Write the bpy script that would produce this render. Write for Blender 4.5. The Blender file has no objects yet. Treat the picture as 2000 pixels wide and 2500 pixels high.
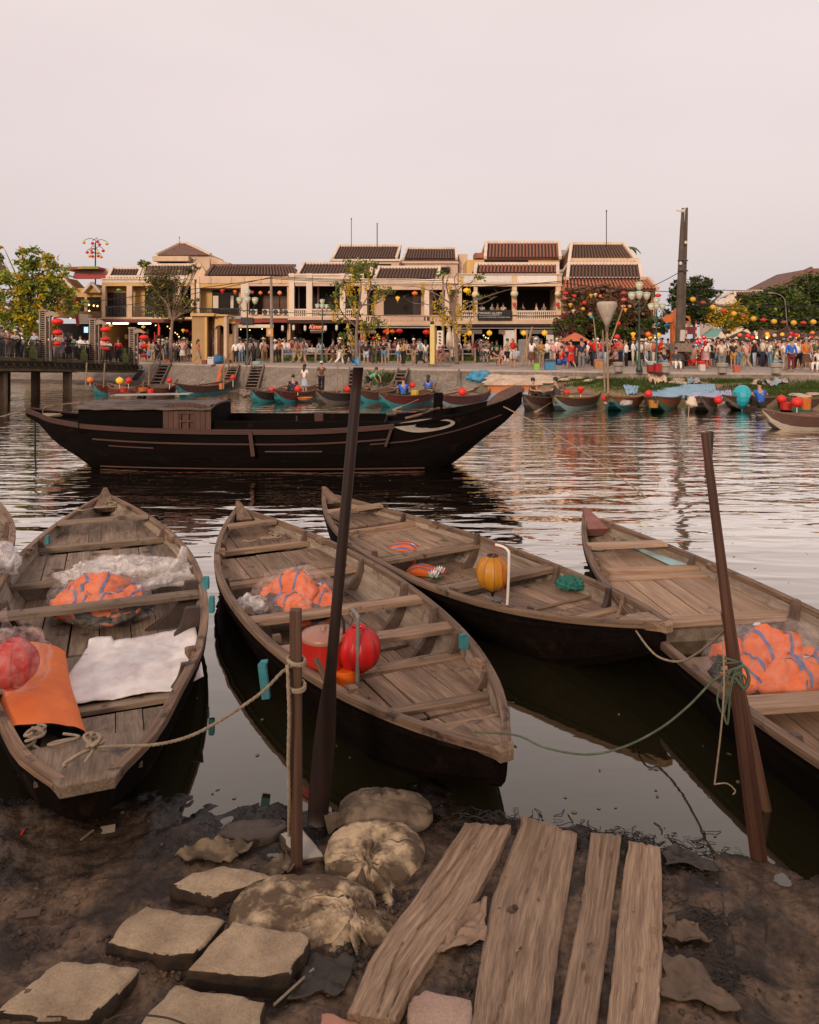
import bpy,bmesh,math,random
from mathutils import Vector,Matrix,noise
from math import sin,cos,pi,radians,sqrt,exp,atan2
random.seed(7)
SC=bpy.context.scene
COL=SC.collection
# ---------------------------------------------------------------- camera, sky, sun, exposure
F=1850.0;YH=832.0;CX=1000.0;CH=3.0 # focal length and horizon of the photograph in its own pixels; eye height in metres
cam=bpy.data.cameras.new('camera');camo=bpy.data.objects.new('camera',cam);COL.objects.link(camo)
camo.location=(0,0,CH);camo.rotation_euler=(pi/2,0,0)
cam.sensor_fit='HORIZONTAL';cam.sensor_width=36;cam.lens=36*F/2000;cam.shift_y=-(1250-YH)/2000
cam.clip_start=.05;cam.clip_end=3000
SC.camera=camo
SC.view_settings.view_transform='Standard';SC.view_settings.look='None'
SC.view_settings.exposure=0;SC.view_settings.gamma=1;SC.view_settings.use_curve_mapping=False
SC.render.film_transparent=False
W=bpy.data.worlds.new('World');SC.world=W;W.use_nodes=True
nt=W.node_tree;nt.nodes.clear()
SUN_EL,SUN_AZ=radians(20),radians(200)
sky=nt.nodes.new('ShaderNodeTexSky');sky.sky_type='NISHITA';sky.sun_disc=False
sky.sun_elevation=SUN_EL;sky.sun_rotation=SUN_AZ;sky.air_density=2;sky.dust_density=5
bg1=nt.nodes.new('ShaderNodeBackground');bg1.inputs['Strength'].default_value=.02
nt.links.new(sky.outputs[0],bg1.inputs[0])
# the even evening overcast: a thin veil of cloud, pinkish, greyer towards the horizon
tc=nt.nodes.new('ShaderNodeTexCoord');sp=nt.nodes.new('ShaderNodeSeparateXYZ');nt.links.new(tc.outputs['Generated'],sp.inputs[0])
rp=nt.nodes.new('ShaderNodeValToRGB');nt.links.new(sp.outputs['Z'],rp.inputs[0])
els=rp.color_ramp.elements
els[0].position=0;els[0].color=(.56,.52,.55,1)
els[1].position=1;els[1].color=(.70,.57,.55,1)
for p,c in((.06,(.64,.57,.585,1)),(.16,(.715,.61,.615,1)),(.3,(.77,.645,.64,1)),(.42,(.80,.675,.65,1))):
 e=els.new(p);e.color=c
ns=nt.nodes.new('ShaderNodeTexNoise');ns.inputs['Scale'].default_value=1.6;ns.inputs['Detail'].default_value=3
mp=nt.nodes.new('ShaderNodeMapping');mp.inputs['Scale'].default_value=(1,1,3);nt.links.new(tc.outputs['Generated'],mp.inputs[0]);nt.links.new(mp.outputs[0],ns.inputs['Vector'])
mr=nt.nodes.new('ShaderNodeMapRange');mr.inputs['From Min'].default_value=.3;mr.inputs['From Max'].default_value=.7;mr.inputs['To Min'].default_value=.95;mr.inputs['To Max'].default_value=1.04
nt.links.new(ns.outputs[0],mr.inputs[0])
bg2=nt.nodes.new('ShaderNodeBackground');nt.links.new(rp.outputs[0],bg2.inputs[0]);nt.links.new(mr.outputs[0],bg2.inputs['Strength'])
ad=nt.nodes.new('ShaderNodeAddShader');nt.links.new(bg1.outputs[0],ad.inputs[0]);nt.links.new(bg2.outputs[0],ad.inputs[1])
wo=nt.nodes.new('ShaderNodeOutputWorld');nt.links.new(ad.outputs[0],wo.inputs[0])
sl=bpy.data.lights.new('sun','SUN');sl.energy=2.5;sl.angle=radians(12);sl.color=(1,.80,.62)
so=bpy.data.objects.new('sun',sl);COL.objects.link(so)
sd=Vector((sin(SUN_AZ)*cos(SUN_EL),cos(SUN_AZ)*cos(SUN_EL),sin(SUN_EL))) # towards the sun: low, behind the camera
so.rotation_euler=sd.to_track_quat('Z','Y').to_euler()
SC.cycles.max_bounces=8;SC.cycles.transparent_max_bounces=12;SC.cycles.use_denoising=True
SC.cycles.caustics_reflective=False;SC.cycles.caustics_refractive=False

def P(px,py,z=0.0):
 y=F*(CH-z)/(py-YH);return Vector(((px-CX)*y/F,y,z))
def PD(px,py,y):return Vector(((px-CX)*y/F,y,CH-(py-YH)*y/F))
def lerp(a,b,t):return a+(b-a)*t
def tab(pts,x):
 if x<=pts[0][0]:return pts[0][1]
 for(x0,y0),(x1,y1)in zip(pts,pts[1:]):
  if x<=x1:return lerp(y0,y1,(x-x0)/(x1-x0))
 return pts[-1][1]
def smtab(pts,x):
 n=len(pts)
 if x<=pts[0][0]:return pts[0][1]
 if x>=pts[-1][0]:return pts[-1][1]
 for i in range(n-1):
  if x<=pts[i+1][0]:
   x0,y0=pts[i];x1,y1=pts[i+1]
   m0=(y1-pts[i-1][1])/(x1-pts[i-1][0])if i>0 else(y1-y0)/(x1-x0)
   m1=(pts[i+2][1]-y0)/(pts[i+2][0]-x0)if i<n-2 else(y1-y0)/(x1-x0)
   h=x1-x0;t=(x-x0)/h
   return(2*t**3-3*t*t+1)*y0+(t**3-2*t*t+t)*h*m0+(-2*t**3+3*t*t)*y1+(t**3-t*t)*h*m1
def nz(x,y=0,z=0,s=1):return noise.noise(Vector((x*s,y*s,z*s)))
def fbm(x,y,z=0,o=4):return noise.fractal(Vector((x,y,z)),1.0,2.0,o)
def spline(pts,n=8):
 P_=[Vector(p)for p in pts];out=[]
 for i in range(len(P_)-1):
  a=P_[max(i-1,0)];b=P_[i];c=P_[i+1];d=P_[min(i+2,len(P_)-1)]
  for k in range(n):
   t=k/n
   out.append(.5*((2*b)+(c-a)*t+(2*a-5*b+4*c-d)*t*t+(3*b-a-3*c+d)*t**3))
 out.append(P_[-1]);return out

# ---------------------------------------------------------------- materials (all procedural; 'lc' holds each piece's own coordinates, grain along its x)
MATS={}
def mat(name,col,rough=.75,col2=None,scale=(6,6,6),var=.5,bump=0,bscale=None,bdist=.01,spec=.5,metal=0,rnd=.12,fine=None,emit=None,trans=0,sheen=0,col3=None,coat=0,ior=None,sharp=1,bias=0):
 if name in MATS:return MATS[name]
 m=bpy.data.materials.new(name);m.use_nodes=True;MATS[name]=m
 t=m.node_tree;b=t.nodes['Principled BSDF'];L=t.links.new;N=t.nodes.new
 b.inputs['Roughness'].default_value=rough;b.inputs['Metallic'].default_value=metal
 b.inputs['Specular IOR Level'].default_value=spec
 if ior:b.inputs['IOR'].default_value=ior
 if coat:b.inputs['Coat Weight'].default_value=coat
 if sheen:b.inputs['Sheen Weight'].default_value=sheen
 at=N('ShaderNodeAttribute');at.attribute_name='lc'
 mpn=N('ShaderNodeMapping');L(at.outputs['Vector'],mpn.inputs[0]);mpn.inputs['Scale'].default_value=scale
 oi=N('ShaderNodeObjectInfo')
 av=N('ShaderNodeVectorMath');av.operation='SCALE';av.inputs[0].default_value=(17,31,23);L(oi.outputs['Random'],av.inputs['Scale'])
 L(av.outputs[0],mpn.inputs['Location'])
 n1=N('ShaderNodeTexNoise');n1.inputs['Scale'].default_value=1;n1.inputs['Detail'].default_value=6;n1.inputs['Roughness'].default_value=.62;L(mpn.outputs[0],n1.inputs['Vector'])
 r=N('ShaderNodeValToRGB');L(n1.outputs[0],r.inputs[0])
 c2=col2 or tuple(x*(1-.45*var)for x in col);
 r.color_ramp.elements[0].position=.5+bias-.22*sharp;r.color_ramp.elements[0].color=(*c2,1)
 r.color_ramp.elements[1].position=.5+bias+.18*sharp;r.color_ramp.elements[1].color=(*col,1)
 out=r.outputs[0]
 if fine: # fine streaks or grit: (scale xyz, amount)
  mf=N('ShaderNodeMapping');L(at.outputs['Vector'],mf.inputs[0]);mf.inputs['Scale'].default_value=fine[0];L(av.outputs[0],mf.inputs['Location'])
  n2=N('ShaderNodeTexNoise');n2.inputs['Scale'].default_value=1;n2.inputs['Detail'].default_value=3;L(mf.outputs[0],n2.inputs['Vector'])
  q=N('ShaderNodeMapRange');q.inputs['From Min'].default_value=.3;q.inputs['From Max'].default_value=.7;q.inputs['To Min'].default_value=1-fine[1];q.inputs['To Max'].default_value=1+fine[1]*.5;L(n2.outputs[0],q.inputs[0])
  mm=N('ShaderNodeVectorMath');mm.operation='SCALE';L(out,mm.inputs[0]);L(q.outputs[0],mm.inputs['Scale']);out=mm.outputs[0]
 if col3: # blotches of another colour: (colour, scale, threshold)
  n3=N('ShaderNodeTexNoise');n3.inputs['Scale'].default_value=col3[1];n3.inputs['Detail'].default_value=5;n3.inputs['Roughness'].default_value=.65
  ad3=N('ShaderNodeVectorMath');L(at.outputs['Vector'],ad3.inputs[0]);L(av.outputs[0],ad3.inputs[1]);L(ad3.outputs[0],n3.inputs['Vector'])
  q3=N('ShaderNodeMapRange');q3.inputs['From Min'].default_value=col3[2];q3.inputs['From Max'].default_value=col3[2]+.1;L(n3.outputs[0],q3.inputs[0])
  mx=N('ShaderNodeMix');mx.data_type='RGBA';L(q3.outputs[0],mx.inputs[0]);L(out,mx.inputs[6]);mx.inputs[7].default_value=(*col3[0],1);out=mx.outputs[2]
 if rnd:
  q=N('ShaderNodeMapRange');q.inputs['To Min'].default_value=1-rnd;q.inputs['To Max'].default_value=1+rnd;L(oi.outputs['Random'],q.inputs[0])
  mm=N('ShaderNodeVectorMath');mm.operation='SCALE';L(out,mm.inputs[0]);L(q.outputs[0],mm.inputs['Scale']);out=mm.outputs[0]
 L(out,b.inputs['Base Color'])
 if bump:
  bs=N('ShaderNodeMapping');L(at.outputs['Vector'],bs.inputs[0]);bs.inputs['Scale'].default_value=bscale or scale;L(av.outputs[0],bs.inputs['Location'])
  nb=N('ShaderNodeTexNoise');nb.inputs['Scale'].default_value=1;nb.inputs['Detail'].default_value=5;L(bs.outputs[0],nb.inputs['Vector'])
  bp=N('ShaderNodeBump');bp.inputs['Strength'].default_value=bump;bp.inputs['Distance'].default_value=bdist;L(nb.outputs[0],bp.inputs['Height']);L(bp.outputs[0],b.inputs['Normal'])
 if emit:
  b.inputs['Emission Color'].default_value=(*emit[0],1);b.inputs['Emission Strength'].default_value=emit[1]
 if trans: # thin translucent skin: light passes through with its own colour
  tr=N('ShaderNodeBsdfTranslucent');L(out,tr.inputs[0]);mx=N('ShaderNodeMixShader');mx.inputs[0].default_value=trans
  L(b.outputs[0],mx.inputs[1]);L(tr.outputs[0],mx.inputs[2]);L(mx.outputs[0],t.nodes['Material Output'].inputs[0])
 return m
def flat(name,col,rough=.8,**k):return mat(name,col,rough,var=k.pop('var',.35),scale=k.pop('scale',(5,5,5)),**k)
WS=((.9,14,14))
wood_deck=mat('weathered_deck_wood',(.335,.215,.135),.82,(.125,.070,.042),(1.3,9,9),bump=.35,bscale=(3,55,55),bdist=.004,fine=((2.5,60,60),.38),col3=((.055,.034,.022),4.5,.59),rnd=.27)
wood_deck_g=mat('greyed_deck_wood',(.31,.22,.15),.82,(.13,.085,.058),(1.3,9,9),bump=.35,bscale=(3,55,55),bdist=.004,fine=((2.5,60,60),.38),col3=((.045,.03,.02),4,.57),rnd=.27)
wood_deck_w=mat('paler_warm_deck_wood',(.41,.27,.175),.82,(.24,.145,.092),(1.1,9,9),bump=.35,bscale=(3,55,55),bdist=.004,fine=((2.5,60,60),.3),col3=((.08,.045,.03),4,.63),rnd=.18)
wood_rail=mat('weathered_rail_wood',(.28,.172,.105),.78,(.085,.046,.028),(1.2,14,14),bump=.4,bscale=(3,60,60),bdist=.004,fine=((2.5,60,60),.42),col3=((.04,.022,.014),4,.57),rnd=.2)
wood_in=mat('inner_hull_wood',(.33,.26,.20),.8,(.15,.105,.075),(1.0,10,10),bump=.3,bscale=(3,50,50),bdist=.004,fine=((2,60,60),.25),col3=((.07,.045,.033),3.5,.58),rnd=.1)
wood_dark=mat('dark_frame_wood',(.058,.032,.022),.65,(.025,.014,.011),(2,12,12),bump=.3,bscale=(3,50,50),bdist=.004,rnd=.2)
wood_knee=mat('knee_wood',(.13,.083,.058),.72,(.06,.036,.026),(2,12,12),bump=.3,bscale=(3,50,50),bdist=.004,rnd=.2)
hull_tar=mat('tarred_outer_hull',(.0085,.005,.0035),.8,(.004,.0025,.002),(1.5,7,7),bump=.3,bscale=(2,40,40),bdist=.004,fine=((1.5,50,50),.4),col3=((.024,.012,.007),2.2,.6),spec=.05)
pole_wood=mat('reddish_pole_wood',(.105,.043,.024),.55,(.045,.018,.012),(1.2,22,22),bump=.3,bscale=(2,60,60),bdist=.003,fine=((1.5,90,90),.4),rnd=.1)
pole_dark=mat('dark_pole_wood',(.026,.010,.007),.55,(.010,.005,.004),(1.2,22,22),bump=.3,bscale=(2,60,60),bdist=.003,rnd=.1)
post_wood=mat('grey_brown_post_wood',(.13,.062,.034),.7,(.055,.025,.014),(1.2,25,25),bump=.35,bscale=(2,70,70),bdist=.003,fine=((1.5,90,90),.35))
rope_m=mat('pale_rope',(.34,.26,.185),.9,(.20,.145,.10),(30,30,30),rnd=.1,bump=.3,bscale=(200,200,200),bdist=.002)
rope_g=mat('green_rope',(.11,.135,.085),.85,(.045,.06,.04),(14,14,14),rnd=.1)
teal=mat('turquoise_block',(.035,.22,.25),.7,(.02,.13,.15),(15,15,15),col3=((.10,.11,.09),12,.62))
orange=mat('orange_fabric',(.78,.155,.022),.75,(.55,.09,.014),(6,6,6),rnd=.06,bump=.4,bscale=(14,14,14),bdist=.01)
blue_strap=mat('blue_strap',(.10,.14,.33),.75,(.06,.09,.22),rnd=.1)
refl=mat('silver_reflector',(.55,.58,.62),.4,rnd=.1)
blackm=mat('black_fabric',(.014,.013,.013),.8,rnd=.1)
redcloth=mat('red_silk',(.66,.010,.012),.45,(.50,.007,.008),(4,4,4),rnd=.08,trans=.08)
yelcloth=mat('mustard_silk',(.60,.26,.018),.5,(.42,.16,.012),(9,9,9),rnd=.08,trans=.08)
mud_m=None

class MB:
 """Collects faces; build() links them as one mesh object. T maps local to world; the local position is kept as 'lc'."""
 def __init__(s,T=None):s.v=[];s.f=[];s.T=T;s.mi=[];s.cur=0;s.off=Vector((0,0,0));s.lc=[];s.lcT=None
 def add(s,vs,fs,lcs=None):
  n=len(s.v);s.v+=[Vector(p)for p in vs];s.f+=[tuple(i+n for i in f)for f in fs];s.mi+=[s.cur]*len(fs)
  s.lc+=[Vector(p)for p in(lcs or vs)]
 def hexa(s,p):s.add(p,[(0,3,2,1),(4,5,6,7),(0,1,5,4),(1,2,6,5),(2,3,7,6),(3,0,4,7)])
 def box(s,c,d,rz=0,rx=0,ry=0):
  M_=Matrix.Rotation(rz,3,'Z')@Matrix.Rotation(ry,3,'Y')@Matrix.Rotation(rx,3,'X');c=Vector(c);h=[x/2 for x in d]
  s.hexa([c+M_@Vector((a*h[0],b*h[1],e*h[2]))for e in(-1,1)for a,b in((-1,-1),(1,-1),(1,1),(-1,1))])
 def box2(s,a,b):s.box([(a[i]+b[i])/2 for i in range(3)],[abs(b[i]-a[i])for i in range(3)])
 def beam(s,a,b,w,h,up=(0,0,1),w2=None,h2=None):
  a=Vector(a);b=Vector(b);d=(b-a).normalized();up=Vector(up);x=d.cross(up)
  if x.length<1e-4:x=d.cross(Vector((1,0,0)))
  x.normalize();y=x.cross(d);w2=w2 or w;h2=h2 or h;L=(b-a).length
  vs=[c+x*sx*ww/2+y*sy*hh/2 for c,ww,hh in((a,w,h),(b,w2,h2))for sx,sy in((-1,-1),(1,-1),(1,1),(-1,1))]
  lc=[Vector((l,sx*w/2,sy*h/2))+a for l in(0,L)for sx,sy in((-1,-1),(1,-1),(1,1),(-1,1))]
  n=len(s.v);s.add(vs,[(0,3,2,1),(4,5,6,7),(0,1,5,4),(1,2,6,5),(2,3,7,6),(3,0,4,7)],lc)
 def tube(s,path,r,n=8,cap=True,flatz=1,up=(0,0,1)):
  path=[Vector(p)for p in path];m=len(path);R=r if isinstance(r,(list,tuple))else[r]*m
  vs=[];lc=[];L=0;px=None
  for i,p in enumerate(path):
   d=(path[min(i+1,m-1)]-path[max(i-1,0)])
   if d.length<1e-9:d=Vector((0,0,1))
   d.normalize()
   if px is None:
    x=d.cross(Vector(up));
    if x.length<1e-3:x=d.cross(Vector((1,0,0)))
   else:x=px-d*px.dot(d)
   x.normalize();px=x;y=x.cross(d)
   if i:L+=(p-path[i-1]).length
   for k in range(n):
    a=2*pi*k/n;vs.append(p+(x*cos(a)+y*sin(a)*flatz)*R[i]);lc.append(Vector((L,cos(a)*R[i],sin(a)*R[i]))+path[0])
  fs=[(i*n+k,i*n+(k+1)%n,(i+1)*n+(k+1)%n,(i+1)*n+k)for i in range(m-1)for k in range(n)]
  if cap:fs+=[tuple(range(n-1,-1,-1)),tuple((m-1)*n+k for k in range(n))]
  s.add(vs,fs,lc)
 def lathe(s,prof,n=16,c=(0,0,0),gore=0,gn=8,cap=True,sq=1):
  c=Vector(c);vs=[]
  for r,z in prof:
   for k in range(n):
    a=2*pi*k/n;rr=r*(1-gore*abs(sin(a*gn/2))**6)if gore else r
    rr=r*(1+gore*(abs(sin(a*gn/2))-1))if gore else r
    vs.append(c+Vector((rr*cos(a),rr*sin(a)*sq,z)))
  m=len(prof);fs=[(i*n+k,i*n+(k+1)%n,(i+1)*n+(k+1)%n,(i+1)*n+k)for i in range(m-1)for k in range(n)]
  if cap:fs+=[tuple(range(n-1,-1,-1)),tuple((m-1)*n+k for k in range(n))]
  s.add(vs,fs)
 def grid(s,rows,close=False,flip=False,lcs=None):
  m=len(rows);n=len(rows[0]);vs=[p for r in rows for p in r]
  fs=[(i*n+k,i*n+k+1,(i+1)*n+k+1,(i+1)*n+k)for i in range(m-1)for k in range(n-1)]
  if close:fs+=[(i*n+n-1,i*n,(i+1)*n,(i+1)*n+n-1)for i in range(m-1)]
  if flip:fs=[f[::-1]for f in fs]
  s.add(vs,fs,[p for r in lcs for p in r]if lcs else None)
 def prism(s,top,dz):
  n=len(top);bot=[Vector(p)+Vector(dz)for p in top]
  s.add([Vector(p)for p in top]+bot,[tuple(range(n)),tuple(range(2*n-1,n-1,-1))]+[(i,n+i,n+(i+1)%n,(i+1)%n)for i in range(n)])
 def quad(s,a,b,c,d):s.add([a,b,c,d],[(0,1,2,3)])
 def ell(s,c,r,n=10,m=7,rz=0):
  c=Vector(c);R_=Matrix.Rotation(rz,3,'Z');vs=[]
  for i in range(m+1):
   t=pi*i/m
   for k in range(n):
    a=2*pi*k/n;vs.append(c+R_@Vector((r[0]*sin(t)*cos(a),r[1]*sin(t)*sin(a),r[2]*cos(t))))
  s.add(vs,[(i*n+k,(i+1)*n+k,(i+1)*n+(k+1)%n,i*n+(k+1)%n)for i in range(m)for k in range(n)])
 def mesh(s,name,off=None):
  me=bpy.data.meshes.new(name);off=off or Vector((0,0,0))
  T=s.T
  me.from_pydata([((T(p)if T else p)-off)[:]for p in s.v],[],s.f)
  at=me.attributes.new('lc','FLOAT_VECTOR','POINT');at.data.foreach_set('vector',[x for p in s.lc for x in p])
  if any(s.mi):me.polygons.foreach_set('material_index',s.mi)
  me.validate();me.update()
  return me
 def build(s,name,m,parent=None,smooth=False,label=None,kind=None,bevel=0,fix=False,origin=None):
  off=wloc(parent)if parent else(Vector(origin)if origin is not None else Vector((0,0,0)))
  me=s.mesh(name,off)
  if fix:
   b_=bmesh.new();b_.from_mesh(me);bmesh.ops.recalc_face_normals(b_,faces=b_.faces);b_.to_mesh(me);b_.free()
  for x in(m if isinstance(m,(list,tuple))else[m]):me.materials.append(x)
  if smooth:me.polygons.foreach_set('use_smooth',[True]*len(me.polygons))
  o=bpy.data.objects.new(name,me);COL.objects.link(o)
  if parent:o.parent=parent
  elif origin is not None:o.location=origin
  if label:o['label']=label
  if kind:o['kind']=kind
  if bevel:
   bm_=o.modifiers.new('bevel','BEVEL');bm_.width=bevel;bm_.segments=2;bm_.limit_method='ANGLE'
  return o
def wloc(o):
 l=Vector((0,0,0))
 while o:l=l+Vector(o.location);o=o.parent
 return l
def tag(o,label,cat,group=None,kind=None):
 if label:o['label']=label
 if cat:o['category']=cat
 if group:o['group']=group
 if kind:o['kind']=kind
 return o
def thing(name,label,cat,loc=(0,0,0),group=None):
 o=bpy.data.objects.new(name,None);COL.objects.link(o);o.location=loc;o.empty_display_size=.2
 return tag(o,label,cat,group)
def struct(o):o['kind']='structure';return o
def kids(o):return[c for c in o.children]
CH_OF={}
def copy_tree(o,parent=None):
 c=o.copy();COL.objects.link(c);c.parent=parent
 for ch in list(o.children):copy_tree(ch,c)
 return c
# ---------------------------------------------------------------- water
def water_mat():
 m=bpy.data.materials.new('river_water');m.use_nodes=True;t=m.node_tree;b=t.nodes['Principled BSDF'];L=t.links.new;N=t.nodes.new
 b.inputs['Base Color'].default_value=(.014,.012,.005,1);b.inputs['Roughness'].default_value=1;b.inputs['Specular IOR Level'].default_value=0
 gl=N('ShaderNodeBsdfGlossy');gl.inputs['Roughness'].default_value=.03;gl.inputs['Color'].default_value=(1,.95,.88,1);fr=N('ShaderNodeFresnel');fr.inputs['IOR'].default_value=1.33
 fk=N('ShaderNodeMath');fk.operation='MULTIPLY';fk.inputs[1].default_value=3.3;fk.use_clamp=True;L(fr.outputs[0],fk.inputs[0]);ms=N('ShaderNodeMixShader');L(fk.outputs[0],ms.inputs[0]);L(b.outputs[0],ms.inputs[1]);L(gl.outputs[0],ms.inputs[2]);L(ms.outputs[0],t.nodes['Material Output'].inputs[0])
 g=N('ShaderNodeNewGeometry');sp=N('ShaderNodeSeparateXYZ');L(g.outputs['Position'],sp.inputs[0])
 def layer(sc,det,dist):
  mp=N('ShaderNodeMapping');mp.inputs['Scale'].default_value=sc;L(g.outputs['Position'],mp.inputs[0])
  n=N('ShaderNodeTexNoise');n.inputs['Scale'].default_value=1;n.inputs['Detail'].default_value=det;n.inputs['Roughness'].default_value=.5;n.inputs['Distortion'].default_value=.4;L(mp.outputs[0],n.inputs['Vector'])
  bp=N('ShaderNodeBump');bp.inputs['Distance'].default_value=dist;L(n.outputs[0],bp.inputs['Height']);return n,bp
 n1,b1=layer((.66,1.9,1),1.8,.082) # the long swell past the moored boats
 n2,b2=layer((2.6,6.5,1),2,.022) # wind ripples
 # stronger out in the stream than in the lee of the bank
 r1=N('ShaderNodeMapRange');r1.inputs['From Min'].default_value=6;r1.inputs['From Max'].default_value=13;r1.inputs['To Min'].default_value=.03;r1.inputs['To Max'].default_value=.9;L(sp.outputs['Y'],r1.inputs[0])
 r2=N('ShaderNodeMapRange');r2.inputs['From Min'].default_value=8;r2.inputs['From Max'].default_value=26;r2.inputs['To Min'].default_value=.04;r2.inputs['To Max'].default_value=.9;L(sp.outputs['Y'],r2.inputs[0])
 # patches of calm
 np_=N('ShaderNodeTexNoise');np_.inputs['Scale'].default_value=.16;np_.inputs['Detail'].default_value=2;L(g.outputs['Position'],np_.inputs['Vector'])
 rp_=N('ShaderNodeMapRange');rp_.inputs['From Min'].default_value=.35;rp_.inputs['From Max'].default_value=.6;rp_.inputs['To Min'].default_value=.35;rp_.inputs['To Max'].default_value=1;L(np_.outputs[0],rp_.inputs[0])
 for r,bb in((r1,b1),(r2,b2)):
  mm=N('ShaderNodeMath');mm.operation='MULTIPLY';L(r.outputs[0],mm.inputs[0]);L(rp_.outputs[0],mm.inputs[1]);L(mm.outputs[0],bb.inputs['Strength'])
 L(b1.outputs[0],b2.inputs['Normal']);L(b2.outputs[0],gl.inputs['Normal']);L(b2.outputs[0],fr.inputs['Normal'])
 return m
w=MB();w.quad((-160,2,0),(160,2,0),(160,75,0),(-160,75,0))
struct(w.build('river_water',water_mat()))

# ---------------------------------------------------------------- muddy near bank
SHORE=[(-9,5.2),(-4,5.0),(-2.4,4.95),(-1.6,4.9),(-1.1,4.79),(-.5,4.9),(.2,5.05),(.54,4.96),(1.02,4.71),(1.35,4.5),(1.62,4.38),(1.92,4.36),(2.3,4.24),(3.2,3.4),(5,2.0),(9,1.5)]
def shore(x):return smtab(SHORE,x)
def gz(x,y):
 d=shore(x)-y
 z=.075*d+(.022*min(1,max(0,x-1.2))if d>.25 else 0)if d>0 else .16*d
 if y<2.9:z+=.36*(2.9-y)
 k=1 if y>2.4 else .6
 z+=k*(.045*fbm(x*1.1,y*1.1,3,3)+.032*fbm(x*3.2,y*3.2,9,4)+.016*fbm(x*11,y*11,5,3)+.004*fbm(x*40,y*40,2,2))
 return z
def mud_mat():
 m=bpy.data.materials.new('river_mud');m.use_nodes=True;t=m.node_tree;b=t.nodes['Principled BSDF'];L=t.links.new;N=t.nodes.new
 g=N('ShaderNodeNewGeometry');sp=N('ShaderNodeSeparateXYZ');L(g.outputs['Position'],sp.inputs[0])
 def noise_(s,d,rough=.6):
  n=N('ShaderNodeTexNoise');n.inputs['Scale'].default_value=s;n.inputs['Detail'].default_value=d;n.inputs['Roughness'].default_value=rough;L(g.outputs['Position'],n.inputs['Vector']);return n
 n1=noise_(3.2,7,.66);n2=noise_(26,4,.6);n3=noise_(9,5)
 r=N('ShaderNodeValToRGB');L(n1.outputs[0],r.inputs[0]);r.color_ramp.elements[0].position=.42;r.color_ramp.elements[0].color=(.030,.018,.011,1);r.color_ramp.elements[1].position=.60;r.color_ramp.elements[1].color=(.15,.093,.055,1)
 # drier and paler away from the water's edge: wetness follows the attribute that the mesh carries
 at=N('ShaderNodeAttribute');at.attribute_name='wet'
 r3=N('ShaderNodeMix');r3.data_type='RGBA';L(at.outputs['Fac'],r3.inputs[0]);L(r.outputs[0],r3.inputs[6]);r3.inputs[7].default_value=(.009,.006,.0045,1)
 q=N('ShaderNodeMapRange');q.inputs['From Min'].default_value=.35;q.inputs['From Max'].default_value=.65;q.inputs['To Min'].default_value=.68;q.inputs['To Max'].default_value=1.25;L(n2.outputs[0],q.inputs[0])
 mm=N('ShaderNodeVectorMath');mm.operation='SCALE';L(r3.outputs[2],mm.inputs[0]);L(q.outputs[0],mm.inputs['Scale'])
 # specks of grit
 vo=N('ShaderNodeTexVoronoi');vo.inputs['Scale'].default_value=60;L(g.outputs['Position'],vo.inputs['Vector'])
 lt=N('ShaderNodeMath');lt.operation='LESS_THAN';lt.inputs[1].default_value=.10;L(vo.outputs['Distance'],lt.inputs[0])
 sepc=N('ShaderNodeSeparateColor');L(vo.outputs['Color'],sepc.inputs[0]);gt=N('ShaderNodeMath');gt.operation='GREATER_THAN';gt.inputs[1].default_value=.9;L(sepc.outputs[0],gt.inputs[0])
 ml=N('ShaderNodeMath');ml.operation='MULTIPLY';L(lt.outputs[0],ml.inputs[0]);L(gt.outputs[0],ml.inputs[1])
 mx=N('ShaderNodeMix');mx.data_type='RGBA';L(ml.outputs[0],mx.inputs[0]);L(mm.outputs[0],mx.inputs[6]);mx.inputs[7].default_value=(.22,.15,.10,1)
 L(mx.outputs[2],b.inputs['Base Color'])
 rr=N('ShaderNodeMapRange');rr.inputs['To Min'].default_value=.62;rr.inputs['To Max'].default_value=.34;L(at.outputs['Fac'],rr.inputs[0])
 rn=N('ShaderNodeMapRange');rn.inputs['From Min'].default_value=.4;rn.inputs['From Max'].default_value=.6;rn.inputs['To Min'].default_value=.12;rn.inputs['To Max'].default_value=-.12;L(n3.outputs[0],rn.inputs[0])
 ra=N('ShaderNodeMath');ra.operation='ADD';L(rr.outputs[0],ra.inputs[0]);L(rn.outputs[0],ra.inputs[1]);L(ra.outputs[0],b.inputs['Roughness'])
 bp=N('ShaderNodeBump');bp.inputs['Strength'].default_value=1;bp.inputs['Distance'].default_value=.014;L(n2.outputs[0],bp.inputs['Height']);L(bp.outputs[0],b.inputs['Normal'])
 b.inputs['Specular IOR Level'].default_value=.35
 return m
mud_m=mud_mat()
def terrain(name,x0,x1,y0,y1,st):
 nx=int((x1-x0)/st)+1;ny=int((y1-y0)/st)+1;g=MB()
 rows=[[(x0+(x1-x0)*i/(nx-1),y0+(y1-y0)*j/(ny-1))for i in range(nx)]for j in range(ny)]
 g.grid([[Vector((x,y,gz(x,y)))for x,y in r]for r in rows])
 me=g.mesh(name);a=me.attributes.new('wet','FLOAT','POINT')
 a.data.foreach_set('value',[min(1,max(0,1.05-(shore(x)-y)*1.15+.6*fbm(x*2,y*2,7,3)-.25*max(0,x)))for r in rows for x,y in r])
 me.materials.append(mud_m);me.polygons.foreach_set('use_smooth',[True]*len(me.polygons))
 o=bpy.data.objects.new(name,me);COL.objects.link(o);return struct(o)
terrain('muddy_bank',-3.4,3.4,2.75,5.3,.018)
terrain('muddy_bank',-16,-3.4,2.75,5.6,.12);terrain('muddy_bank',3.4,16,2.75,5.6,.12)
terrain('upper_bank',-16,16,-12,2.75,.3)
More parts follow.
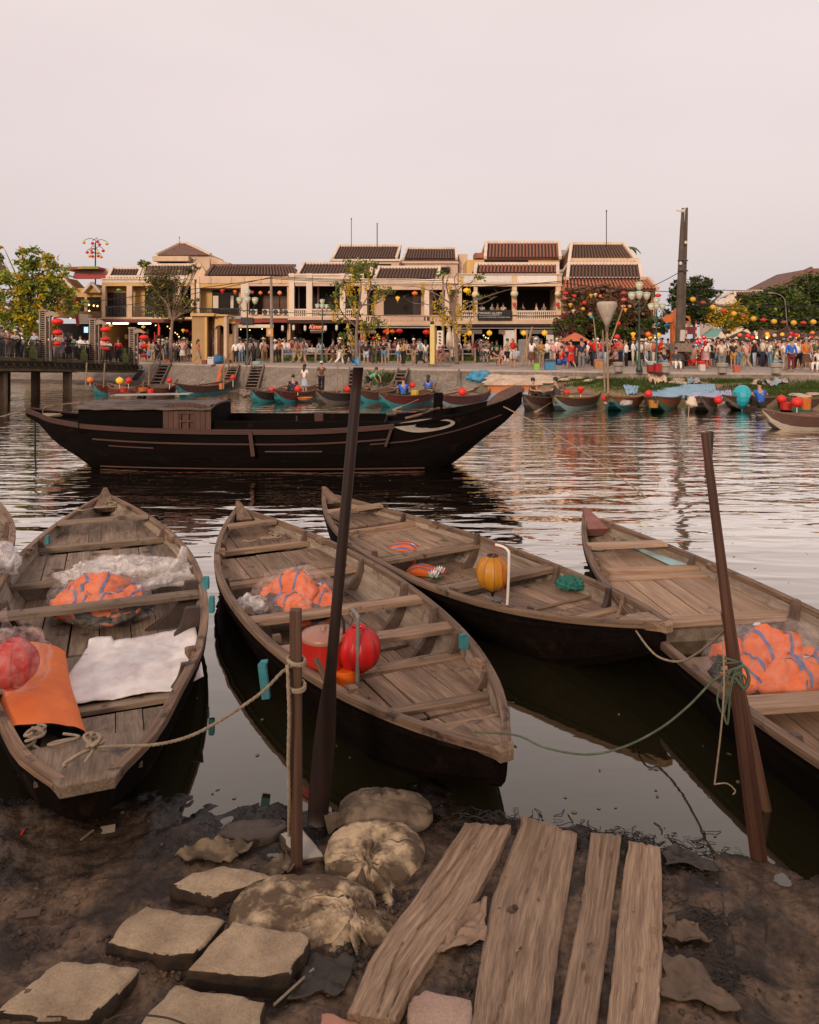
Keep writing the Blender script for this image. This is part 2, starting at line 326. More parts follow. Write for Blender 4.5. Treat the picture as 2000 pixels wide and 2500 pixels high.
g=MB();g.quad((-160,1,-2.2),(160,1,-2.2),(160,80,-2.2),(-160,80,-2.2));struct(g.build('river_bed',mud_m))
# ---------------------------------------------------------------- the moored sampans in front
SHAPE=[(0,.06),(.05,.30),(.12,.56),(.22,.80),(.34,.95),(.46,1),(.58,.97),(.70,.84),(.80,.65),(.88,.44),(.94,.25),(.98,.10),(1,.035)]
class Boat:
 def __init__(s,name,near,far,B,zn,zf,label,cat='boat',zm=.42,kz=-.22,shape=SHAPE,bow=.09,tarm=None,railm=None):
  s.n=Vector((near[0],near[1],0));f=Vector((far[0],far[1],0));s.L=(f-s.n).length;s.d=(f-s.n)/s.L;s.p=Vector((-s.d.y,s.d.x,0))
  s.B=B;s.zn=zn;s.zf=zf;s.zm=zm;s.kz=kz;s.shape=shape
  s.o=thing(name,label,cat,s.n,'wooden sampans moored along the near bank')
  s.dm=wood_deck;s.tarm=tarm or hull_tar;s.railm=railm or wood_rail
 def T(s,v):return s.n+s.d*v[0]+s.p*v[1]+Vector((0,0,v[2]))
 def b(s,t):return s.B*smtab(s.shape,min(1,max(0,t)))
 def zg(s,t):
  return s.zm+((s.zn-s.zm)*((.45-t)/.45)**2.4 if t<.45 else(s.zf-s.zm)*((t-.45)/.55)**2.8)
 def keel(s,t):
  e=0
  if t<.22:e=((.22-t)/.22)**1.6*(s.zn-.26-s.kz)
  if t>.74:e=((t-.74)/.26)**1.8*(s.zf-.30-s.kz)
  return s.kz+e
 def sec(s,t,side,ins=0):
  b=max(.008,s.b(t)-ins);g_=s.zg(t);k=s.keel(t)+ins*1.2;h=g_-k
  return[(t*s.L,side*b*u,k+h*w_)for u,w_ in((1,1),(.985,.80),(.93,.55),(.80,.26),(.60,.10),(0,0))]
 def halfw(s,t,z,ins=.045): # inner half width at height z
  pr=s.sec(t,1,ins)
  for a,b_ in zip(pr,pr[1:]):
   if b_[2]<=z<=a[2]:return lerp(b_[1],a[1],(z-b_[2])/(a[2]-b_[2]+1e-9))
  return pr[0][1]if z>pr[0][2]else .02
 def mb(s):return MB(s.T)
 def hull(s):
  N=44;ts=[i/N for i in range(N+1)]
  for side in(1,-1):
   pass
  m=s.mb()
  m.grid([[Vector(p)for p in s.sec(t,1)]+[Vector(p)for p in s.sec(t,-1)[-2::-1]]for t in ts])
  # transom faces
  for t,fl in((0,False),(1,True)):
   r=[Vector(p)for p in s.sec(t,1)]+[Vector(p)for p in s.sec(t,-1)[-2::-1]]
   m.add(r,[tuple(range(len(r)))])
  s.hl=m.build('hull',s.tarm,s.o,smooth=False,fix=True)
  m=s.mb();m.grid([[Vector(p)for p in s.sec(t,1,.04)]+[Vector(p)for p in s.sec(t,-1,.04)[-2::-1]]for t in ts],flip=True)
  m.build('inner_planking',wood_in,s.o)
  for side in(1,-1): # gunwale cap and rubbing strake
   m=s.mb();rows=[];lcs=[]
   for t in ts:
    b=s.b(t);z=s.zg(t);x=t*s.L;w0=min(.05,b*.9)
    rows.append([Vector((x,side*(b+.022),z-.045)),Vector((x,side*(b+.022),z+.012)),Vector((x,side*(b-w0),z+.014)),Vector((x,side*(b-w0),z-.045))])
    lcs.append([Vector((x,.1*i+side,0))for i in range(4)])
   m.grid(rows,close=True,lcs=lcs);m.build('gunwale',s.railm,s.o,fix=True,bevel=.006)
   m=s.mb();rows=[]
   for t in ts[1:-1]:
    p3=s.sec(t,side);a,c=p3[0],p3[1];z=lerp(a[2],c[2],.75);y=lerp(a[1],c[1],.75);x=t*s.L
    rows.append([Vector((x,y,z-.02)),Vector((x,y+side*.022,z-.018)),Vector((x,y+side*.022,z+.018)),Vector((x,y,z+.02))])
   m.grid(rows,close=True);m.build('rubbing_strake',s.tarm,s.o,fix=True)
 def far_stem(s,size=1.0,m_=None,red=False):
  m=s.mb();L=s.L;z=s.zf;h=.34*size
  a=.17*size
  # the carved stem block: wide below, running up to a point
  x0=L*.945;zz=s.zg(.945)
  w0=s.halfw(.945,zz-.02,.02);w0=min(w0,.12*size)
  m.hexa([(x0,-w0,zz-.16),(x0+.05,w0*0-w0*.9,zz-.16),(x0+.05,w0*.9,zz-.16),(x0,w0,zz-.16),(L+.0,-.03,z+.02),(L+.05,-.03,z+.0),(L+.05,.03,z+.0),(L+.0,.03,z+.02)])
  m.v=m.v[:-8];m.lc=m.lc[:-8];m.f=[];m.mi=[]
  m.add([(x0-.02,-w0,zz-.05),(x0-.02,w0,zz-.05),(L-.02,.035,z+.09),(L-.02,-.035,z+.09),(x0+.1,-w0*.9,zz-.18),(x0+.1,w0*.9,zz-.18),(L+.06,.03,z-.12),(L+.06,-.03,z-.12),(L+.055,.026,z+.10),(L+.055,-.026,z+.10)],
              [(0,1,2,3),(1,5,6,8,2),(0,3,9,7,4),(4,7,6,5),(0,4,5,1),(2,8,9,3),(6,7,9,8)])
  m.build('stem_block',m_ or wood_rail,s.o,fix=True,bevel=.008)
 def near_block(s,x1=.055):
  m=s.mb();z=s.zn;b0=s.b(0);b1=s.b(x1)-.03;x=x1*s.L
  m.add([(-.07,-b0*.9,z+.0),(-.07,b0*.9,z),(-.02,b0+.02,z+.018),(x,b1,s.zg(x1)-.0),(x+.06,0,s.zg(x1)-.0),(x,-b1,s.zg(x1)-.0),(-.02,-b0-.02,z+.018),
               (-.07,-b0*.9,z-.07),(-.07,b0*.9,z-.07),(-.02,b0,z-.07),(x,b1,s.zg(x1)-.05),(x+.06,0,s.zg(x1)-.05),(x,-b1,s.zg(x1)-.05),(-.02,-b0,z-.07)],
              [(0,1,2,3,4,5,6),(13,12,11,10,9,8,7)]+[(i,i+7,(i+1)%7+7,(i+1)%7)for i in range(7)])
  m.build('end_block',s.dm,s.o,fix=True,bevel=.006)
 def deck(s,t0,t1,z0,n,z1=None,gap=.004,parent=None,biggap=None,seed=1,mt=None,edge=True,cover=1.0):
  n=max(1,n-2);gap*=.6;rnd=random.Random(seed*77+int(s.L*1000));z1=z0 if z1 is None else z1;N=10
  wmax=max(s.halfw(lerp(t0,t1,i/N),lerp(z0,z1,i/N))for i in range(N+1))*cover
  cuts=[-wmax]
  ws=[rnd.uniform(.75,1.3)for _ in range(n)];tot=sum(ws)
  for w_ in ws:cuts.append(cuts[-1]+w_/tot*2*wmax)
  for i in range(n):
   gp=gap*(rnd.uniform(.6,1.5));
   if biggap and i in biggap:gp+=biggap[i]
   y0=cuts[i]+gp*.5;y1=cuts[i+1]-gp*.5;sk=rnd.uniform(-.008,.008);dz=rnd.uniform(-.004,.004)
   e0=rnd.uniform(-.006,.006)/s.L;e1=rnd.uniform(-.006,.006)/s.L
   top=[]
   for k in range(N+1):
    t=lerp(t0+e0,t1+e1,k/N);z=lerp(z0,z1,k/N)+dz;w_=s.halfw(t,z)-.004
    a=max(-w_,min(w_,y0+sk*(k/N-.5)));b=max(-w_,min(w_,y1+sk*(k/N-.5)))
    if b-a>.012:top.append((t*s.L,a,b,z))
   if len(top)<2:continue
   m=s.mb();jit=Vector((rnd.uniform(0,40),rnd.uniform(0,40),i))
   rows=[[Vector((x,a,z-.024)),Vector((x,a,z)),Vector((x,b,z)),Vector((x,b,z-.024))]for x,a,b,z in top]
   m.grid(rows,close=True,lcs=[[p+jit for p in r]for r in rows]);nn=len(m.v)
   m.f+=[(0,1,2,3),(nn-1,nn-2,nn-3,nn-4)];m.mi+=[0,0]
   m.build('deck_plank',mt or s.dm,s.o,fix=True)
 def cross(s,t,z,w_=.11,th=.045,name='crossbeam',mt=None,skew=0,over=0,dz=0,bev=.005):
  hw=s.halfw(t,min(z,s.zg(t)-.01),.04)+over;m=s.mb();x=t*s.L;m.beam((x-skew,-hw,z-th/2-dz),(x+skew,hw,z-th/2+dz),w_,th)
  return m.build(name,mt or s.dm,s.o,fix=True,bevel=bev)
 def bulkhead(s,t,ztop,zbot,mt=None):
  m=s.mb();N=6;x=t*s.L;a=[]
  for i in range(N+1):
   z=lerp(ztop,zbot,i/N);a.append((s.halfw(t,z,.045),z))
  pts=[Vector((x,y,z))for y,z in a]+[Vector((x,-y,z))for y,z in a[::-1]]
  m.prism(pts,(.025,0,0));m.build('bulkhead',mt or wood_in,s.o,fix=True)
 def knee(s,t,side,depth=.12,th=.05,zlow=.02,mt=None,up=.0,name='frame_knee',tilt=0):
  N=9;m=s.mb();zt=s.zg(t)+up;outer=[];inner=[]
  for i in range(N+1):
   f=i/N;z=lerp(zt,zlow,f);hw=s.halfw(t,min(z,s.zg(t)-.02),.042);dd=depth*(.55+.9*f*f)if i>0 else depth*.5
   x=t*s.L+tilt*(1-f)
   outer.append(Vector((x,side*hw,z)));inner.append(Vector((x,side*max(.02,hw-dd),z-(.0 if i else .0))))
  inner[0].z+=.0
  pts=outer+inner[::-1];m.prism(pts,(th,0,0));m.build(name,mt or wood_knee,s.o,fix=True,bevel=.006)
 def cleat(s,t,side,l=.16,mt=None):
  m=s.mb();x=t*s.L;y=side*(s.b(t)-.07);z=s.zg(t)
  m.box((x,y,z-.01),(l,.075,.06),rz=side*-.15);m.box((x-.03,y,z+.03),(l*.45,.07,.035));m.build('mooring_cleat',mt or wood_rail,s.o,fix=True,bevel=.008)
 def sAt(s,Y):return(Y-s.n.y)/(s.d.y*s.L)
def tY(b,py,z):return b.sAt(F*(CH-z)/(py-YH))

# boat A: widest, on the left, blunt end towards the bank
SHA=[(0,.16),(.05,.38)]+SHAPE[2:]
A=Boat('wooden_sampan',(-1.85,4.36),(-4.86,12.1),1.02,.50,.55,'grey brown wooden sampan carrying the white sheet and the orange roll',shape=SHA)
A.dm=wood_deck_g;A.hull();A.far_stem(1.25);A.near_block()
A.cross(tY(A,1262,.52),.50,.20,.04,'bow_seat')
t=lambda py,z:tY(A,py,z)
A.deck(t(1322,.3),t(1278,.3),.30,8,.36,biggap={3:.012},seed=1)
A.cross(t(1330,.31),.345,.10,.075)
A.deck(t(1402,.26),t(1345,.28),.26,9,.285,biggap={2:.01,5:.02},seed=2)
A.cross(t(1410,.27),.285,.12,.05)
A.bulkhead(t(1414,.2),.25,-.1)
A.deck(t(1590,.04),t(1425,.04),.035,8,.03,biggap={4:.02,2:.012},seed=3,gap=.012)
A.cross(t(1472,.40),.40,.17,.05,'thwart')
A.deck(t(1722,.22),t(1600,.16),.22,8,.16,gap=.012,seed=4)
A.bulkhead(t(1597,.15),.14,-.05)
A.cross(t(1730,.24),.255,.11,.04)
A.deck(t(1880,.35),t(1742,.26),.36,7,.235,biggap={3:.03,4:.02},gap=.012,seed=5)
A.cross(t(1868,.38),.39,.22,.03,skew=.0)
for tt,dp in((t(1478,.4)+.015,.16),(t(1478,.4)-.085,.16)):
 for sd_ in(1,-1):A.knee(tt,sd_,.27,.07,.03,wood_dark,.05,tilt=.08)
for sd_ in(1,-1):
 A.knee(t(1330,.3)-.008,sd_,.09,.05,.28,wood_knee,.03);A.cleat(t(1345,.35),sd_,.2)
 A.knee(t(1700,.3),sd_,.10,.05,.2,wood_dark,0)
A.cleat(t(1650,.35),-1,.13)
for tt in(.30,.52): # stringers inside the planking
 pass
# boat B: in the middle
B=Boat('wooden_sampan',(.57,4.72),(-2.52,11.15),.90,.48,.54,'wooden sampan in the middle holding the red lantern and the lidded red bin')
B.hull();B.far_stem(1.0);
t=lambda py,z:tY(B,py,z)
B.cross(t(1272,.52),.50,.17,.045,'bow_seat')
B.deck(t(1332,.32),t(1288,.33),.32,7,.36,biggap={3:.01},seed=11)
B.cross(t(1338,.33),.355,.10,.06);B.deck(t(1398,.28),t(1352,.3),.28,7,.30,biggap={2:.02,4:.022},seed=12)
B.cross(t(1405,.3),.30,.14,.05);B.bulkhead(t(1410,.2),.26,-.1)
B.deck(t(1640,.02),t(1420,.02),.02,9,.02,gap=.014,biggap={3:.02},seed=13)
B.deck(t(1600,.05),t(1585,.05),.045,1,.045,seed=14,cover=.9)
B.cross(t(1484,.42),.425,.17,.05,'thwart',skew=.06);B.cross(t(1553,.42),.42,.17,.05,'thwart',skew=.06)
for py in(1480,1548):
 for sd_ in(1,-1):B.knee(t(py,.4)+.012,sd_,.13,.05,.03,wood_knee,.05,tilt=.04)
B.bulkhead(t(1636,.2),.24,-.05)
B.cross(t(1632,.27),.285,.13,.045,skew=.05)
B.deck(t(1745,.30),t(1642,.27),.30,9,.265,gap=.011,biggap={4:.022,6:.01},seed=15)
B.cross(t(1720,.32),.325,.10,.03,skew=.05,bev=.004)
B.deck(t(1800,.37),t(1750,.31),.38,6,.31,gap=.010,biggap={3:.02},seed=16)
B.cross(t(1778,.38),.40,.16,.035,skew=.03)
for sd_ in(1,-1):
 B.knee(t(1340,.3)-.008,sd_,.09,.05,.28,wood_knee,.03);B.cleat(t(1350,.35),sd_,.17)
 B.knee(t(1415,.3)-.004,sd_,.10,.05,.1,wood_knee,.02);B.knee(t(1625,.3),sd_,.11,.05,.2,wood_knee,.03)
 B.cleat(t(1665,.4),sd_,.15);B.knee(t(1690,.4),sd_,.07,.035,.33,wood_knee,.02)
B.near_block(.045)
# boat C: behind B, to the right
C=Boat('wooden_sampan',(2.16,6.46),(-1.36,12.15),.86,.60,.56,'wooden sampan behind the middle one with the yellow lantern on its white bent pipe',zm=.40)
C.hull();C.far_stem(1.1)
t=lambda py,z:tY(C,py,z)
C.cross(t(1240,.52),.53,.16,.045,'bow_seat')
C.deck(t(1282,.34),t(1250,.36),.34,6,.38,biggap={2:.05},seed=21);C.cross(t(1290,.35),.37,.10,.06)
C.deck(t(1345,.29),t(1302,.3),.29,10,.31,gap=.014,biggap={5:.02},seed=22);C.cross(t(1300,.31),.32,.14,.03);C.cross(t(1352,.3),.32,.15,.05);C.bulkhead(t(1356,.2),.27,-.1)
C.deck(t(1425,.04),t(1362,.04),.04,7,.04,gap=.015,seed=23)
C.cross(t(1408,.40),.40,.18,.05,'thwart')
C.knee(t(1352,.3)-.01,-1,.12,.05,.04,wood_knee,.06);C.knee(t(1352,.3)-.01,1,.12,.05,.04,wood_knee,.06)
C.bulkhead(t(1436,.2),.24,-.05);C.cross(t(1432,.26),.28,.08,.03)
C.deck(t(1490,.3),t(1438,.27),.28,7,.26,gap=.009,biggap={3:.02},seed=24)
C.cross(t(1480,.3),.305,.035,.02);C.deck(t(1516,.38),t(1492,.3),.36,9,.29,gap=.014,biggap={4:.02,6:.02},seed=25)
C.cross(t(1505,.36),.365,.09,.025);C.cross(t(1524,.45),.47,.12,.03)
for sd_ in(1,-1):
 C.knee(t(1292,.3)-.006,sd_,.09,.05,.28,wood_dark,.03);C.knee(t(1440,.3),sd_,.08,.06,.2,wood_knee,.03);C.knee(t(1484,.4),sd_,.07,.06,.28,wood_dark,.03);C.knee(t(1505,.4),sd_,.07,.04,.33,wood_rail,.02)
 C.cleat(t(1298,.4),sd_,.16)
C.near_block(.05)
# boat D: on the right, runs out of the frame
D=Boat('wooden_sampan',(3.62,2.5),(2.5,10.75),.92,.50,.53,'long wooden sampan at the right with a pinkish stem and the biggest jacket bag')
pinkstem=mat('faded_red_paint',(.28,.10,.085),.7,(.14,.065,.05),(8,8,8),bump=.4,bscale=(30,30,30))
D.dm=wood_deck_w;D.hull();D.far_stem(1.35,pinkstem)
t=lambda py,z:tY(D,py,z)
D.cross(t(1322,.52),.50,.2,.04,'bow_seat')
D.deck(t(1382,.32),t(1338,.33),.32,7,.35,seed=31,gap=.008);D.cross(t(1392,.33),.36,.12,.075)
D.deck(t(1502,.27),t(1402,.29),.28,8,.29,gap=.007,biggap={3:.035},seed=32);D.cross(t(1404,.31),.315,.2,.03)
D.cross(t(1510,.28),.30,.17,.06);D.bulkhead(t(1515,.2),.245,-.1)
D.deck(.04,t(1600,.03),.03,7,.03,gap=.016,seed=33)
D.cross(t(1700,.42),.43,.2,.05,'thwart');D.cross(t(1850,.42),.42,.17,.05,'thwart')
for sd_ in(1,-1):
 D.knee(t(1392,.3)-.01,sd_,.10,.05,.28,wood_knee,.03);D.cleat(t(1398,.4),sd_,.22);D.knee(t(1515,.3)-.006,sd_,.13,.06,.03,wood_knee,.05)
 D.knee(t(1690,.3),sd_,.12,.06,.03,wood_knee,.04);D.knee(t(1830,.3),sd_,.12,.06,.03,wood_knee,.02)
# boat E: only its flank shows at the left edge
E=Boat('wooden_sampan',(-4.50,5.4),(-6.75,12.1),.86,.50,.55,'grey sampan cut off by the left edge of the view')
E.dm=wood_deck_g;E.hull();E.far_stem(1.0)
for i,(a,b_,z,n_)in enumerate(((.76,.9,.3,6),(.58,.745,.27,7),(.06,.36,.22,7),(.37,.57,.04,7))):E.deck(a,b_,z,n_,seed=40+i)
for tt in(.75,.575,.365):E.cross(tt,.31,.12,.05)
E.cross(.47,.42,.17,.05,'thwart')
for tt in(.74,.57,.37):
 for sd_ in(1,-1):E.knee(tt,sd_,.11,.05,.05,wood_knee,.03)

# ---------------------------------------------------------------- the big dark river boat across the stream
black_hull=mat('black_tarred_hull',(.006,.0038,.0032),.8,(.003,.002,.0018),(.8,7,7),bump=.25,bscale=(1.5,30,30),bdist=.006,spec=.05,col3=((.016,.008,.006),1.6,.6))
red_brown=mat('red_brown_rail',(.062,.017,.009),.75,(.028,.009,.006),(1,12,12),bump=.25,bscale=(2,40,40),bdist=.004)
cabin_wood=mat('red_brown_cabin_boards',(.085,.028,.018),.7,(.035,.012,.009),(10,10,1.2),bump=.35,bscale=(40,40,2),bdist=.004)
roof_felt=mat('weathered_roof_felt',(.15,.11,.09),.85,(.05,.034,.028),(2.4,7,3),bump=.5,bscale=(10,20,10),bdist=.01,col3=((.035,.025,.022),3,.55))
class River(Boat):
 pass
# stations: X, half beam, gunwale z, keel z
ST=[(-9.5,.05,1.32,1.12),(-9.1,.28,1.24,.92),(-8.6,.62,1.14,.48),(-7.9,.90,1.06,.05),(-7.4,1.05,1.02,-.25),(-6,1.25,.97,-.35),(-4,1.35,.95,-.4),(-2,1.32,.97,-.4),(0,1.15,1.10,-.35),(.5,1.05,1.17,-.3),(1.2,.82,1.28,.12),(1.8,.55,1.42,.62),(2.35,.30,1.58,1.05),(2.72,.12,1.76,1.45)]
Y0=18.6
RB=thing('wooden_riverboat','big black wooden boat with a low cabin and a painted white eye on its bow','boat',(-3,Y0,0))
def rbT(v):return Vector((v[0],Y0+.05*(-v[0]-3)*.6+v[1],v[2]))
def rs(i,x):return smtab([(q[0],q[i])for q in ST],x)
def rsec(x,side,ins=0):
 b=max(.02,rs(1,x)-ins);g_=rs(2,x);k=rs(3,x)+ins;h=g_-k
 return[(x,side*b*u,k+h*w_)for u,w_ in((1,1),(.985,.78),(.95,.6),(.88,.38),(.72,.16),(0,0))]
xs=[lerp(-9.5,2.72,i/60)for i in range(61)]
m=MB(rbT);m.grid([[Vector(p)for p in rsec(x,1)]+[Vector(p)for p in rsec(x,-1)[-2::-1]]for x in xs]);m.build('hull',black_hull,RB,smooth=True,fix=True)
m=MB(rbT);m.grid([[Vector(p)for p in rsec(x,1,.05)]+[Vector(p)for p in rsec(x,-1,.05)[-2::-1]]for x in xs],flip=True);m.build('inner_planking',black_hull,RB)
def strake(x0,x1,zoff,h,out,mt,name='strake',sides=(-1,),zfun=None):
 for sd_ in sides:
  m=MB(rbT);rows=[];n=40
  for i in range(n+1):
   x=lerp(x0,x1,i/n);pr=rsec(x,sd_);z=(zfun(x)if zfun else rs(2,x)+zoff)
   for a,b_ in zip(pr,pr[1:]):
    if b_[2]<=z<=a[2]:y=lerp(b_[1],a[1],(z-b_[2])/(a[2]-b_[2]+1e-9));break
   else:y=pr[0][1]
   rows.append([Vector((x,y-sd_*.01,z-h/2)),Vector((x,y+sd_*out,z-h/2)),Vector((x,y+sd_*out,z+h/2)),Vector((x,y-sd_*.01,z+h/2))])
  m.grid(rows,close=True);nn=len(m.v);m.f+=[(0,1,2,3),(nn-1,nn-2,nn-3,nn-4)];m.mi+=[0,0];m.build(name,mt,RB,fix=True)
strake(-9.45,-.35,-.03,.11,.06,red_brown,'gunwale_rail',(-1,1))
strake(-.35,2.68,.0,.07,.03,black_hull,'gunwale_rail',(-1,1))
strake(-7.4,-.45,-.31,.035,.03,red_brown,'side_strake')
strake(-7.0,-5.9,-.44,.025,.02,red_brown,'side_strake')
strake(-.9,2.2,0,.03,.025,red_brown,'side_strake',zfun=lambda x:rs(2,x)-.40+.05*max(0,x))
strake(-7.2,.4,0,.02,.012,black_hull,'hull_seam',zfun=lambda x:.42)
strake(-6.9,.9,0,.02,.012,black_hull,'hull_seam',zfun=lambda x:.24+.02*max(0,x))
strake(-7.3,.35,0,.03,.01,red_brown,'boot_stripe',zfun=lambda x:.045)
strake(-3.3,-2.0,0,.022,.013,mat('scuffed_seam',(.10,.06,.045),.8),'scuff',zfun=lambda x:.47)
m=MB(rbT);m.beam((-3.62,-1.42,.93),(-3.55,-1.43,.38),.09,.04,up=(0,1,0));m.build('side_strut',red_brown,RB,fix=True)
m=MB(rbT);m.beam((-.42,-1.30,.98),(-.55,-1.30,.60),.06,.05,up=(0,1,0));m.build('side_strut',red_brown,RB,fix=True)
# deck, coaming
m=MB(rbT);m.grid([[Vector((x,s_*max(.02,rs(1,x)-.06),rs(2,x)-.12))for s_ in(-1,1)]for x in xs[2:-2]]);m.build('deck',black_hull,RB)
m=MB(rbT);m.box2((-4.6,-.9,.9),(-.6,-.84,1.12));m.box2((-4.6,.84,.9),(-.6,.9,1.14));m.box2((-.6,-.9,.95),(-.55,.9,1.1));m.build('coaming',black_hull,RB)
m=MB(rbT);m.box((-2.15,-.6,1.14),(.2,.12,.3));m.build('mooring_bitt',red_brown,RB,bevel=.01)
m=MB(rbT);m.beam((-2.68,-.6,1.05),(-2.68,-.6,1.22),.03,.03);m.build('peg',red_brown,RB)
# cabin, four walls of upright boards
cx0,cx1,cy0,cy1,cz0,cz1=-7.75,-4.62,-1.02,.95,.86,1.50
m=MB(rbT);m.box2((cx0,cy0,cz0),(-5.75,cy0+.03,cz1-.1));m.box2((cx0,cy1-.03,cz0),(cx1,cy1,cz1-.1));m.box2((cx0,cy0+.03,cz0),(cx0+.03,cy1-.03,cz1-.1));m.box2((cx1-.03,cy0+.03,cz0),(cx1,cy1-.03,cz1));m.build('cabin_wall',black_hull,RB)
nb=9
for i in range(nb): # the reddish boarded face with the little lattice door
 x0=lerp(-5.75,cx1,i/nb)+.004;x1=lerp(-5.75,cx1,(i+1)/nb)-.004
 m=MB(rbT);top=cz1-.02+.07*sin(pi*(i+.5)/nb)
 if 3<=i<=5:m.box2((x0,cy0,cz1-.16),(x1,cy0+.03,top))
 else:m.box2((x0,cy0-.004*(i%2),cz0),(x1,cy0+.03,top))
 m.build('cabin_board',cabin_wood,RB)
m=MB(rbT)
for x in(-5.36,-5.18,-5.02):m.box2((x,cy0+.0,cz0+.02),(x+.035,cy0+.025,cz1-.17))
for z in(cz0+.06,cz0+.25,cz0+.44):m.box2((-5.37,cy0-.004,z),(-4.99,cy0+.021,z+.035))
m.box2((-5.37,cy0+.05,cz0),(-4.99,cy0+.07,cz1-.17));m.build('lattice_door',cabin_wood,RB)
m=MB(rbT);rows=[]
for i in range(13):
 x=lerp(cx0-.06,cx1+.03,i/12)
 rows.append([Vector((x,lerp(cy0-.10,cy1+.1,j/8),cz1-.06+.09*sin(pi*j/8)+.012*sin(i*2.1+j)+.01*nz(i,j)))for j in range(9)])
m.grid(rows);rows2=[[p-Vector((0,0,.04))for p in r]for r in rows];m.grid(rows2,flip=True)
m.grid([[r[0]for r in rows],[r[0]for r in rows2]]);m.grid([[r[-1]for r in rows],[r[-1]for r in rows2]],flip=True);m.grid([rows[0],rows2[0]],flip=True);m.grid([rows[-1],rows2[-1]])
m.build('cabin_roof',roof_felt,RB,fix=False)
m=MB(rbT);m.beam((-7.1,-.55,1.70),(-5.2,-.6,1.74),.3,.03);m.build('roof_board',mat('pale_board',(.33,.30,.28),.8,col3=((.12,.10,.09),4,.55)),RB,bevel=.004)
# bow: the dark post, the round end cap and the painted eye
m=MB(rbT);m.box((.68,-.35,1.45),(.22,.2,.62),ry=.05);m.build('bow_post',black_hull,RB,bevel=.02)
m=MB(rbT)
ring=[Vector((2.30+.42*cos(a)*1.0,-.0+.13*sin(a),1.60+.34*sin(a)*.5+.16*cos(a)))for a in[2*pi*i/20 for i in range(20)]]
m.add([p for p in ring]+[p+Vector((.10,.12,.06))for p in ring],[tuple(range(20)),tuple(range(39,19,-1))]+[(i,(i+1)%20,20+(i+1)%20,20+i)for i in range(20)]);
m.build('bow_cap',mat('rough_brown_wood',(.11,.055,.038),.75,(.05,.025,.02),(8,8,8),bump=.4),RB,fix=True)
def eye():
 def outl(u0,u1,lo,hi):
  return None
 m=MB(rbT);n=26;out=[];inn=[]
 # almond outline, long tail towards the stern
 for i in range(n):
  a=2*pi*i/n;x=.32+.74*cos(a);zc=1.05+.06*(x-.3);k=.15 if cos(a)>0 else .15*(1-.55*abs(cos(a))**2)
  z=zc+k*sin(a)+(.07*(abs(cos(a))**3)if cos(a)<0 else 0)
  out.append((x,z))
  x2=.54+.42*cos(a);zc2=1.06+.06*(x2-.3);inn.append((x2,zc2+.085*sin(a)*(1 if cos(a)>-.2 else .8)))
 def on(x,z,o):
  pr=rsec(x,-1)
  for a,b_ in zip(pr,pr[1:]):
   if b_[2]<=z<=a[2]:return Vector((x,lerp(b_[1],a[1],(z-b_[2])/(a[2]-b_[2]+1e-9))-o,z))
  return Vector((x,pr[0][1]-o,z))
 m.add([on(x,z,.03)for x,z in out]+[on(x,z,.03)for x,z in inn],[(i,(i+1)%n,n+(i+1)%n,n+i)for i in range(n)])
 m.add([on(x,z,.0)for x,z in out]+[on(x,z,.03)for x,z in out],[(i,(i+1)%n,n+(i+1)%n,n+i)for i in range(n)])
 m.build('painted_eye',mat('cream_paint',(.36,.31,.27),.7,(.22,.18,.15),(6,6,6)),RB,fix=True)
eye()
m=MB(rbT);m.tube(spline([(-.1,-.9,1.2),(.3,-.85,1.3),(.6,-.5,1.38),(1.0,-.3,1.42)],6),.03,6);m.build('bow_oar',wood_rail,RB)
m=MB(rbT);m.tube(spline([(-9.0,-.2,1.2),(-8.9,-.25,1.38),(-8.5,-.2,1.45),(-8.1,-.1,1.47)],5),.018,5);m.build('bent_rod',wood_rail,RB)
def coil(m,c,r,turns,rr,squash=1,rz=0):
 pts=[]
 for i in range(int(turns*12)+1):
  a=i*2*pi/12;q=r*(1+.12*sin(i*1.7));pts.append(Vector(c)+Matrix.Rotation(rz,3,'Z')@Vector((q*cos(a),q*squash*sin(a),.004*i/turns+.006*sin(i*.9))))
 m.tube(spline(pts,2),rr,6)
m=MB(rbT);coil(m,(-8.7,-.3,1.17),.2,3,.022,.6);tag(m.build('mooring_rope',rope_m,origin=rbT((-8.7,-.3,1.17))),'coil of pale rope on the stern of the big black boat','rope')
m=MB();m.tube(spline([rbT((-9.6,-.1,1.25)),(-10.8,17.6,.9),(-12.5,16.5,.35),(-13.4,16.2,-.05)],8),.016,6);tag(m.build('mooring_rope',rope_m,origin=(-10.8,17.6,.9)),'thin mooring line running from the stern of the big black boat to the water','rope')
m=MB();m.tube(spline([rbT((2.2,-.28,1.45)),(3.2,16.8,.95),(4.1,15.3,.35),(4.6,14.4,-.05)],8),.014,6);tag(m.build('mooring_rope',rope_m,origin=(3.2,16.8,.95)),'thin mooring line slanting from the bow of the big black boat into the water','rope')
m=MB();m.tube([(-9.22,Y0+.05,1.0),(-9.2,Y0+.02,.1),(-9.15,Y0+.0,-.2)],.022,6);tag(m.build('mooring_stake',pole_dark,origin=(-9.2,Y0,.4)),'thin dark stake in the water under the stern of the big black boat','stake')
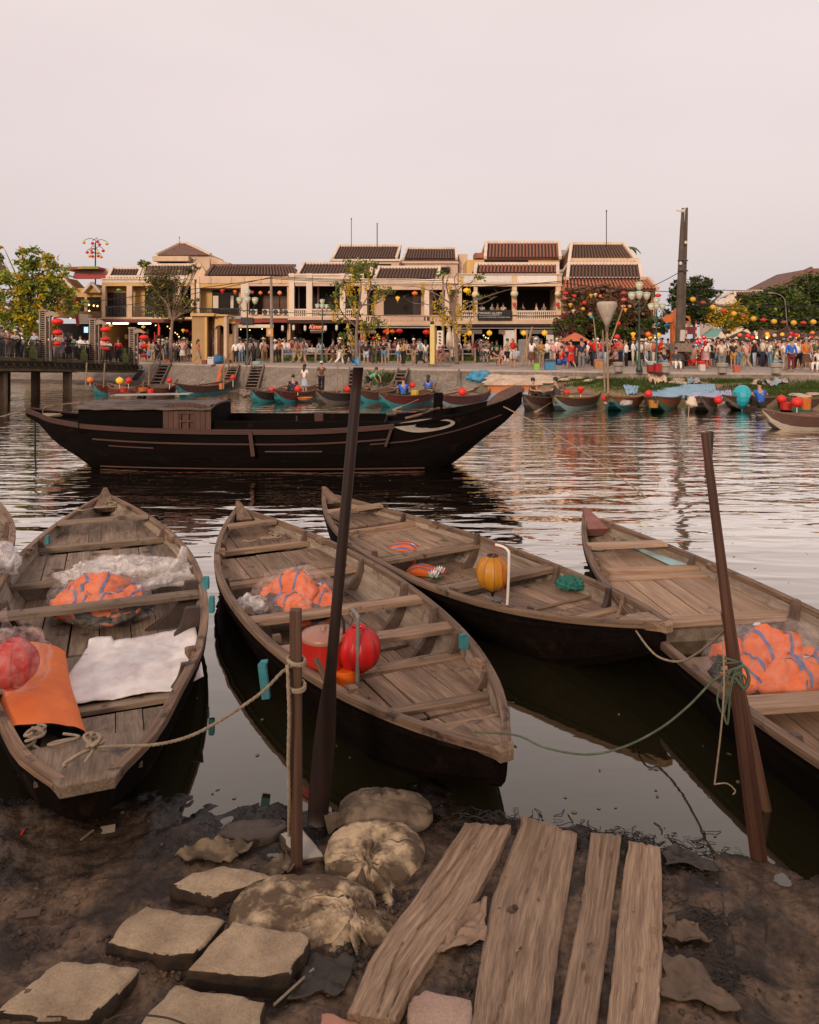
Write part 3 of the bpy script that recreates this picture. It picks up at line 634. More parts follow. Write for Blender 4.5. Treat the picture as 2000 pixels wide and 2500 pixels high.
# ---------------------------------------------------------------- things standing and lying near the camera
def twist_rope(path,r,m,name,label,turns=9,n=5,group=None,sub=None):
 """three strands laid round each other along the path"""
 pts=path;M_=MB();L=0;fr=[]
 px=None
 for i,p in enumerate(pts):
  d=(pts[min(i+1,len(pts)-1)]-pts[max(i-1,0)]).normalized()
  if px is None:
   x=d.cross(Vector((0,0,1)));x=x if x.length>1e-3 else d.cross(Vector((1,0,0)))
  else:x=px-d*px.dot(d)
  x.normalize();px=x
  if i:L+=(p-pts[i-1]).length
  fr.append((p,x,x.cross(d),L))
 for k in range(3):
  M_.tube([p+(x*cos(l/r*.55+k*2.094)+y*sin(l/r*.55+k*2.094))*r*.5 for p,x,y,l in fr],r*.62,n)
 o=M_.build(name,m,origin=pts[0],smooth=True);tag(o,label,'rope',group);return o
def resample(path,step):
 out=[path[0]];acc=0
 for a,b in zip(path,path[1:]):
  l=(b-a).length;
  while acc+l>=step:
   a=a+(b-a)*((step-acc)/l);l=(b-a).length;acc=0;out.append(a.copy())
  acc+=l
 out.append(path[-1]);return out
def pole(name,label,cat,base,top,secs,m,flat=1,n=10):
 b=Vector(base);t=Vector(top);M_=MB();k=14
 pts=[b.lerp(t,i/k)+Vector((.006*sin(i*1.3),0,0))for i in range(k+1)]
 M_.tube(pts,[tab(secs,i/k)for i in range(k+1)],n,flatz=flat,up=(0,1,0));o=M_.build(name,m,origin=b,smooth=False);return tag(o,label,cat)
# tall dark oar standing in the mud between the sandbags and the middle boat
bt=P(772,2035,-.03);tp=PD(875,897,4.42)
om=MB()
k=20;b_=bt;
pts=[b_.lerp(tp,i/k)+Vector((-.045*sin(pi*min(1,i/k*1.6))*0,0,0))for i in range(k+1)]
W_=[(0,.060),(.1,.068),(.2,.068),(.28,.055),(.34,.036),(.42,.034),(1,.031)]
rows=[]
for i,p in enumerate(pts):
 w_=tab(W_,i/k);th=.014 if i/k<.22 else lerp(.014,.031,min(1,(i/k-.22)/.14));th=min(th,w_)
 rows.append([p+Vector((w_*cos(a),th*sin(a),0))for a in[2*pi*j/12 for j in range(12)]])
om.grid(rows,close=True);om.f+=[tuple(range(12)),tuple(len(om.v)-1-j for j in range(12))];om.mi+=[0,0]
om.lc=[Vector((p.z,p.x,p.y))for p in om.v]
tag(om.build('upright_oar',pole_dark,origin=bt,smooth=True),'tall dark oar planted blade down by the topmost sandbag in front of the middle boat','oar')
# square post with the rope
pb=P(725,2132,.03);ptp=PD(722,1487,4.2)
pm=MB();pm.beam(pb-Vector((0,0,.08)),ptp,.062,.05,up=(0,1,0));
tag(pm.build('mooring_post',post_wood,origin=pb,bevel=.004),'short square wooden post with a twisted rope tied round it, standing in the mud','post')
# right pair of poles
rb=P(1856,2118,-.05);rt=PD(1721,1055,4.3)
m=MB();kk=12;pts=[rb.lerp(rt,i/kk)for i in range(kk+1)];m.tube(pts,[tab([(0,.05),(.25,.048),(.5,.04),(.62,.032),(1,.024)],i/kk)for i in range(kk+1)],8,flatz=.8,up=(0,1,0));m.lc=[Vector((p.x*1.0,p.y,p.z))for p in m.lc]
tag(m.build('mooring_pole',pole_wood,origin=rb),'tall reddish brown pole with green rope knotted round it before the right boat','pole')
rb2=P(1878,2010,-.1);rt2=PD(1768,1495,4.62)
m=MB();m.tube([rb2.lerp(rt2,i/8)for i in range(9)],[tab([(0,.034),(.4,.034),(1,.022)],i/8)for i in range(9)],7,up=(0,1,0))
tag(m.build('mooring_pole',mat('paler_pole_wood',(.19,.095,.055),.6,(.09,.04,.025),(1.5,25,25),bump=.3,bscale=(2,60,60),bdist=.003),origin=rb2),'shorter slanting pole leaning behind the tall reddish brown pole','pole')
# grey post far behind in the stream is part of the far side
# long rope from the post to the left boat
ya=4.2
knot=PD(722,1615,ya)+Vector((0,-.045,0))
end=A.T((A.L*.085,-.12,.475))
path=spline([knot,PD(690,1640,4.18),PD(640,1690,4.16),PD(560,1745,4.17),PD(470,1795,4.2),PD(380,1818,4.3),PD(280,1822,4.42),PD(232,1825,4.5)],30)
twist_rope(resample(path,.006),.0088,rope_m,'mooring_rope','twisted pale rope sagging from the square post to the blunt end of the left boat')
e0=PD(232,1825,4.5)
m=MB()
for i in range(3):coil(m,e0+Vector((.0,.0,.0+.012*i)),.045,1.2,.011,.6,rz=i)
m.tube(spline([e0,PD(205,1800,4.55),PD(225,1790,4.6),PD(245,1810,4.55),e0],6),.011,6)
m.tube(spline([e0,PD(200,1838,4.44),PD(160,1862,4.40),PD(158,1872,4.38)],6),.011,6)
m.tube(spline([e0,PD(222,1840,4.42),PD(208,1860,4.40)],6),.011,6)
tag(m.build('rope_knot',rope_m,origin=e0,smooth=True),'knot of pale rope with loose tails on the blunt end of the left boat','rope')
m=MB();c0=A.T((A.L*.056,.16,.475));coil(m,c0,.085,1.3,.009,.45,rz=.4)
tag(m.build('rope_coil',rope_m,origin=c0,smooth=True),'loose loop of pale rope lying beside the mouth of the orange roll','rope')
# rope hanging down the post, with the turns round it
m=MB()
for z_ in(knot.z,knot.z+.01,knot.z-.13,knot.z-.14):
 c=Vector((knot.x+.004,ya,z_));m.tube([c+Vector((.047*cos(a),.043*sin(a),.012*sin(a+z_*40)))for a in[2*pi*j/16 for j in range(17)]],.0105,6)
m.build('rope_turns',rope_m,origin=(knot.x,ya,knot.z),smooth=True);o_=bpy.data.objects['rope_turns'];tag(o_,'turns of pale rope wound round the square post','rope')
path=spline([knot+Vector((-.04,0,0)),PD(703,1650,4.14),PD(706,1750,4.14),PD(704,1850,4.15),PD(706,1950,4.18),PD(706,2040,4.25)],40)
twist_rope(resample(path,.006),.0095,rope_m,'mooring_rope','twisted pale rope hanging straight down along the square post to the white board')
# green line from middle boat end to right pole
pk=PD(1790,1640,4.25)
path=spline([PD(1160,1787,4.75),PD(1260,1795,4.65),PD(1330,1825,4.55),PD(1430,1842,4.45),PD(1520,1825,4.4),PD(1610,1780,4.35),PD(1680,1725,4.3),PD(1745,1660,4.26),pk],14)
m=MB();m.tube(path,.0062,6);tag(m.build('mooring_line',rope_g,origin=path[0],smooth=True),'thin green line sagging from the end of the middle boat to the tall right pole','rope')
m=MB()
for i in range(5):
 c=pk+Vector((-.0,.05,.02*i-.03));m.tube([c+Vector((.06*cos(a),.06*sin(a),.025*sin(a*1+i)))for a in[2*pi*j/14 for j in range(15)]],.0065,6)
for dx,dz,l in((-.06,-.02,.20),(-.04,.0,.28),(.04,.03,.12)):
 m.tube(spline([pk+Vector((0,-.02,0)),pk+Vector((dx*.7,-.03,dz-l*.4)),pk+Vector((dx*1.1,-.03,dz-l)),pk+Vector((dx*1.6,-.02,dz-l*.6)),pk+Vector((dx*.9,-.03,.0)),pk],7),.006,6)
m.tube(spline([pk,pk+Vector((.05,-.02,.04)),pk+Vector((.08,-.02,-.03)),pk+Vector((.05,-.03,-.08)),pk+Vector((0,-.03,-.02))],7),.0095,6)
tag(m.build('rope_knot',rope_g,origin=pk,smooth=True),'bunch of green rope knotted round the tall right pole','rope')
m=MB();m.tube(spline([PD(1765,1555,4.3),PD(1768,1680,4.2),PD(1760,1790,4.2),PD(1745,1915,4.25)],10),.005,5);m.tube(spline([PD(1745,1915,4.3),PD(1775,1913,4.3),PD(1795,1930,4.3),PD(1790,1940,4.3)],6),.004,5)
tag(m.build('thin_cord',rope_m,origin=PD(1765,1555,4.3)),'thin grey cord dangling beside the tall right pole down to the water','cord')
m=MB();c1=PD(1553,1540,6.5)
m.tube(spline([c1,PD(1582,1580,6.2),PD(1612,1606,6.1),PD(1660,1615,5.9),PD(1710,1590,5.7),PD(1765,1545,5.4),PD(1772,1535,4.6)],10),.009,6);tag(m.build('mooring_line',rope_m,origin=c1,smooth=True),'thin grey line from the beak of the boat behind to the right pole','rope')
# small ropes on the far ends
def rope_heap(c,r,label,m_=rope_m,n=3):
 c=Vector(c);m=MB()
 for i in range(n):coil(m,c+Vector((.03*i,.02*i,.012*i)),r*(1-.18*i),1.3,.011,.55,rz=i*.8)
 m.tube(spline([c+Vector((-r,0,0)),c+Vector((-r*1.6,-r*.8,0)),c+Vector((-r*2.4,-r*.5,.0))],6),.011,6)
 tag(m.build('rope_coil',m_,origin=c,smooth=True),label,'rope')
rope_heap(A.T((A.L*.862,0,.56)),.16,'tangle of pale rope on the bow seat of the left boat',n=4)
rope_heap(B.T((B.L*.82,-.12,.37)),.14,'loop of pale rope on the bow planks of the middle boat')
rope_heap(C.T((C.L*.86,-.28,.40)),.13,'loose rope on the bow planks of the boat behind the middle one')
rope_heap(D.T((D.L*.862,-.06,.37)),.20,'ring of green rope on the bow planks of the right boat',rope_g)
# turquoise wedges between boats
def block(px,py,Y,w_,h,label,rz=0,lean=0):
 c=PD(px,py,Y);m=MB();m.box((0,0,0),(w_,.05,h),rz=rz,ry=lean);m.box((0,0,h/2+.01),(w_*.9,.045,.02),rz=rz,ry=lean)
 o=m.build('fender_block',teal,bevel=.005);o.location=c;tag(o,label,'block','turquoise wooden fender blocks')
block(645,1662,5.6,.06,.26,'long turquoise block hanging on the near flank of the middle boat',lean=-.12)
block(503,1425,7.4,.06,.10,'small turquoise block wedged between the left and middle boats, the farther of two')
block(517,1478,7.0,.05,.13,'small turquoise block wedged between the left and middle boats, the nearer of two')
block(1132,1568,6.3,.07,.10,'short turquoise block tied on the far gunwale of the middle boat',rz=.4)
block(116,1320,9.6,.05,.09,'tiny turquoise block on the gunwale of the left boat near its bow')

# ---------------------------------------------------------------- life jackets in plastic bags
def film_mat(name,op,col=(.75,.68,.66)):
 m=bpy.data.materials.new(name);m.use_nodes=True;t=m.node_tree;L=t.links.new;N=t.nodes.new;b=t.nodes['Principled BSDF']
 b.inputs['Base Color'].default_value=(*col,1);b.inputs['Roughness'].default_value=.22
 tr=N('ShaderNodeBsdfTransparent');mx=N('ShaderNodeMixShader');g=N('ShaderNodeAttribute');g.attribute_name='lc'
 n=N('ShaderNodeTexNoise');n.inputs['Scale'].default_value=7;n.inputs['Detail'].default_value=5;n.inputs['Distortion'].default_value=1.5;L(g.outputs['Vector'],n.inputs['Vector'])
 r=N('ShaderNodeMapRange');r.inputs['From Min'].default_value=.35;r.inputs['From Max'].default_value=.75;r.inputs['To Min'].default_value=op*.45;r.inputs['To Max'].default_value=min(1,op*2.2);L(n.outputs[0],r.inputs[0])
 L(r.outputs[0],mx.inputs[0]);L(tr.outputs[0],mx.inputs[1]);L(b.outputs[0],mx.inputs[2]);L(mx.outputs[0],t.nodes['Material Output'].inputs[0])
 n2=N('ShaderNodeTexNoise');n2.inputs['Scale'].default_value=16;n2.inputs['Detail'].default_value=4;n2.inputs['Distortion'].default_value=2;L(g.outputs['Vector'],n2.inputs['Vector'])
 bp=N('ShaderNodeBump');bp.inputs['Strength'].default_value=.9;bp.inputs['Distance'].default_value=.02;L(n2.outputs[0],bp.inputs['Height']);L(bp.outputs[0],b.inputs['Normal'])
 return m
film=film_mat('clear_plastic_film',.11);film_w=film_mat('milky_plastic_film',.42,(.78,.72,.70));filmpink=film_mat('pinkish_plastic_film',.13,(.85,.60,.56))
def blob(m,c,r,rz=0,n=40,mm=24,amp=.12,fr=3,seed=0,low=.5):
 c=Vector(c);R_=Matrix.Rotation(rz,3,'Z');rows=[]
 for i in range(mm+1):
  t=pi*i/mm;row=[]
  for k in range(n):
   a=2*pi*k/n;d=Vector((sin(t)*cos(a),sin(t)*sin(a),cos(t)))
   f=1+amp*fbm(d.x*fr+seed,d.y*fr,d.z*fr+seed,4)+amp*.35*abs(nz(d.x*9+seed,d.y*9,d.z*9))
   z=d.z*r[2]*f;z=z*(low if z<0 else 1)
   row.append(c+R_@Vector((d.x*r[0]*f,d.y*r[1]*f,z)))
  rows.append(row)
 m.grid(rows,close=True,flip=True)
def vest(root,c,w_,h,curve,rz,tilt,seed):
 """one folded life jacket: a curved orange slab with blue straps and reflectors"""
 T=Matrix.Translation(Vector(c))@Matrix.Rotation(rz,4,'Z')@Matrix.Rotation(tilt,4,'X')
 def surf(u,v,o=0):
  x=(u-.5)*w_;a=(v-.5)*curve;y=h*(v-.5)*.8;z=h*.42*cos(a*1.4)-h*.3+.012*fbm(u*3+seed,v*4,seed,3)+o
  z-=.5*w_*(abs(u-.5)*2)**2.4*.35
  return T@Vector((x,y,z))
 m=MB();nu,nv=12,14;top=[[surf(i/nu,j/nv)for j in range(nv+1)]for i in range(nu+1)];bot=[[surf(i/nu,j/nv,-.05)for j in range(nv+1)]for i in range(nu+1)]
 m.grid(top);m.grid(bot,flip=True);m.grid([top[0],bot[0]],flip=True);m.grid([top[-1],bot[-1]]);m.grid([[r[0]for r in top],[r[0]for r in bot]]);m.grid([[r[-1]for r in top],[r[-1]for r in bot]],flip=True)
 v_=m.build('life_jacket',orange,root,smooth=True)
 for v0 in(.22,.5,.76):
  m=MB();m.grid([[surf(u/nu,v0+dv+.04*sin(u*.6+seed),.006)for dv in(-.035,0,.035)]for u in range(nu+1)],flip=False);m.build('strap',blue_strap,v_)
 m=MB();m.grid([[surf(u,v,.007)for v in(.60,.68)]for u in(.12,.25)]);m.grid([[surf(u,v,.007)for v in(.60,.68)]for u in(.74,.87)]);m.build('reflector',refl,v_)
 return v_
def vest_bag(c,r,rz,label,n=5,flm=film,seed=1,extra=None,tail=None):
 c=Vector(c);root=thing('bag_of_life_jackets',label,'bag',c,'plastic bags of orange life jackets in the boats');rnd=random.Random(seed);R_=Matrix.Rotation(rz,3,'Z')
 for i in range(n): # each jacket a puffy folded slab with straps lying over it
  a=i*2.4+seed;q=(0 if i==0 else .50);w=(.50,.44,.62)if i else(.56,.50,.86)
  p=c+R_@Vector((r[0]*q*cos(a),r[1]*q*sin(a),r[2]*(.34 if i else .46)))
  rr=Vector((r[0]*w[0],r[1]*w[1],r[2]*w[2]*.72));ra=rz+rnd.uniform(-.5,.5);Q=Matrix.Rotation(ra,3,'Z')
  def S(t,f,o=0,p=p,rr=rr,Q=Q,sd=seed+i*3):
   d=Vector((sin(t)*cos(f),sin(t)*sin(f),cos(t)));k=1+.26*fbm(d.x*2+sd,d.y*2,d.z*2,4)-.13*abs(sin(f*1.5+sd))*sin(t)+.07*abs(nz(d.x*5+sd,d.y*5,d.z*5))
   return p+Q@Vector((d.x*rr.x*k,d.y*rr.y*k,d.z*rr.z*k*(1 if d.z>0 else .6)))+d*o
  m=MB();m.grid([[S(pi*u/20,2*pi*k/36)for k in range(36)]for u in range(21)],close=True,flip=True);v_=m.build('life_jacket',orange,root,smooth=True)
  for off in((-.5,.15),(-.2,.45),(.0,.6),(-.45,-.05))[i%4]: # straps cross the slab from side to side
   m=MB();row=[]
   for k in range(22):
    u=lerp(-1.25,1.25,k/21);pts=[]
    for dv in(-.045,0,.045):
     x=off+dv+.12*sin(u*2+seed+i);y=u;t=min(1.9,sqrt(x*x+y*y)*1.0);pts.append(S(t,atan2(y,x),.010))
    row.append(pts)
   m.grid(row);m.build('strap',blue_strap,v_)
  m=MB()
  for x0 in(-.35,.16):
   m.grid([[S(sqrt(x*x+y*y),atan2(y,x),.012)for y in(.30,.37,.44)]for x in(x0,x0+.1,x0+.2)])
  m.build('reflector',refl,v_)
 m=MB();blob(m,c+Vector((0,0,r[2]*.30)),(r[0]*.9,r[1]*.9,r[2]*.34),rz,28,16,.2,3,seed+5,.7);m.build('dark_gap_fill',blackm,root,smooth=True)  # black filler that keeps the gaps between the jackets dark
 m=MB();blob(m,c+Vector((0,0,r[2]*.35)),(r[0]*.98,r[1]*.98,r[2]*.84),rz,64,36,.14,1.8,seed,.55)
 m.build('plastic_film',flm,root,smooth=True)
 return root
vest_bag(A.T((A.L*.475,.0,.06)),(.62,.40,.42),-.30,'clear bag of orange life jackets under the thwart of the left boat',6,film,2)
m=MB();cA=A.T((A.L*.535,-.30,.30));blob(m,cA,(.74,.33,.24),.1,60,30,.26,2.6,8,.4)
m.tube(spline([cA+Vector((.45,0,.05)),cA+Vector((.6,-.05,.22)),cA+Vector((.62,.0,.36))],6),[.16,.15,.13,.12,.12,.11,.10,.09,.08,.07,.07,.06,.05],14,flatz=.5)
tag(m.build('plastic_sheet',film_w,origin=cA,smooth=True),'crumpled milky plastic sheet heaped behind the bag in the left boat','plastic sheet')
vest_bag(B.T((B.L*.50,.22,.10)),(.52,.36,.46),-.25,'pinkish bag of orange life jackets in the middle boat, behind its farther thwart',5,filmpink,4)
m=MB();cB=B.T((B.L*.50,.70,.30));blob(m,cB,(.17,.13,.13),.1,30,18,.3,3,3,.7);tag(m.build('plastic_bag',film_w,origin=cB,smooth=True),'small crumpled white plastic bag against the left gunwale of the middle boat','plastic bag')
vest_bag(D.T((D.L*.452,.13,.08)),(.56,.46,.52),.1,'largest bag of orange life jackets, behind the thwart of the right boat',7,film,9)
m=MB();cD=D.T((D.L*.37,-.42,.08));blob(m,cD,(.3,.24,.12),.5,40,20,.35,3,3,.4);tag(m.build('plastic_sheet',film,origin=cD,smooth=True),'loose end of clear plastic on the floor of the right boat under its thwart','plastic sheet')
vest_bag(E.T((E.L*.50,-.45,.22)),(.42,.40,.32),.2,'clear bag of orange life jackets cut off by the left edge of the view',4,film_w,12)
m=MB();cE=Vector((-4.85,8.45,.47));blob(m,cE,(.46,.42,.26),.2,50,26,.24,2.4,41,.5);tag(m.build('plastic_sheet',film_w,origin=cE,smooth=True),'milky plastic sheet spilling over the gunwale at the left edge of the view','plastic sheet')
# loose life jackets in boat C
rC=thing('life_jacket','single orange life jacket with blue straps lying in the boat behind the middle one','life jacket',C.T((C.L*.60,.05,.08)))
v1=vest(rC,C.T((C.L*.615,.10,.30)),.42,.42,1.2,-.3,.25,3);v2=vest(rC,C.T((C.L*.555,.05,.12)),.4,.34,1.0,-.2,.1,6)
m=MB();m.box(C.T((C.L*.62,.42,.14)),(.35,.2,.1),rz=.1);m.tube(spline([C.T((C.L*.62,.2,.24)),C.T((C.L*.62,.4,.22)),C.T((C.L*.61,.55,.2))],5),.012,6);m.build('black_lining',blackm,rC,bevel=.02)
# folded paper lotus lamps on C
def lotus(c,label,cols):
 m=MB();c=Vector(c)
 for ring,(r,h,mi)in enumerate(((.10,.05,0),(.075,.085,1),(.045,.10,1))):
  for i in range(8):
   a=i*pi/4+ring*.4;m.cur=mi
   d=Vector((cos(a),sin(a),0));p=Vector((-sin(a),cos(a),0))
   m.add([c,c+d*r*.6+p*.03+Vector((0,0,h*.3)),c+d*r+Vector((0,0,h)),c+d*r*.6-p*.03+Vector((0,0,h*.3))],[(0,1,2,3)])
 return tag(m.build('paper_lotus_lamp',cols,origin=c),label,'lamp')
lotus(C.T((C.L*.50,.12,.1)),'small paper lotus lamp, white and green, by the yellow lantern boat thwart',[mat('green_paper',(.03,.3,.06),.7),mat('white_paper',(.75,.72,.70),.7)])
lotus(C.T((C.L*.515,-.03,.1)),'small paper lotus lamp, white and red, beside the life jacket',[mat('red_paper',(.65,.04,.03),.7),mat('white_paper',(.75,.72,.70),.7)])
# green net
m=MB();cN=C.T((C.L*.26,-.62,.33));blob(m,cN,(.15,.10,.09),-.3,50,24,.5,3.4,6,.4);tag(m.build('fishing_net',mat('green_net',(.01,.16,.12),.7,(.004,.05,.042),(25,25,25),bump=.8,bscale=(60,60,60)),origin=cN,smooth=True),'bunched dark green net beside the gunwale of the yellow lantern boat','net')
# pale blue patch on D foredeck
m=MB(D.T);m.prism([Vector((D.L*.865,-.20,.358)),Vector((D.L*.855,-.30,.358)),Vector((D.L*.775,-.56,.345)),Vector((D.L*.775,-.34,.345))],(0,0,.006));tag(m.build('blue_board',mat('pale_blue_board',(.36,.52,.52),.6,(.28,.42,.42),(9,9,9)),origin=D.T((D.L*.82,-.4,.35)),fix=True),'narrow pale blue board on the bow planks of the right boat','board')

# ---------------------------------------------------------------- silk lanterns
def lantern(name,c,r,h,m_,label,gn=12,tas=True,tm=None,group=None,cat='lantern',seg=48,body='ell',parts=True):
 c=Vector(c);root=thing(name,label,cat,c,group);k=14;pr=[]
 for i in range(k+1):
  t=i/k;
  if body=='ell':q=sqrt(max(0,1-((t-.5)*2*.93)**2))*.96+.0
  elif body=='drop':q=max(.16,sin(pi*min(1,t*.78+.0))**.9 if t>.15 else .25+t*2.2)
  else:q=.8
  pr.append((r*max(.30,q),(t-.5)*h))
 m=MB();m.lathe(pr,seg,c,gore=.10,gn=gn,cap=False);m.build('silk_cover',m_,root,smooth=True);m=MB()
 for q in range(gn):a=2*pi*(q+.5)/gn;m.tube([c+Vector((rr*1.004*cos(a),rr*1.004*sin(a),zz))for rr,zz in pr],.0022,4)
 m.build('ribs',mat('lantern_rib_wire',(.20,.05,.02),.5),root)
 m=MB();m.lathe([(r*.33,h*.5-.004),(r*.34,h*.5+.01),(r*.30,h*.5+.012),(r*.30,h*.5-.02)],18,c,cap=False);m.lathe([(r*.30,-h*.5-.015),(r*.32,-h*.5+.0),(r*.28,-h*.5)],18,c);m.build('rim',tm or m_,root,smooth=True)
 return root
def tassel(root,top,l,m_,bead=None):
 top=Vector(top);m=MB();m.tube([top,top-Vector((0,0,l*.35))],.003,4)
 rnd=random.Random(3)
 for i in range(26):
  a=rnd.uniform(0,6.28);q=rnd.uniform(.004,.016);p=top-Vector((0,0,l*.42));m.tube([p,p+Vector((q*cos(a),q*sin(a),-l*.3)),p+Vector((q*1.5*cos(a),q*1.5*sin(a),-l*.58))],.0016,3)
 m.build('tassel',m_,root)
 if bead:m=MB();m.ell(top-Vector((0,0,l*.36)),(.016,.016,.016),12,8);m.build('bead',bead,root,smooth=True)
# red lantern on its grey pipe, in the middle boat
Yr=6.1;cr=PD(875,1584,Yr)
RL=lantern('silk_lantern',cr,.19,.335,redcloth,'round red silk lantern with red tassel on a grey pipe in the middle boat')
tassel(RL,cr-Vector((-.01,0,.165)),.24,redcloth,mat('dark_bead',(.05,.02,.01),.3))
pipe=mat('grey_pipe',(.22,.20,.19),.5,(.15,.13,.12),(20,20,20));whitepipe=mat('white_pipe',(.74,.66,.62),.4,(.6,.52,.48),(10,10,10))
m=MB();pbase=PD(872,1725,Yr-.10);m.tube(spline([pbase,PD(873,1640,Yr-.15),PD(874,1520,Yr-.16),PD(872,1503,Yr-.15),PD(862,1490,Yr-.08),PD(858,1486,Yr-.02)],8),.0165,10);tag(m.build('lantern_pipe',pipe,origin=pbase,smooth=True),'grey bent pipe holding up the red lantern in the middle boat','pipe')
m=MB();m.tube(spline([PD(858,1486,Yr-.02),PD(852,1500,Yr-.03),PD(862,1512,Yr),PD(856,1530,Yr),PD(864,1542,Yr)],7),.003,5);m.tube(spline([PD(870,1650,Yr-.1),PD(878,1690,Yr-.1),PD(892,1705,Yr-.1),PD(905,1718,Yr-.1)],7),.004,5);tag(m.build('lamp_wire',blackm,origin=PD(858,1486,Yr)),'thin dark wire dangling from the pipe of the red lantern','wire')
# yellow lantern
Yy=7.55;cy=PD(1203,1398,Yy)
YL=lantern('silk_lantern',cy,.178,.33,yelcloth,'round mustard yellow silk lantern with a dark wood base hanging in the boat behind',10,tm=mat('dark_lantern_wood',(.03,.015,.01),.4))
tassel(YL,cy-Vector((0,0,.2)),.24,yelcloth,mat('dark_bead',(.05,.02,.01),.3))
m=MB();m.lathe([(.05,-.155),(.045,-.18),(.02,-.20),(.012,-.235)],12,cy);m.build('base_cap',MATS['dark_lantern_wood'],YL,smooth=True)
m=MB();pb2=PD(1236,1503,Yy-.1);m.tube(spline([pb2,PD(1240,1450,Yy-.1),PD(1243,1360,Yy-.1),PD(1240,1344,Yy-.08),PD(1228,1335,Yy-.05),PD(1210,1330,Yy)],8),.014,10);tag(m.build('lantern_pipe',whitepipe,origin=pb2,smooth=True),'white bent pipe holding up the yellow lantern','pipe')
m=MB();m.tube(spline([PD(1210,1328,Yy),PD(1203,1345,Yy),PD(1207,1356,Yy)],6),.003,5);m.tube(spline([PD(1215,1340,Yy),PD(1225,1375,Yy-.15),PD(1228,1430,Yy-.16),PD(1230,1470,Yy-.1)],7),.003,5);tag(m.build('lamp_wire',redcloth,origin=PD(1210,1328,Yy)),'thin red wire running down from the yellow lantern','wire')
m=MB();cb=PD(1204,1480,Yy+.05);m.box(cb,(.15,.12,.13));bx_=thing('black_box','small black box with a white label standing under the yellow lantern','box',cb);m.build('case',mat('black_plastic',(.012,.012,.012),.35),bx_,bevel=.006)
m=MB();m.box(cb+Vector((-.035,-.063,-.01)),(.045,.004,.06));m.build('label_sticker',mat('white_label',(.7,.66,.64),.6),bx_)
# pink lantern in a plastic bag on the left boat
Yp=5.35;cp=PD(32,1620,Yp)
PLn=lantern('silk_lantern',cp,.175,.31,mat('coral_silk',(.80,.06,.045),.5,(.65,.035,.035),(4,4,4),trans=.25),'coral red lantern wrapped in clear plastic above the orange roll',8)
m=MB();blob(m,cp+Vector((.03,0,.03)),(.215,.2,.215),0,50,30,.28,2.4,31,1);m.tube(spline([cp+Vector((-.05,0,.2)),cp+Vector((-.06,0,.30)),cp+Vector((-.10,0,.36))],6),[.10,.08,.07,.055,.045,.035,.03,.035,.04,.05,.06,.07,.075],14,flatz=.7)
m.build('plastic_wrap',filmpink,PLn,smooth=True)
m=MB();q0=PD(-8,1760,Yp);m.tube(spline([q0,PD(-10,1600,Yp),PD(0,1545,Yp),PD(15,1538,Yp),PD(34,1546,Yp)],7),.014,8);tag(m.build('lantern_pipe',pipe,origin=q0,smooth=True),'bent pipe holding the wrapped coral lantern at the left edge','pipe')
# red bin with lid and bail handle
Yb=6.1;cbn=PD(790,1690,Yb);BN=thing('lidded_bin','red plastic bin with a brownish knobbed lid behind the tall dark oar','bin',cbn)
hb=(1690-1548)*Yb/F
binr=mat('red_plastic',(.46,.018,.010),.4,(.36,.014,.008),(3,3,3));lidm=mat('brown_plastic_lid',(.42,.20,.135),.4,(.34,.15,.10),(6,6,6))
m=MB();m.lathe([(.144,0),(.16,.02),(.176,hb)],32,cbn);m.build('body',binr,BN,smooth=False)
m=MB();m.lathe([(.183,hb-.03),(.186,hb-.01),(.181,hb),(.176,hb+.012),(.12,hb+.026),(.03,hb+.034),(.02,hb+.035),(.025,hb+.06),(.02,hb+.066),(0.001,hb+.067)],32,cbn,cap=False);m.build('lid',lidm,BN,smooth=True)
m=MB();m.tube(spline([cbn+Vector((.16,-.03,hb-.06)),cbn+Vector((.165,-.03,hb+.1)),cbn+Vector((.12,0,hb+.18)),cbn+Vector((.07,.05,hb+.19)),cbn+Vector((.06,.1,hb+.1))],6),.011,8);m.build('handle',blackm,BN,smooth=True)
cbo=PD(842,1702,Yb-.05);m=MB();m.lathe([(.09,0),(.105,.02),(.11,.23),(.10,.235)],28,cbo);tag(m.build('plastic_bucket',mat('orange_plastic',(.72,.13,.012),.35),origin=cbo),'small orange plastic tub half hidden under the red lantern','bucket')
p0=PD(812,1690,5.3);p1=PD(770,1608,5.35);m=MB();m.tube([p0,p1],.024,10);tag(m.build('short_stake',post_wood,origin=p0),'short round wooden stake leaning in front of the red bin','stake')

# ---------------------------------------------------------------- white sheet and orange roll in boat A
def sheet_pts():
 m=MB();rows=[];nU,nV=36,24
 quad=[(0.175,.30),(.175,-.80),(.345,-.86),(.335,.10)] # (s, y) in the boat
 for i in range(nU+1):
  u=i/nU;row=[]
  for j in range(nV+1):
   v=j/nV
   a=(lerp(quad[0][0],quad[1][0],u),lerp(quad[0][1],quad[1][1],u));b=(lerp(quad[3][0],quad[2][0],u),lerp(quad[3][1],quad[2][1],u))
   s_=lerp(a[0],b[0],v);y=lerp(a[1],b[1],v)
   y+=.03*sin(v*5)*(1-u)
   zd=.245 if s_<.2 else lerp(.245,.20,(s_-.2)/.13)
   z=zd+.02+.03*abs(fbm(u*2.6,v*2.6,4,4))+.02*max(0,sin(u*7+v*9))*.6+(.022*max(0,1-abs(nz(u*4,v*3,8))*7)+.014*max(0,1-abs(nz(u*3+v*5,v*2,18))*9))*min(1,6*min(u,1-u,v,1-v))
   if u>.8:z+=(u-.8)*.32
   if v>.93 and u<.2:z+=.05
   row.append(Vector((s_*A.L,y,z)))
  rows.append(row)
 m.T=A.T;m.grid(rows,flip=True);return m
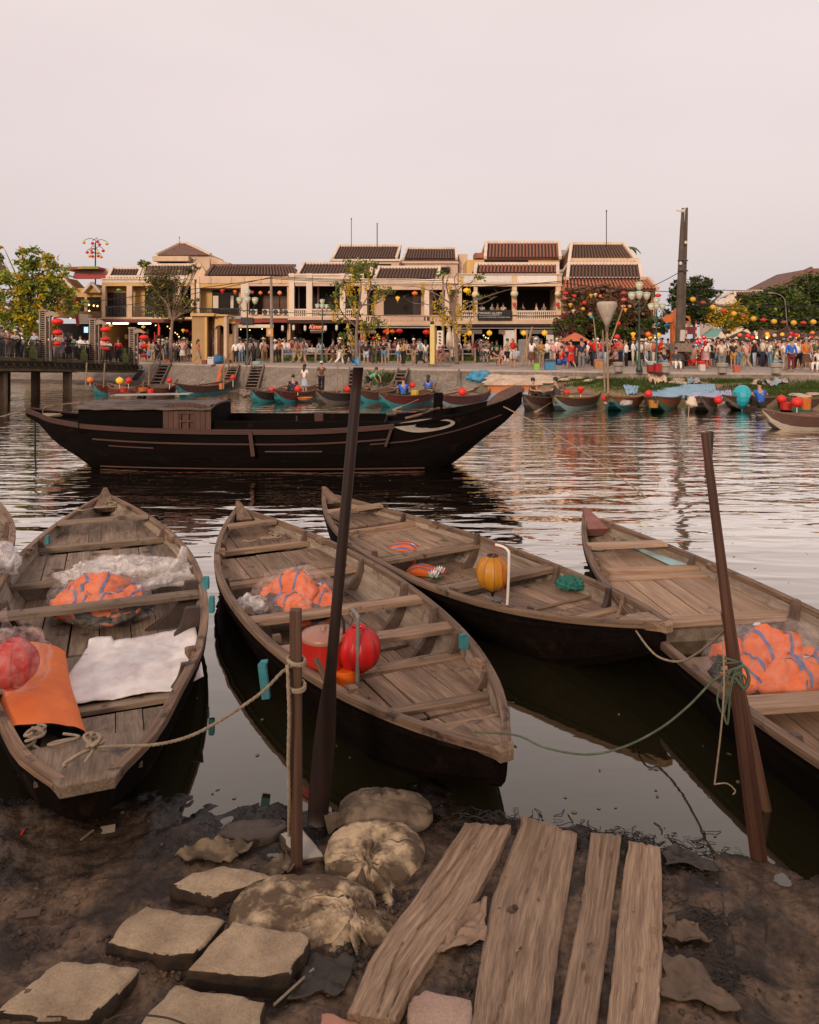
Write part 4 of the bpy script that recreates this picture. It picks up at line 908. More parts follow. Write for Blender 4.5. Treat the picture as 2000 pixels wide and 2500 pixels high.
ws=sheet_pts().build('white_sheet',mat('white_tarp',(.80,.74,.71),.7,(.60,.53,.50),(4,4,4),sharp=.6,bump=.4,bscale=(25,25,25),bdist=.006,col3=((.45,.33,.28),5,.66)),origin=A.T((A.L*.25,-.3,.25)),smooth=True)
sm=ws.modifiers.new('thick','SOLIDIFY');sm.thickness=.004;tag(ws,'creased white sheet spread over the planks of the left boat','sheet')
OR=thing('rolled_mat','orange mat rolled into a flat black lined tube in the left boat','mat',A.T((A.L*.17,.55,.30)))
def roll(o,r0,m_,nm,flip=False):
 m=MB(A.T);rows=[]
 for i in range(25):
  u=i/24;sx=lerp(.105,.285,u)*A.L;row=[]
  for k in range(36):
   a=2*pi*k/36;w_=lerp(.34,.30,u)+o;h=lerp(.11,.13,u)+o
   y=.30+.18*u+w_*cos(a)*.78+.02*sin(a*2+u*3);z=.36-.03*u+h*(sin(a)*(1+.25*cos(a)))+.012*fbm(u*4,cos(a)*2,sin(a)*2,3)
   row.append(Vector((sx+.10*cos(a+.6)*(1-u),y,z)))
  rows.append(row)
 m.grid(rows,close=True,flip=flip);return m.build(nm,m_,OR,smooth=True)
roll(0,0,mat('orange_mat',(.74,.17,.03),.75,(.60,.12,.022),(5,5,5),bump=.2,bscale=(20,20,20)),'outer_face',True);roll(-.014,0,mat('black_lining_mat',(.008,.010,.02),.6),'lining')
m=MB();c0=A.T((A.L*.082,.33,.48));
for i in range(5):coil(m,c0+Vector((.01*i,-.03*i+.02,.01*i-.02)),.042+.01*sin(i*2),1.2,.010,.8,rz=i)
m.tube(spline([c0,c0+Vector((.03,-.09,-.02)),c0+Vector((-.02,-.16,-.03)),c0+Vector((.06,-.2,-.04)),c0+Vector((.1,-.15,-.04)),c0+Vector((.03,-.1,-.03))],7),.011,7)
tag(m.build('rope_bundle',rope_m,origin=c0,smooth=True),'thick knotted bundle of pale rope in the mouth of the orange roll','rope')
# ---------------------------------------------------------------- planks, stepping stones, sandbags on the mud
brd=mat('old_plank_wood',(.385,.26,.165),.85,(.20,.122,.075),(1.1,26,26),sharp=.7,bump=.25,bscale=(5,70,70),bdist=.004,fine=((2,140,140),.35),col3=((.085,.048,.032),4.5,.66),rnd=.14)
def plank(label,pts,zf,zn,th,cracks=(),seed=1,holes=(),wetend=.1):
 """pts: rows (py, left px, right px) from the far end to the near end; the board lies on the mud"""
 N,M_=90,34;rows=[];py0,py1=pts[0][0],pts[-1][0];rnd=random.Random(seed);lcs=[]
 zz=lambda py:lerp(zf,zn,(py-py0)/(py1-py0))
 Ls=[(p[0],p[1])for p in pts];Rs=[(p[0],p[2])for p in pts]
 skew=pts[0][3]if len(pts[0])>3 else 0;skewn=pts[-1][3]if len(pts[-1])>3 else 0
 for i in range(N+1):
  u=i/N;row=[];lr=[]
  for j in range(M_+1):
   v=j/M_;sk=lerp(skew,skewn,u)
   py=lerp(py0,py1,u)+sk*(v-.5)+(6*nz(v*6,seed)*(1 if u<.02 else 0))
   l=tab(Ls,py)+1.6*nz(py*.035,seed,3)*1.5+1.0*nz(py*.12,seed,5);r=tab(Rs,py)+2.2*nz(py*.03,seed,7)+1.0*nz(py*.12,seed,9)
   px=lerp(l,r,v);z=zz(py)+.0012*fbm(v*7,u*1.5+seed,1,2)
   e=min(v,1-v);z-=.010*max(0,1-e*M_/1.2)**2+.010*max(0,1-min(i,N-i)/1.4)**2
   for(u0,v0,u1,v1,wd)in cracks:
    if min(u0,u1)<=u<=max(u0,u1):
     f=(u-u0)/(u1-u0);vc=lerp(v0,v1,f)+.02*nz(u*16,seed,2);d=abs(v-vc);ww=wd*(sin(pi*f)**.5+.15)
     if d<ww:z-=.025*(1-d/ww)
   for(uh,vh,rh)in holes:
    d=sqrt(((u-uh)*3.2)**2+(v-vh)**2)
    if d<rh:z-=.02*(1-(d/rh)**2)
   p=P(px,py,z);row.append(p);lr.append(Vector((u*1.9+seed*3,(v-.5)*.34,z)))
  rows.append(row);lcs.append(lr)
 m=MB();m.grid(rows,flip=False,lcs=lcs)
 def side(a):
  b_=[p-Vector((0,0,th))for p in a];m.grid([a,b_],lcs=[[Vector((p.y+seed*3,p.x,p.z))for p in a],[Vector((p.y+seed*3,p.x,p.z))for p in b_]])
 side([r[0]for r in rows]);side([r[-1]for r in rows]);side(rows[0]);side(rows[-1])
 o=m.build('wooden_plank',brd,fix=True,origin=rows[N//2][M_//2]);o.data.polygons.foreach_set('use_smooth',[i<N*M_ for i in range(len(o.data.polygons))])
 tag(o,label,'plank','old planks laid on the mud as a landing');return o
plank('narrow slanting plank with two long splits at its far end, beside the sandbags',[(2012,1135,1250,8),(2100,1075,1210),(2210,1000,1150),(2275,950,1100),(2350,900,1045),(2400,880,1012),(2485,843,968,22)],.10,.20,.05,[(0,.42,.42,.22,.045),(0,.75,.55,.45,.05),(.62,.35,.98,.6,.03),(.72,.75,.98,.82,.025)],3)
plank('widest flat plank in the landing with a bent left edge',[(2012,1272,1412,45),(2080,1245,1403),(2200,1200,1385),(2300,1180,1366),(2400,1165,1352),(2560,1145,1335)],.08,.17,.045,[(.02,.55,.35,.42,.022),(.55,.5,1,.25,.03)],5,[(.27,.1,.03),(.33,.62,.03)])
plank('narrow plank with ragged edges, right of the widest one',[(2036,1443,1517,8),(2100,1434,1511),(2200,1421,1496),(2300,1400,1486),(2400,1380,1470),(2560,1350,1448)],.07,.16,.045,[(0,.82,.35,.74,.04),(.0,.35,.12,.4,.04)],7,[(.1,.75,.07),(.62,.42,.07),(.68,.6,.1),(.3,.05,.06)])
plank('outermost plank on the muddy side with a dark wet end',[(2060,1535,1611,14),(2120,1524,1616),(2250,1508,1617),(2350,1499,1619),(2440,1488,1612),(2560,1475,1595)],.07,.155,.045,[(0,.45,.2,.42,.03),(.68,.5,.82,.48,.03)],11,[(.42,.82,.1),(.55,.78,.14),(.62,.55,.06),(.2,.82,.09)])
stone_m=mat('pale_sandstone',(.44,.325,.205),.9,(.28,.195,.12),(5,5,5),sharp=.7,bump=.6,bscale=(50,50,50),bdist=.006,fine=((90,90,90),.22),col3=((.16,.115,.08),5,.62),rnd=.07)
stone_side=mat('darker_stone_side',(.062,.037,.020),.95,(.014,.009,.006),(9,9,9),bump=.9,bscale=(40,40,40),bdist=.01,rnd=.07)  # steep faces of the stones get this darker colour than the tops
def stone(label,poly,z,th,seed,m_=None,group='stepping stones in the mud',name='stepping_stone',m2=None,cat='stone'):
 pts=[P(x,y,z)for x,y in poly];out=[];n=len(pts)
 for i in range(n): # subdivide and roughen the outline
  a,b=pts[i],pts[(i+1)%n];k=max(3,int((b-a).length/.03))
  for j in range(k):
   p=a.lerp(b,j/k);d=(b-a).normalized();nn=Vector((d.y,-d.x,0));out.append(p+nn*(.010*nz(p.x*14,p.y*14,seed)+.006*nz(p.x*45,p.y*45,seed)))
 c=sum(out,Vector())/len(out);m=MB();rings=[]
 R=[(.0,0),(.25,0),(.5,0),(.75,0),(.93,0),(.975,-.004),(1.0,-.016),(1.005,-.04),(.99,-th*.6),(.985,-th)]
 for f,dz in R[1:]:
  row=[]
  for i,p in enumerate(out):
   q=c.lerp(p,f)+Vector((0,0,dz))
   if f<.96:q.z+=.008*fbm(q.x*5,q.y*5,seed,4)+.003*fbm(q.x*22,q.y*22,seed,3)
   else:
    k=.014*fbm(q.x*9,q.y*9,q.z*18+seed,4);q+=(q-c).normalized()*k;q.z+=.5*k
   row.append(q)
  rings.append(row)
 L_=len(out);m.add([c+Vector((0,0,.008*fbm(c.x*5,c.y*5,seed,4)))]+rings[0],[(0,1+i,1+(i+1)%L_)for i in range(L_)])
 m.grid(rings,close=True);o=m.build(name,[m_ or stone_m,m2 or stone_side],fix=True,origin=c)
 me=o.data;me.polygons.foreach_set('use_smooth',[True]*len(me.polygons))
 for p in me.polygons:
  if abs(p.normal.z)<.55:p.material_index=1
 tag(o,label,cat,group);return o
stone('smallest and farthest of the pale stepping stones, below the short post',[(415,2160),(470,2132),(547,2113),(610,2122),(668,2138),(600,2165),(517,2192),(460,2176)],.135,.12,1)
stone('pale stepping stone with a broken front corner, in the middle of the flight',[(359,2211),(450,2225),(545,2244),(510,2290),(473,2328),(440,2328),(399,2340),(330,2318),(257,2300),(300,2255)],.155,.12,2)
stone('greyest stepping stone with thick ochre flanks, next to the nearest sandbag',[(568,2250),(650,2264),(740,2276),(758,2290),(745,2325),(718,2350),(705,2372),(640,2385),(560,2378),(455,2368),(510,2305)],.19,.15,3)
stone('largest pale stepping stone at the bottom left corner with a chipped white edge',[(151,2345),(240,2350),(336,2362),(290,2420),(218,2492),(110,2485),(-15,2472),(60,2410)],.17,.13,4)
stone('stepping stone cut off by the bottom edge, left of the centre',[(427,2403),(540,2425),(645,2448),(630,2500),(600,2600),(420,2600),(270,2570),(350,2480)],.19,.14,5)
pinkst=mat('pinkish_concrete',(.44,.30,.225),.88,(.34,.22,.16),(7,7,7),bump=.5,bscale=(60,60,60),bdist=.004,fine=((90,90,90),.2))
stone('flat pinkish slab at the bottom between the slanting plank and the widest plank',[(1000,2450),(1012,2432),(1038,2412),(1100,2424),(1156,2438),(1150,2500),(1140,2600),(980,2600),(996,2490)],.16,.06,6,pinkst,name='stone_slab',m2=pinkst)
stone('salmon coloured brick just showing at the bottom edge',[(783,2471),(830,2480),(876,2492),(900,2560),(760,2560)],.165,.07,7,mat('salmon_brick',(.40,.19,.13),.88,(.32,.14,.1),(9,9,9),bump=.4,bscale=(60,60,60),bdist=.004),name='brick',m2=MATS['salmon_brick'],cat='brick')
wetstone=mat('wet_brown_stone',(.085,.058,.038),.6,(.03,.02,.015),(9,9,9),bump=.8,bscale=(30,30,30),bdist=.012)
stone('dark flat stone smeared with mud at the water edge left of the short post',[(524,2037),(545,2012),(580,2002),(650,1999),(696,2001),(704,2018),(660,2042),(600,2052)],.05,.09,8,wetstone,m2=wetstone)
WB=stone('white painted board leaning in the mud behind the short post',[(682,2034),(737,2022),(765,2055),(791,2090),(742,2098),(700,2060)],.08,.07,9,mat('chalky_white_board',(.42,.38,.32),.8,(.3,.26,.21),(9,9,9),bump=.3),group=None,name='white_board',m2=mat('board_edge',(.12,.08,.05),.8),cat='board')

sack=mat('muddy_sackcloth',(.56,.41,.25),.85,(.11,.068,.036),(5,5,5),bias=.03,sharp=.4,bump=.8,bscale=(14,14,14),bdist=.012,fine=((260,260,260),.15),col3=((.07,.043,.024),4.5,.60),rnd=.05)
sack2=mat('muddier_sackcloth',(.22,.155,.095),.85,(.08,.052,.03),(5,5,5),sharp=.5,bump=.7,bscale=(14,14,14),bdist=.012,col3=((.045,.03,.02),4,.58),rnd=.05)
sack_mud=mat('mud_soaked_sackcloth',(.10,.066,.038),.8,(.035,.022,.014),(9,9,9),bump=.9,bscale=(30,30,30),bdist=.01)
def sandbag(label,px,py,z,r,rz,tie,seed,m_,pl=.35,npl=17):
 c=P(px,py,z);root=thing('sandbag',label,'sandbag',c,'muddy sandbags stacked at the water edge');R_=Matrix.Rotation(rz,3,'Z')
 n,mm=120,60;rows=[];T0=Vector((tie[0],tie[1]))
 for i in range(mm+1):
  t=pi*i/mm;row=[]
  for k in range(n):
   a=2*pi*k/n;ct=cos(t);st=sin(t)
   x=r[0]*(abs(cos(a))**.85)*(1 if cos(a)>0 else-1)*st**.9;y=r[1]*(abs(sin(a))**.85)*(1 if sin(a)>0 else-1)*st**.9;zz=r[2]*(abs(ct)**.9)*(1 if ct>0 else-.55)
   d=Vector((x/r[0],y/r[1]));dd=d-T0;dist=dd.length;ang=atan2(dd.y,dd.x)
   w_=exp(-dist/.55)*min(1,dist/.10+.12)
   top=max(0,min(1,(zz/r[2]+.55)))
   pleat=.75-1.5*(1-abs(sin(ang*npl*.5+1.3*sin(ang*3+seed)+2.2*nz(ang*2,dist*3,seed))))**2.2
   zz+=pl*r[2]*(pleat-.4)*w_*.42*top;zz-=.28*r[2]*exp(-((x/r[0])**2+(y/r[1]+.1)**2)*3.2)*top;zz-=.06*r[2]*max(0,1-abs(nz(x*5+seed,y*12+.8*nz(x*9,y*9,4),2))*8)*top
   zz-=r[2]*.34*exp(-(dist/.16)**2)*top
   q=.035*fbm(x*4+seed,y*4,zz*4,4);k2=1+q*1.2
   cr=abs(nz(x*7+seed,y*3,3));zz+=.010*(1-min(1,cr*6))*top*(-1)
   row.append(c+R_@Vector((x*k2,y*k2,zz*k2)))
  rows.append(row)
 m=MB();m.grid(rows,close=True,flip=True);m.mi=[1 if rows[q//n][q%n].z<c.z-.10*r[2]+.5*r[2]*fbm(rows[q//n][q%n].x*7,rows[q//n][q%n].y*7,seed,4)else 0 for q in range(len(m.mi))];m.build('sack',[m_,sack_mud],root,smooth=True)
 return root,c,R_
def tail(root,p,dirs,m_):
 for i,(dx,dy,dz,w_,fl)in enumerate(dirs):
  m=MB();rows=[];n=14;
  for a in range(n+1):
   u=a/n;row=[]
   q=Vector(p)+Vector((dx,dy,dz))*u*.85+Vector((0,0,.05*sin(pi*u)*fl));s_=Vector((-dy,dx,0)).normalized()
   for b_ in range(9):
    v=b_/8-.5;f_=w_*(.30+1.75*u**.7)*(1+.15*sin(i*3+u*5));zz=.030*sin(v*8+i*2+u*3)*(.4+u)+.012*sin(v*19+i)*(1-u)+.012*fbm(u*4,v*5,i,3)
    row.append(q+s_*(v*f_)+Vector((0,0,zz)))
   rows.append(row)
  m.grid(rows);o=m.build('sack_neck',m_,root,smooth=True);md=o.modifiers.new('t','SOLIDIFY');md.thickness=.006
r1,c,R_=sandbag('farthest sandbag, lying at the foot of the upright oar',940,1985,.06,(.30,.20,.105),-.08,(-.95,-.1),1,sack2,.2)
tail(r1,c+Vector((-.27,-.03,.0)),[(-.10,-.08,-.02,.1,.3)],sack2)
r2,c,R_=sandbag('round sandbag in the middle of the three, tied with radiating pleats',915,2085,.07,(.285,.24,.12),-.05,(-.12,-.62),2,sack,.9,19)
tail(r2,c+Vector((-.035,-.19,.06)),[(-.27,.02,-.08,.10,.5),(-.02,-.14,-.10,.13,.6),(.10,-.16,-.12,.14,.4),(.19,-.20,-.14,.09,.2)],sack)
r3,c,R_=sandbag('longest and nearest sandbag, its knotted neck under the slanting plank',740,2228,.10,(.38,.23,.11),.02,(.72,-.25),3,sack,.9,21)
tail(r3,c+Vector((.27,-.07,.04)),[(.22,-.10,-.08,.14,.5),(.04,-.19,-.10,.15,.6),(.14,-.17,-.11,.13,.4),(.24,-.02,-.10,.10,.2)],sack)
# scraps of sackcloth
def scrap(label,poly,z,seed,m_,amp=.03):
 pts=[P(x,y,z)for x,y in poly];a,b,c_,d=pts;m=MB();rows=[]
 for i in range(19):
  row=[]
  for j in range(19):
   u,v=i/18,j/18;p=(a.lerp(b,u)).lerp(d.lerp(c_,u),v)
   p+=Vector((.03*nz(u*3,v*3,seed),.03*nz(u*3,v*3,seed+4),0));g_=gz(p.x,p.y)
   p.z=max(g_+.003,z-.03)+amp*(.3+abs(fbm(u*2.4+seed,v*2.4,seed,4)))+.016*sin(u*9+v*7+seed)*sin(u*4)
   row.append(p)
  rows.append(row)
 m.grid(rows,flip=True);o=m.build('sackcloth_scrap',m_,origin=pts[0],smooth=True);md=o.modifiers.new('t','SOLIDIFY');md.thickness=.006;tag(o,label,'cloth scrap','scraps of old sackcloth in the mud')
scrap('pale crumpled sackcloth scrap showing between the two left planks',[(1105,2240),(1190,2215),(1185,2310),(1060,2350)],.10,3,mat('pale_sackcloth',(.33,.22,.15),.85,(.17,.10,.065),(7,7,7),bump=.5),.05)
scrap('flattened muddy sack half buried beyond the smallest stepping stone',[(425,2095),(500,2052),(620,2060),(560,2115)],.05,5,sack2,.05)
scrap('brown sack remnant between the stones and the nearest sandbag',[(610,2120),(700,2085),(720,2130),(660,2150)],.06,7,sack2,.05)
scrap('sandy sack half buried at the bottom right beside the outermost plank',[(1620,2330),(1700,2340),(1810,2480),(1615,2455)],.10,9,mat('sandy_sackcloth',(.16,.11,.07),.85,(.08,.05,.033),(6,6,6),bump=.6),.035)
scrap('dark wet cloth strip beside the end of the outermost plank',[(1620,2060),(1700,2075),(1760,2130),(1625,2120)],.04,11,mat('wet_cloth',(.05,.036,.025),.6,(.02,.015,.01),(6,6,6),bump=.6),.04)
scrap('torn muddy sack below the nearest sandbag',[(700,2440),(760,2330),(870,2345),(840,2420)],.12,15,mat('wet_cloth',(.05,.036,.025)),.03)
scrap('brown sack piece in the mud right of the outermost plank',[(1622,2230),(1690,2245),(1740,2290),(1622,2290)],.09,19,MATS['sandy_sackcloth'],.03)
# weed, twigs, pebbles: uncountable
def stuff_strands():
 rnd=random.Random(5);m=MB()
 zones=[(1640,2060,110,45,120),(1230,1985,120,20,90),(1450,2030,110,22,130),(1700,2240,90,40,80),(1720,2400,90,60,80),(1000,1985,60,30,40),(860,2360,60,40,40),(560,2190,60,30,30),(960,2190,50,50,30),(1150,2380,50,60,30),(620,1995,50,12,30)]
 for px,py,sx,sy,n in zones:
  for _ in range(n):
   p=P(px+rnd.gauss(0,sx*.55),py+rnd.gauss(0,sy*.55),.06);l=rnd.uniform(.03,.16);a=rnd.gauss(-.5,.7);w_=rnd.uniform(.001,.0035);pts=[]
   for i in range(5):
    q=p+Vector((cos(a)*l*i/4,sin(a)*l*i/4,0));a+=rnd.gauss(0,.35);q.z=max(gz(q.x,q.y),0)+.004+.012*sin(pi*i/4)*rnd.random();pts.append(q)
   m.tube(pts,w_,3,cap=False)
 o=m.build('river_weed',mat('dark_weed',(.026,.017,.010),.7,(.010,.007,.005),(8,8,8)));tag(o,'dark strands of river weed and roots washed up on the mud','weed',kind='stuff')
 m=MB()
 for _ in range(1500):
  p=Vector((rnd.uniform(-2.6,2.6),rnd.uniform(2.95,4.9),0));p.z=gz(p.x,p.y)
  if p.z<.0:continue
  r=rnd.uniform(.003,.008)*(1 if rnd.random()<.93 else 2.2);m.ell(p+Vector((0,0,r*.2)),(r,r*rnd.uniform(.6,1),r*.6),5,3,rz=rnd.uniform(0,3))
 o=m.build('pebbles',mat('mud_grit',(.10,.066,.045),.85,(.03,.02,.014),(30,30,30),var=.8),smooth=True);tag(o,'small pebbles and clods scattered over the mud','pebbles',kind='stuff')
 m=MB()
 for _ in range(520): # clods at the edges of stones
  cx_,cy_=rnd.choice([(560,2330),(480,2380),(640,2230),(700,2400),(330,2330),(560,2200),(880,2300),(1000,2200),(1640,2200),(1650,2330),(100,2300),(150,2200)])
  p=P(cx_+rnd.gauss(0,45),cy_+rnd.gauss(0,30),.08);p.z=gz(p.x,p.y);r=rnd.uniform(.006,.022);m.ell(p,(r,r*.8,r*.6),7,5,rz=rnd.uniform(0,3))
 for i,v in enumerate(m.v):m.v[i]=v+Vector((.004*nz(v.x*90,v.y*90,v.z*90),.004*nz(v.y*90,v.x*90,3),.004*nz(v.z*90,v.x*90,7)))
 o=m.build('mud_clods',mud_m,smooth=True);tag(o,'clods of brown mud between the stepping stones','mud clods',kind='stuff')
stuff_strands()
m=MB();rnd=random.Random(12)
for _ in range(150):
 p=P(rnd.uniform(0,2000),rnd.choice((rnd.uniform(1130,1450),rnd.uniform(1700,2060))),.004);r=rnd.uniform(.006,.022)
 if shore(p.x)<p.y:m.ell(p,(r,r*rnd.uniform(.4,.9),.003),6,3,rz=rnd.uniform(0,3))
tag(m.build('floating_leaves',mat('floating_leaf',(.22,.17,.09),.7,(.07,.05,.03),(2,2,2))),'scraps of leaf and scum floating on the river','floating scraps',kind='stuff')
def litter(nm,px,py,w_,h,col,label,rz=0,cat='litter'):
 c=P(px,py,.06);c.z=max(gz(c.x,c.y),0)+.006;m=MB();m.box((0,0,0),(w_,h,.006),rz=rz,rx=.1);o=m.build(nm,mat(nm+'_m',col,.7));o.location=c;tag(o,label,cat)
litter('paper_scrap',263,2013,.085,.06,(.35,.28,.20),'small pale paper scrap on the dark mud under the left boat',.3)
litter('twig',213,2032,.012,.09,(.3,.2,.13),'short pale stick on the dark mud near the paper scrap',-.5,'stick')
litter('red_strip',55,2025,.012,.045,(.5,.02,.01),'tiny red strip on the dark mud at the left edge',.1)
litter('brick_chip',70,2245,.11,.05,(.10,.06,.035),'brown brick chip lying in the mud at the left',.2)
m=MB();a_,b2_=P(668,2455,.13),P(778,2355,.11);m.tube(spline([a_,(a_+b2_)/2+Vector((.01,0,.01)),b2_],6),.006,6);tag(m.build('dry_stalk',rope_m,origin=a_),'dry pale stalk in the mud by the greyest stepping stone','stalk')
m=MB();m.tube(spline([P(250,2500,.2),P(300,2478,.2),P(400,2484,.21),P(460,2505,.2)],6),.004,5);tag(m.build('dry_stalk',mat('dark_stalk',(.06,.035,.02),.8),origin=P(300,2478,.2)),'thin dark stalk lying over the gap between the bottom stepping stones','stalk')
# ---------------------------------------------------------------- the far bank
QZ=1.45
QE=[(-70,66),(-40,60),(-26,57),(-19.9,55),(-15.2,51.2),(-8.1,47),(-2.35,43.4),(3.3,41),(8.5,39.3),(14.1,37.2),(19.6,36.3),(40,33),(90,28)]
def qy(x):return smtab(QE,x)
plaster_c=mat('cream_plaster',(.66,.46,.30),.85,(.50,.35,.25),(1.1,1.1,.5),rnd=.03,col3=((.36,.25,.18),1.4,.64))
plaster_p=mat('pinkish_plaster',(.62,.43,.32),.85,(.48,.32,.24),(1.1,1.1,.5),rnd=.03,col3=((.36,.25,.2),1.6,.63))
plaster_y=mat('ochre_yellow_plaster',(.62,.38,.14),.85,(.5,.29,.10),(1.1,1.1,.5),rnd=.03,col3=((.36,.22,.1),1.5,.66))
plaster_w=mat('white_plaster',(.72,.59,.48),.85,(.56,.44,.35),(1.1,1.1,.5),rnd=.03)
dark_in=mat('dark_interior',(.018,.012,.009),.9,(.008,.006,.005),(1,1,1),var=.8)  # near-black colour stands in for the shade inside rooms and openings
dark_wood=mat('dark_shopfront_wood',(.040,.018,.012),.7,(.018,.009,.007),(3,3,1))
tile_d=mat('old_brown_roof_tiles',(.21,.105,.072),.85,(.075,.042,.032),(2.6,5,3),rnd=.1,col3=((.30,.20,.15),4,.62))
tile_r=mat('reddish_roof_tiles',(.36,.125,.070),.85,(.17,.065,.042),(2.6,5,3),rnd=.08,col3=((.38,.24,.18),4,.64))
tile_gap=mat('shaded_tile_channel',(.035,.022,.017),.9)  # channels coloured dark in place of the shade between tile ribs
concrete=mat('quay_concrete',(.25,.20,.16),.9,(.12,.092,.072),(.55,.9,1.2),rnd=0,bump=.5,bscale=(6,6,6),bdist=.03,fine=((7,7,2),.3),col3=((.07,.05,.038),1.0,.64))
pave=mat('promenade_paving',(.36,.30,.26),.9,(.27,.22,.19),(1.3,1.3,1),rnd=0)
xs_=[-90+i*1.0 for i in range(180)]
m=MB();m.grid([[Vector((x,qy(x)+.35,QZ)),Vector((x,90,QZ)),Vector((x,900,QZ))]for x in xs_],flip=True);m.build('promenade_ground',pave,kind='structure')
m=MB();m.grid([[Vector((x,qy(x)+.36,QZ+.004)),Vector((x,qy(x),QZ+.004)),Vector((x,qy(x)-.02,QZ-.08)),Vector((x,qy(x)-.03,QZ-.10))]for x in xs_]);m.build('kerb_edge',mat('kerb_stone',(.40,.33,.28),.85,(.30,.24,.2)),kind='structure')
def wall_prof(x):
 """foot of the concrete face and the soil in front of it"""
 f=min(1,max(0,(x-3.0)/1.2))
 return lerp(2.1,.25,f),lerp(.18,1.02,f),lerp(4.4,3.6,f)
m=MB();rows=[]
for i in range(361):
 x=-90+i*.5;y=qy(x);w_,zb,_=wall_prof(x);r=[]
 for j in range(9):
  t=j/8;r.append(Vector((x,y-.03-w_*t+.03*fbm(x*.8,t*3,2,3),lerp(QZ-.09,zb-.25,t))))
 rows.append(r)
m.grid(rows);qw=m.build('quay_wall',concrete,kind='structure')
soil=mat('river_bank_soil',(.26,.165,.105),.95,(.12,.08,.055),(.8,.8,1.5),rnd=0,bump=.8,bscale=(5,5,5),bdist=.05,col3=((.10,.125,.03),.55,.50))
rub=mat('rubble_bank',(.13,.09,.062),.95,(.05,.035,.026),(2,2,2),rnd=0,bump=1,bscale=(8,8,8),bdist=.06)
def bank_z(x,y):
 w_,zb,tot=wall_prof(x);y0=qy(x)-w_;y1=qy(x)-tot;t=(y0-y)/(y0-y1+1e-6)
 return lerp(zb,-.06,min(1.3,max(0,t))**1.15)+.06*fbm(x*1.2,y*1.2,1,4)
for nm,xa,xb,mt in(('rubble_bank',-40,3.4,rub),('river_bank',3.4,60,soil)):
 m=MB();rows=[];n=int((xb-xa)/.3)
 for i in range(n+1):
  x=lerp(xa,xb,i/n);w_,zb,tot=wall_prof(x);y0=qy(x)-w_+.15;y1=qy(x)-tot-.6
  rows.append([Vector((x,lerp(y0,y1,j/12),bank_z(x,lerp(y0,y1,j/12))))for j in range(13)])
 m.grid(rows);m.build(nm,mt,kind='structure',smooth=True)
# wooden and concrete steps down the wall
step_m=mat('worn_step_wood',(.20,.135,.095),.85,(.10,.065,.045),(4,4,4))
def stairs(label,pxt,pxb,pyt,pyb,wpx,n,rail=True,lean=None):
 Yt=qy(P(pxt,pyt,QZ).x)-.05;top=PD(pxt,pyt,Yt);bot=PD(pxb,pyb,Yt-2.5);w_=wpx*Yt/F
 rt=thing('river_stairs',label,'stairs',top)
 for s_ in(-1,1):
  m=MB();m.beam(top+Vector((s_*w_/2,-.05,.03)),bot+Vector((s_*w_/2,-.05,0)),.09,.16);m.build('stringer',step_m,rt)
 for i in range(n):
  t=(i+.5)/n;c=top.lerp(bot,t);m=MB();m.box(c+Vector((0,-.06,.05)),(w_-.1,.34,.05));m.build('step',step_m,rt)
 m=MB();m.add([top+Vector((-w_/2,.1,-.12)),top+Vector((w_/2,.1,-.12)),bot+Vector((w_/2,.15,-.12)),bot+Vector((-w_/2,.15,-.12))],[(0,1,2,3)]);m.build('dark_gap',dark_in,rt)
 if rail:
  m=MB()
  for s_ in(-1,):
   a,b=top+Vector((s_*w_/2,-.1,.8)),bot+Vector((s_*w_/2,-.1,.9));m.beam(a,b,.05,.05);m.beam(a,a-Vector((0,0,.8)),.06,.06);m.beam(b,b-Vector((0,0,.9)),.06,.06)
  m.build('handrail',step_m,rt)
stairs('wide steps down the sloping wall nearest the footbridge',405,376,888,945,26,7)
stairs('steps in the quay wall right of the yellow arch',572,555,893,940,24,7)
stairs('wide wooden steps below the yellow post box on its pole',630,612,893,952,30,8)
stairs('steps half hidden behind the tall dark oar',862,858,900,945,16,5,False)
stairs('short wooden ladder leaning on the wall beside the river grass',985,972,902,936,24,4,False)
m=MB();m.beam(PD(1121,902,40.8),PD(1117,940,39.2),.1,.06);tag(m.build('wooden_prop',step_m,origin=PD(1120,920,40)),'thin pale wooden prop standing against the concrete wall','prop')
m=MB();m.beam(PD(542,893,48.5),PD(530,940,45.5),.28,.05,up=(0,1,0));tag(m.build('orange_board',mat('orange_paint',(.60,.12,.02),.6),origin=PD(536,920,47)),'long orange board leaning on the sloping wall','board')
m=MB();a_=PD(338,905,52.9);m.prism([a_,a_+Vector((.45,0,0)),a_+Vector((.15,-.7,-.65)),a_+Vector((-.3,-.7,-.65))],(0,.05,.03));tag(m.build('drain_opening',dark_in,origin=a_,fix=True),'dark square drain opening in the sloping wall beside the bridge','drain')

# ---------------------------------------------------------------- footbridge on the left
brc=mat('mossy_bridge_concrete',(.16,.115,.055),.9,(.05,.038,.022),(1.5,1.5,1.5),rnd=0,bump=.6,bscale=(8,8,8),bdist=.03)
brd_m=mat('dark_bridge_ornament',(.022,.016,.010),.8);pyl_m=mat('beige_pylon',(.36,.27,.21),.85,(.24,.17,.13),(3,3,3));metal=mat('dark_railing_metal',(.015,.013,.013),.5)
BR0,BR1=Vector((-20.9,38.7,0)),Vector((-18.7,51.0,0));BD=(BR1-BR0);BL=BD.length;BD.normalize();BN=Vector((-BD.y,BD.x,0))
def bz(t):return tab([(-1.5,2.55),(0,2.12),(.267,1.98),(.641,1.72),(1,1.5),(1.1,1.45)],t)
def br(t,off=0,z=0):return BR0+BD*(t*BL)+BN*off+Vector((0,0,bz(t)+z))
BT=[-1.4+2.45*i/24 for i in range(25)]
BG=thing('footbridge','low arched concrete footbridge with dark ornament along its flank and people crossing','bridge',BR0)
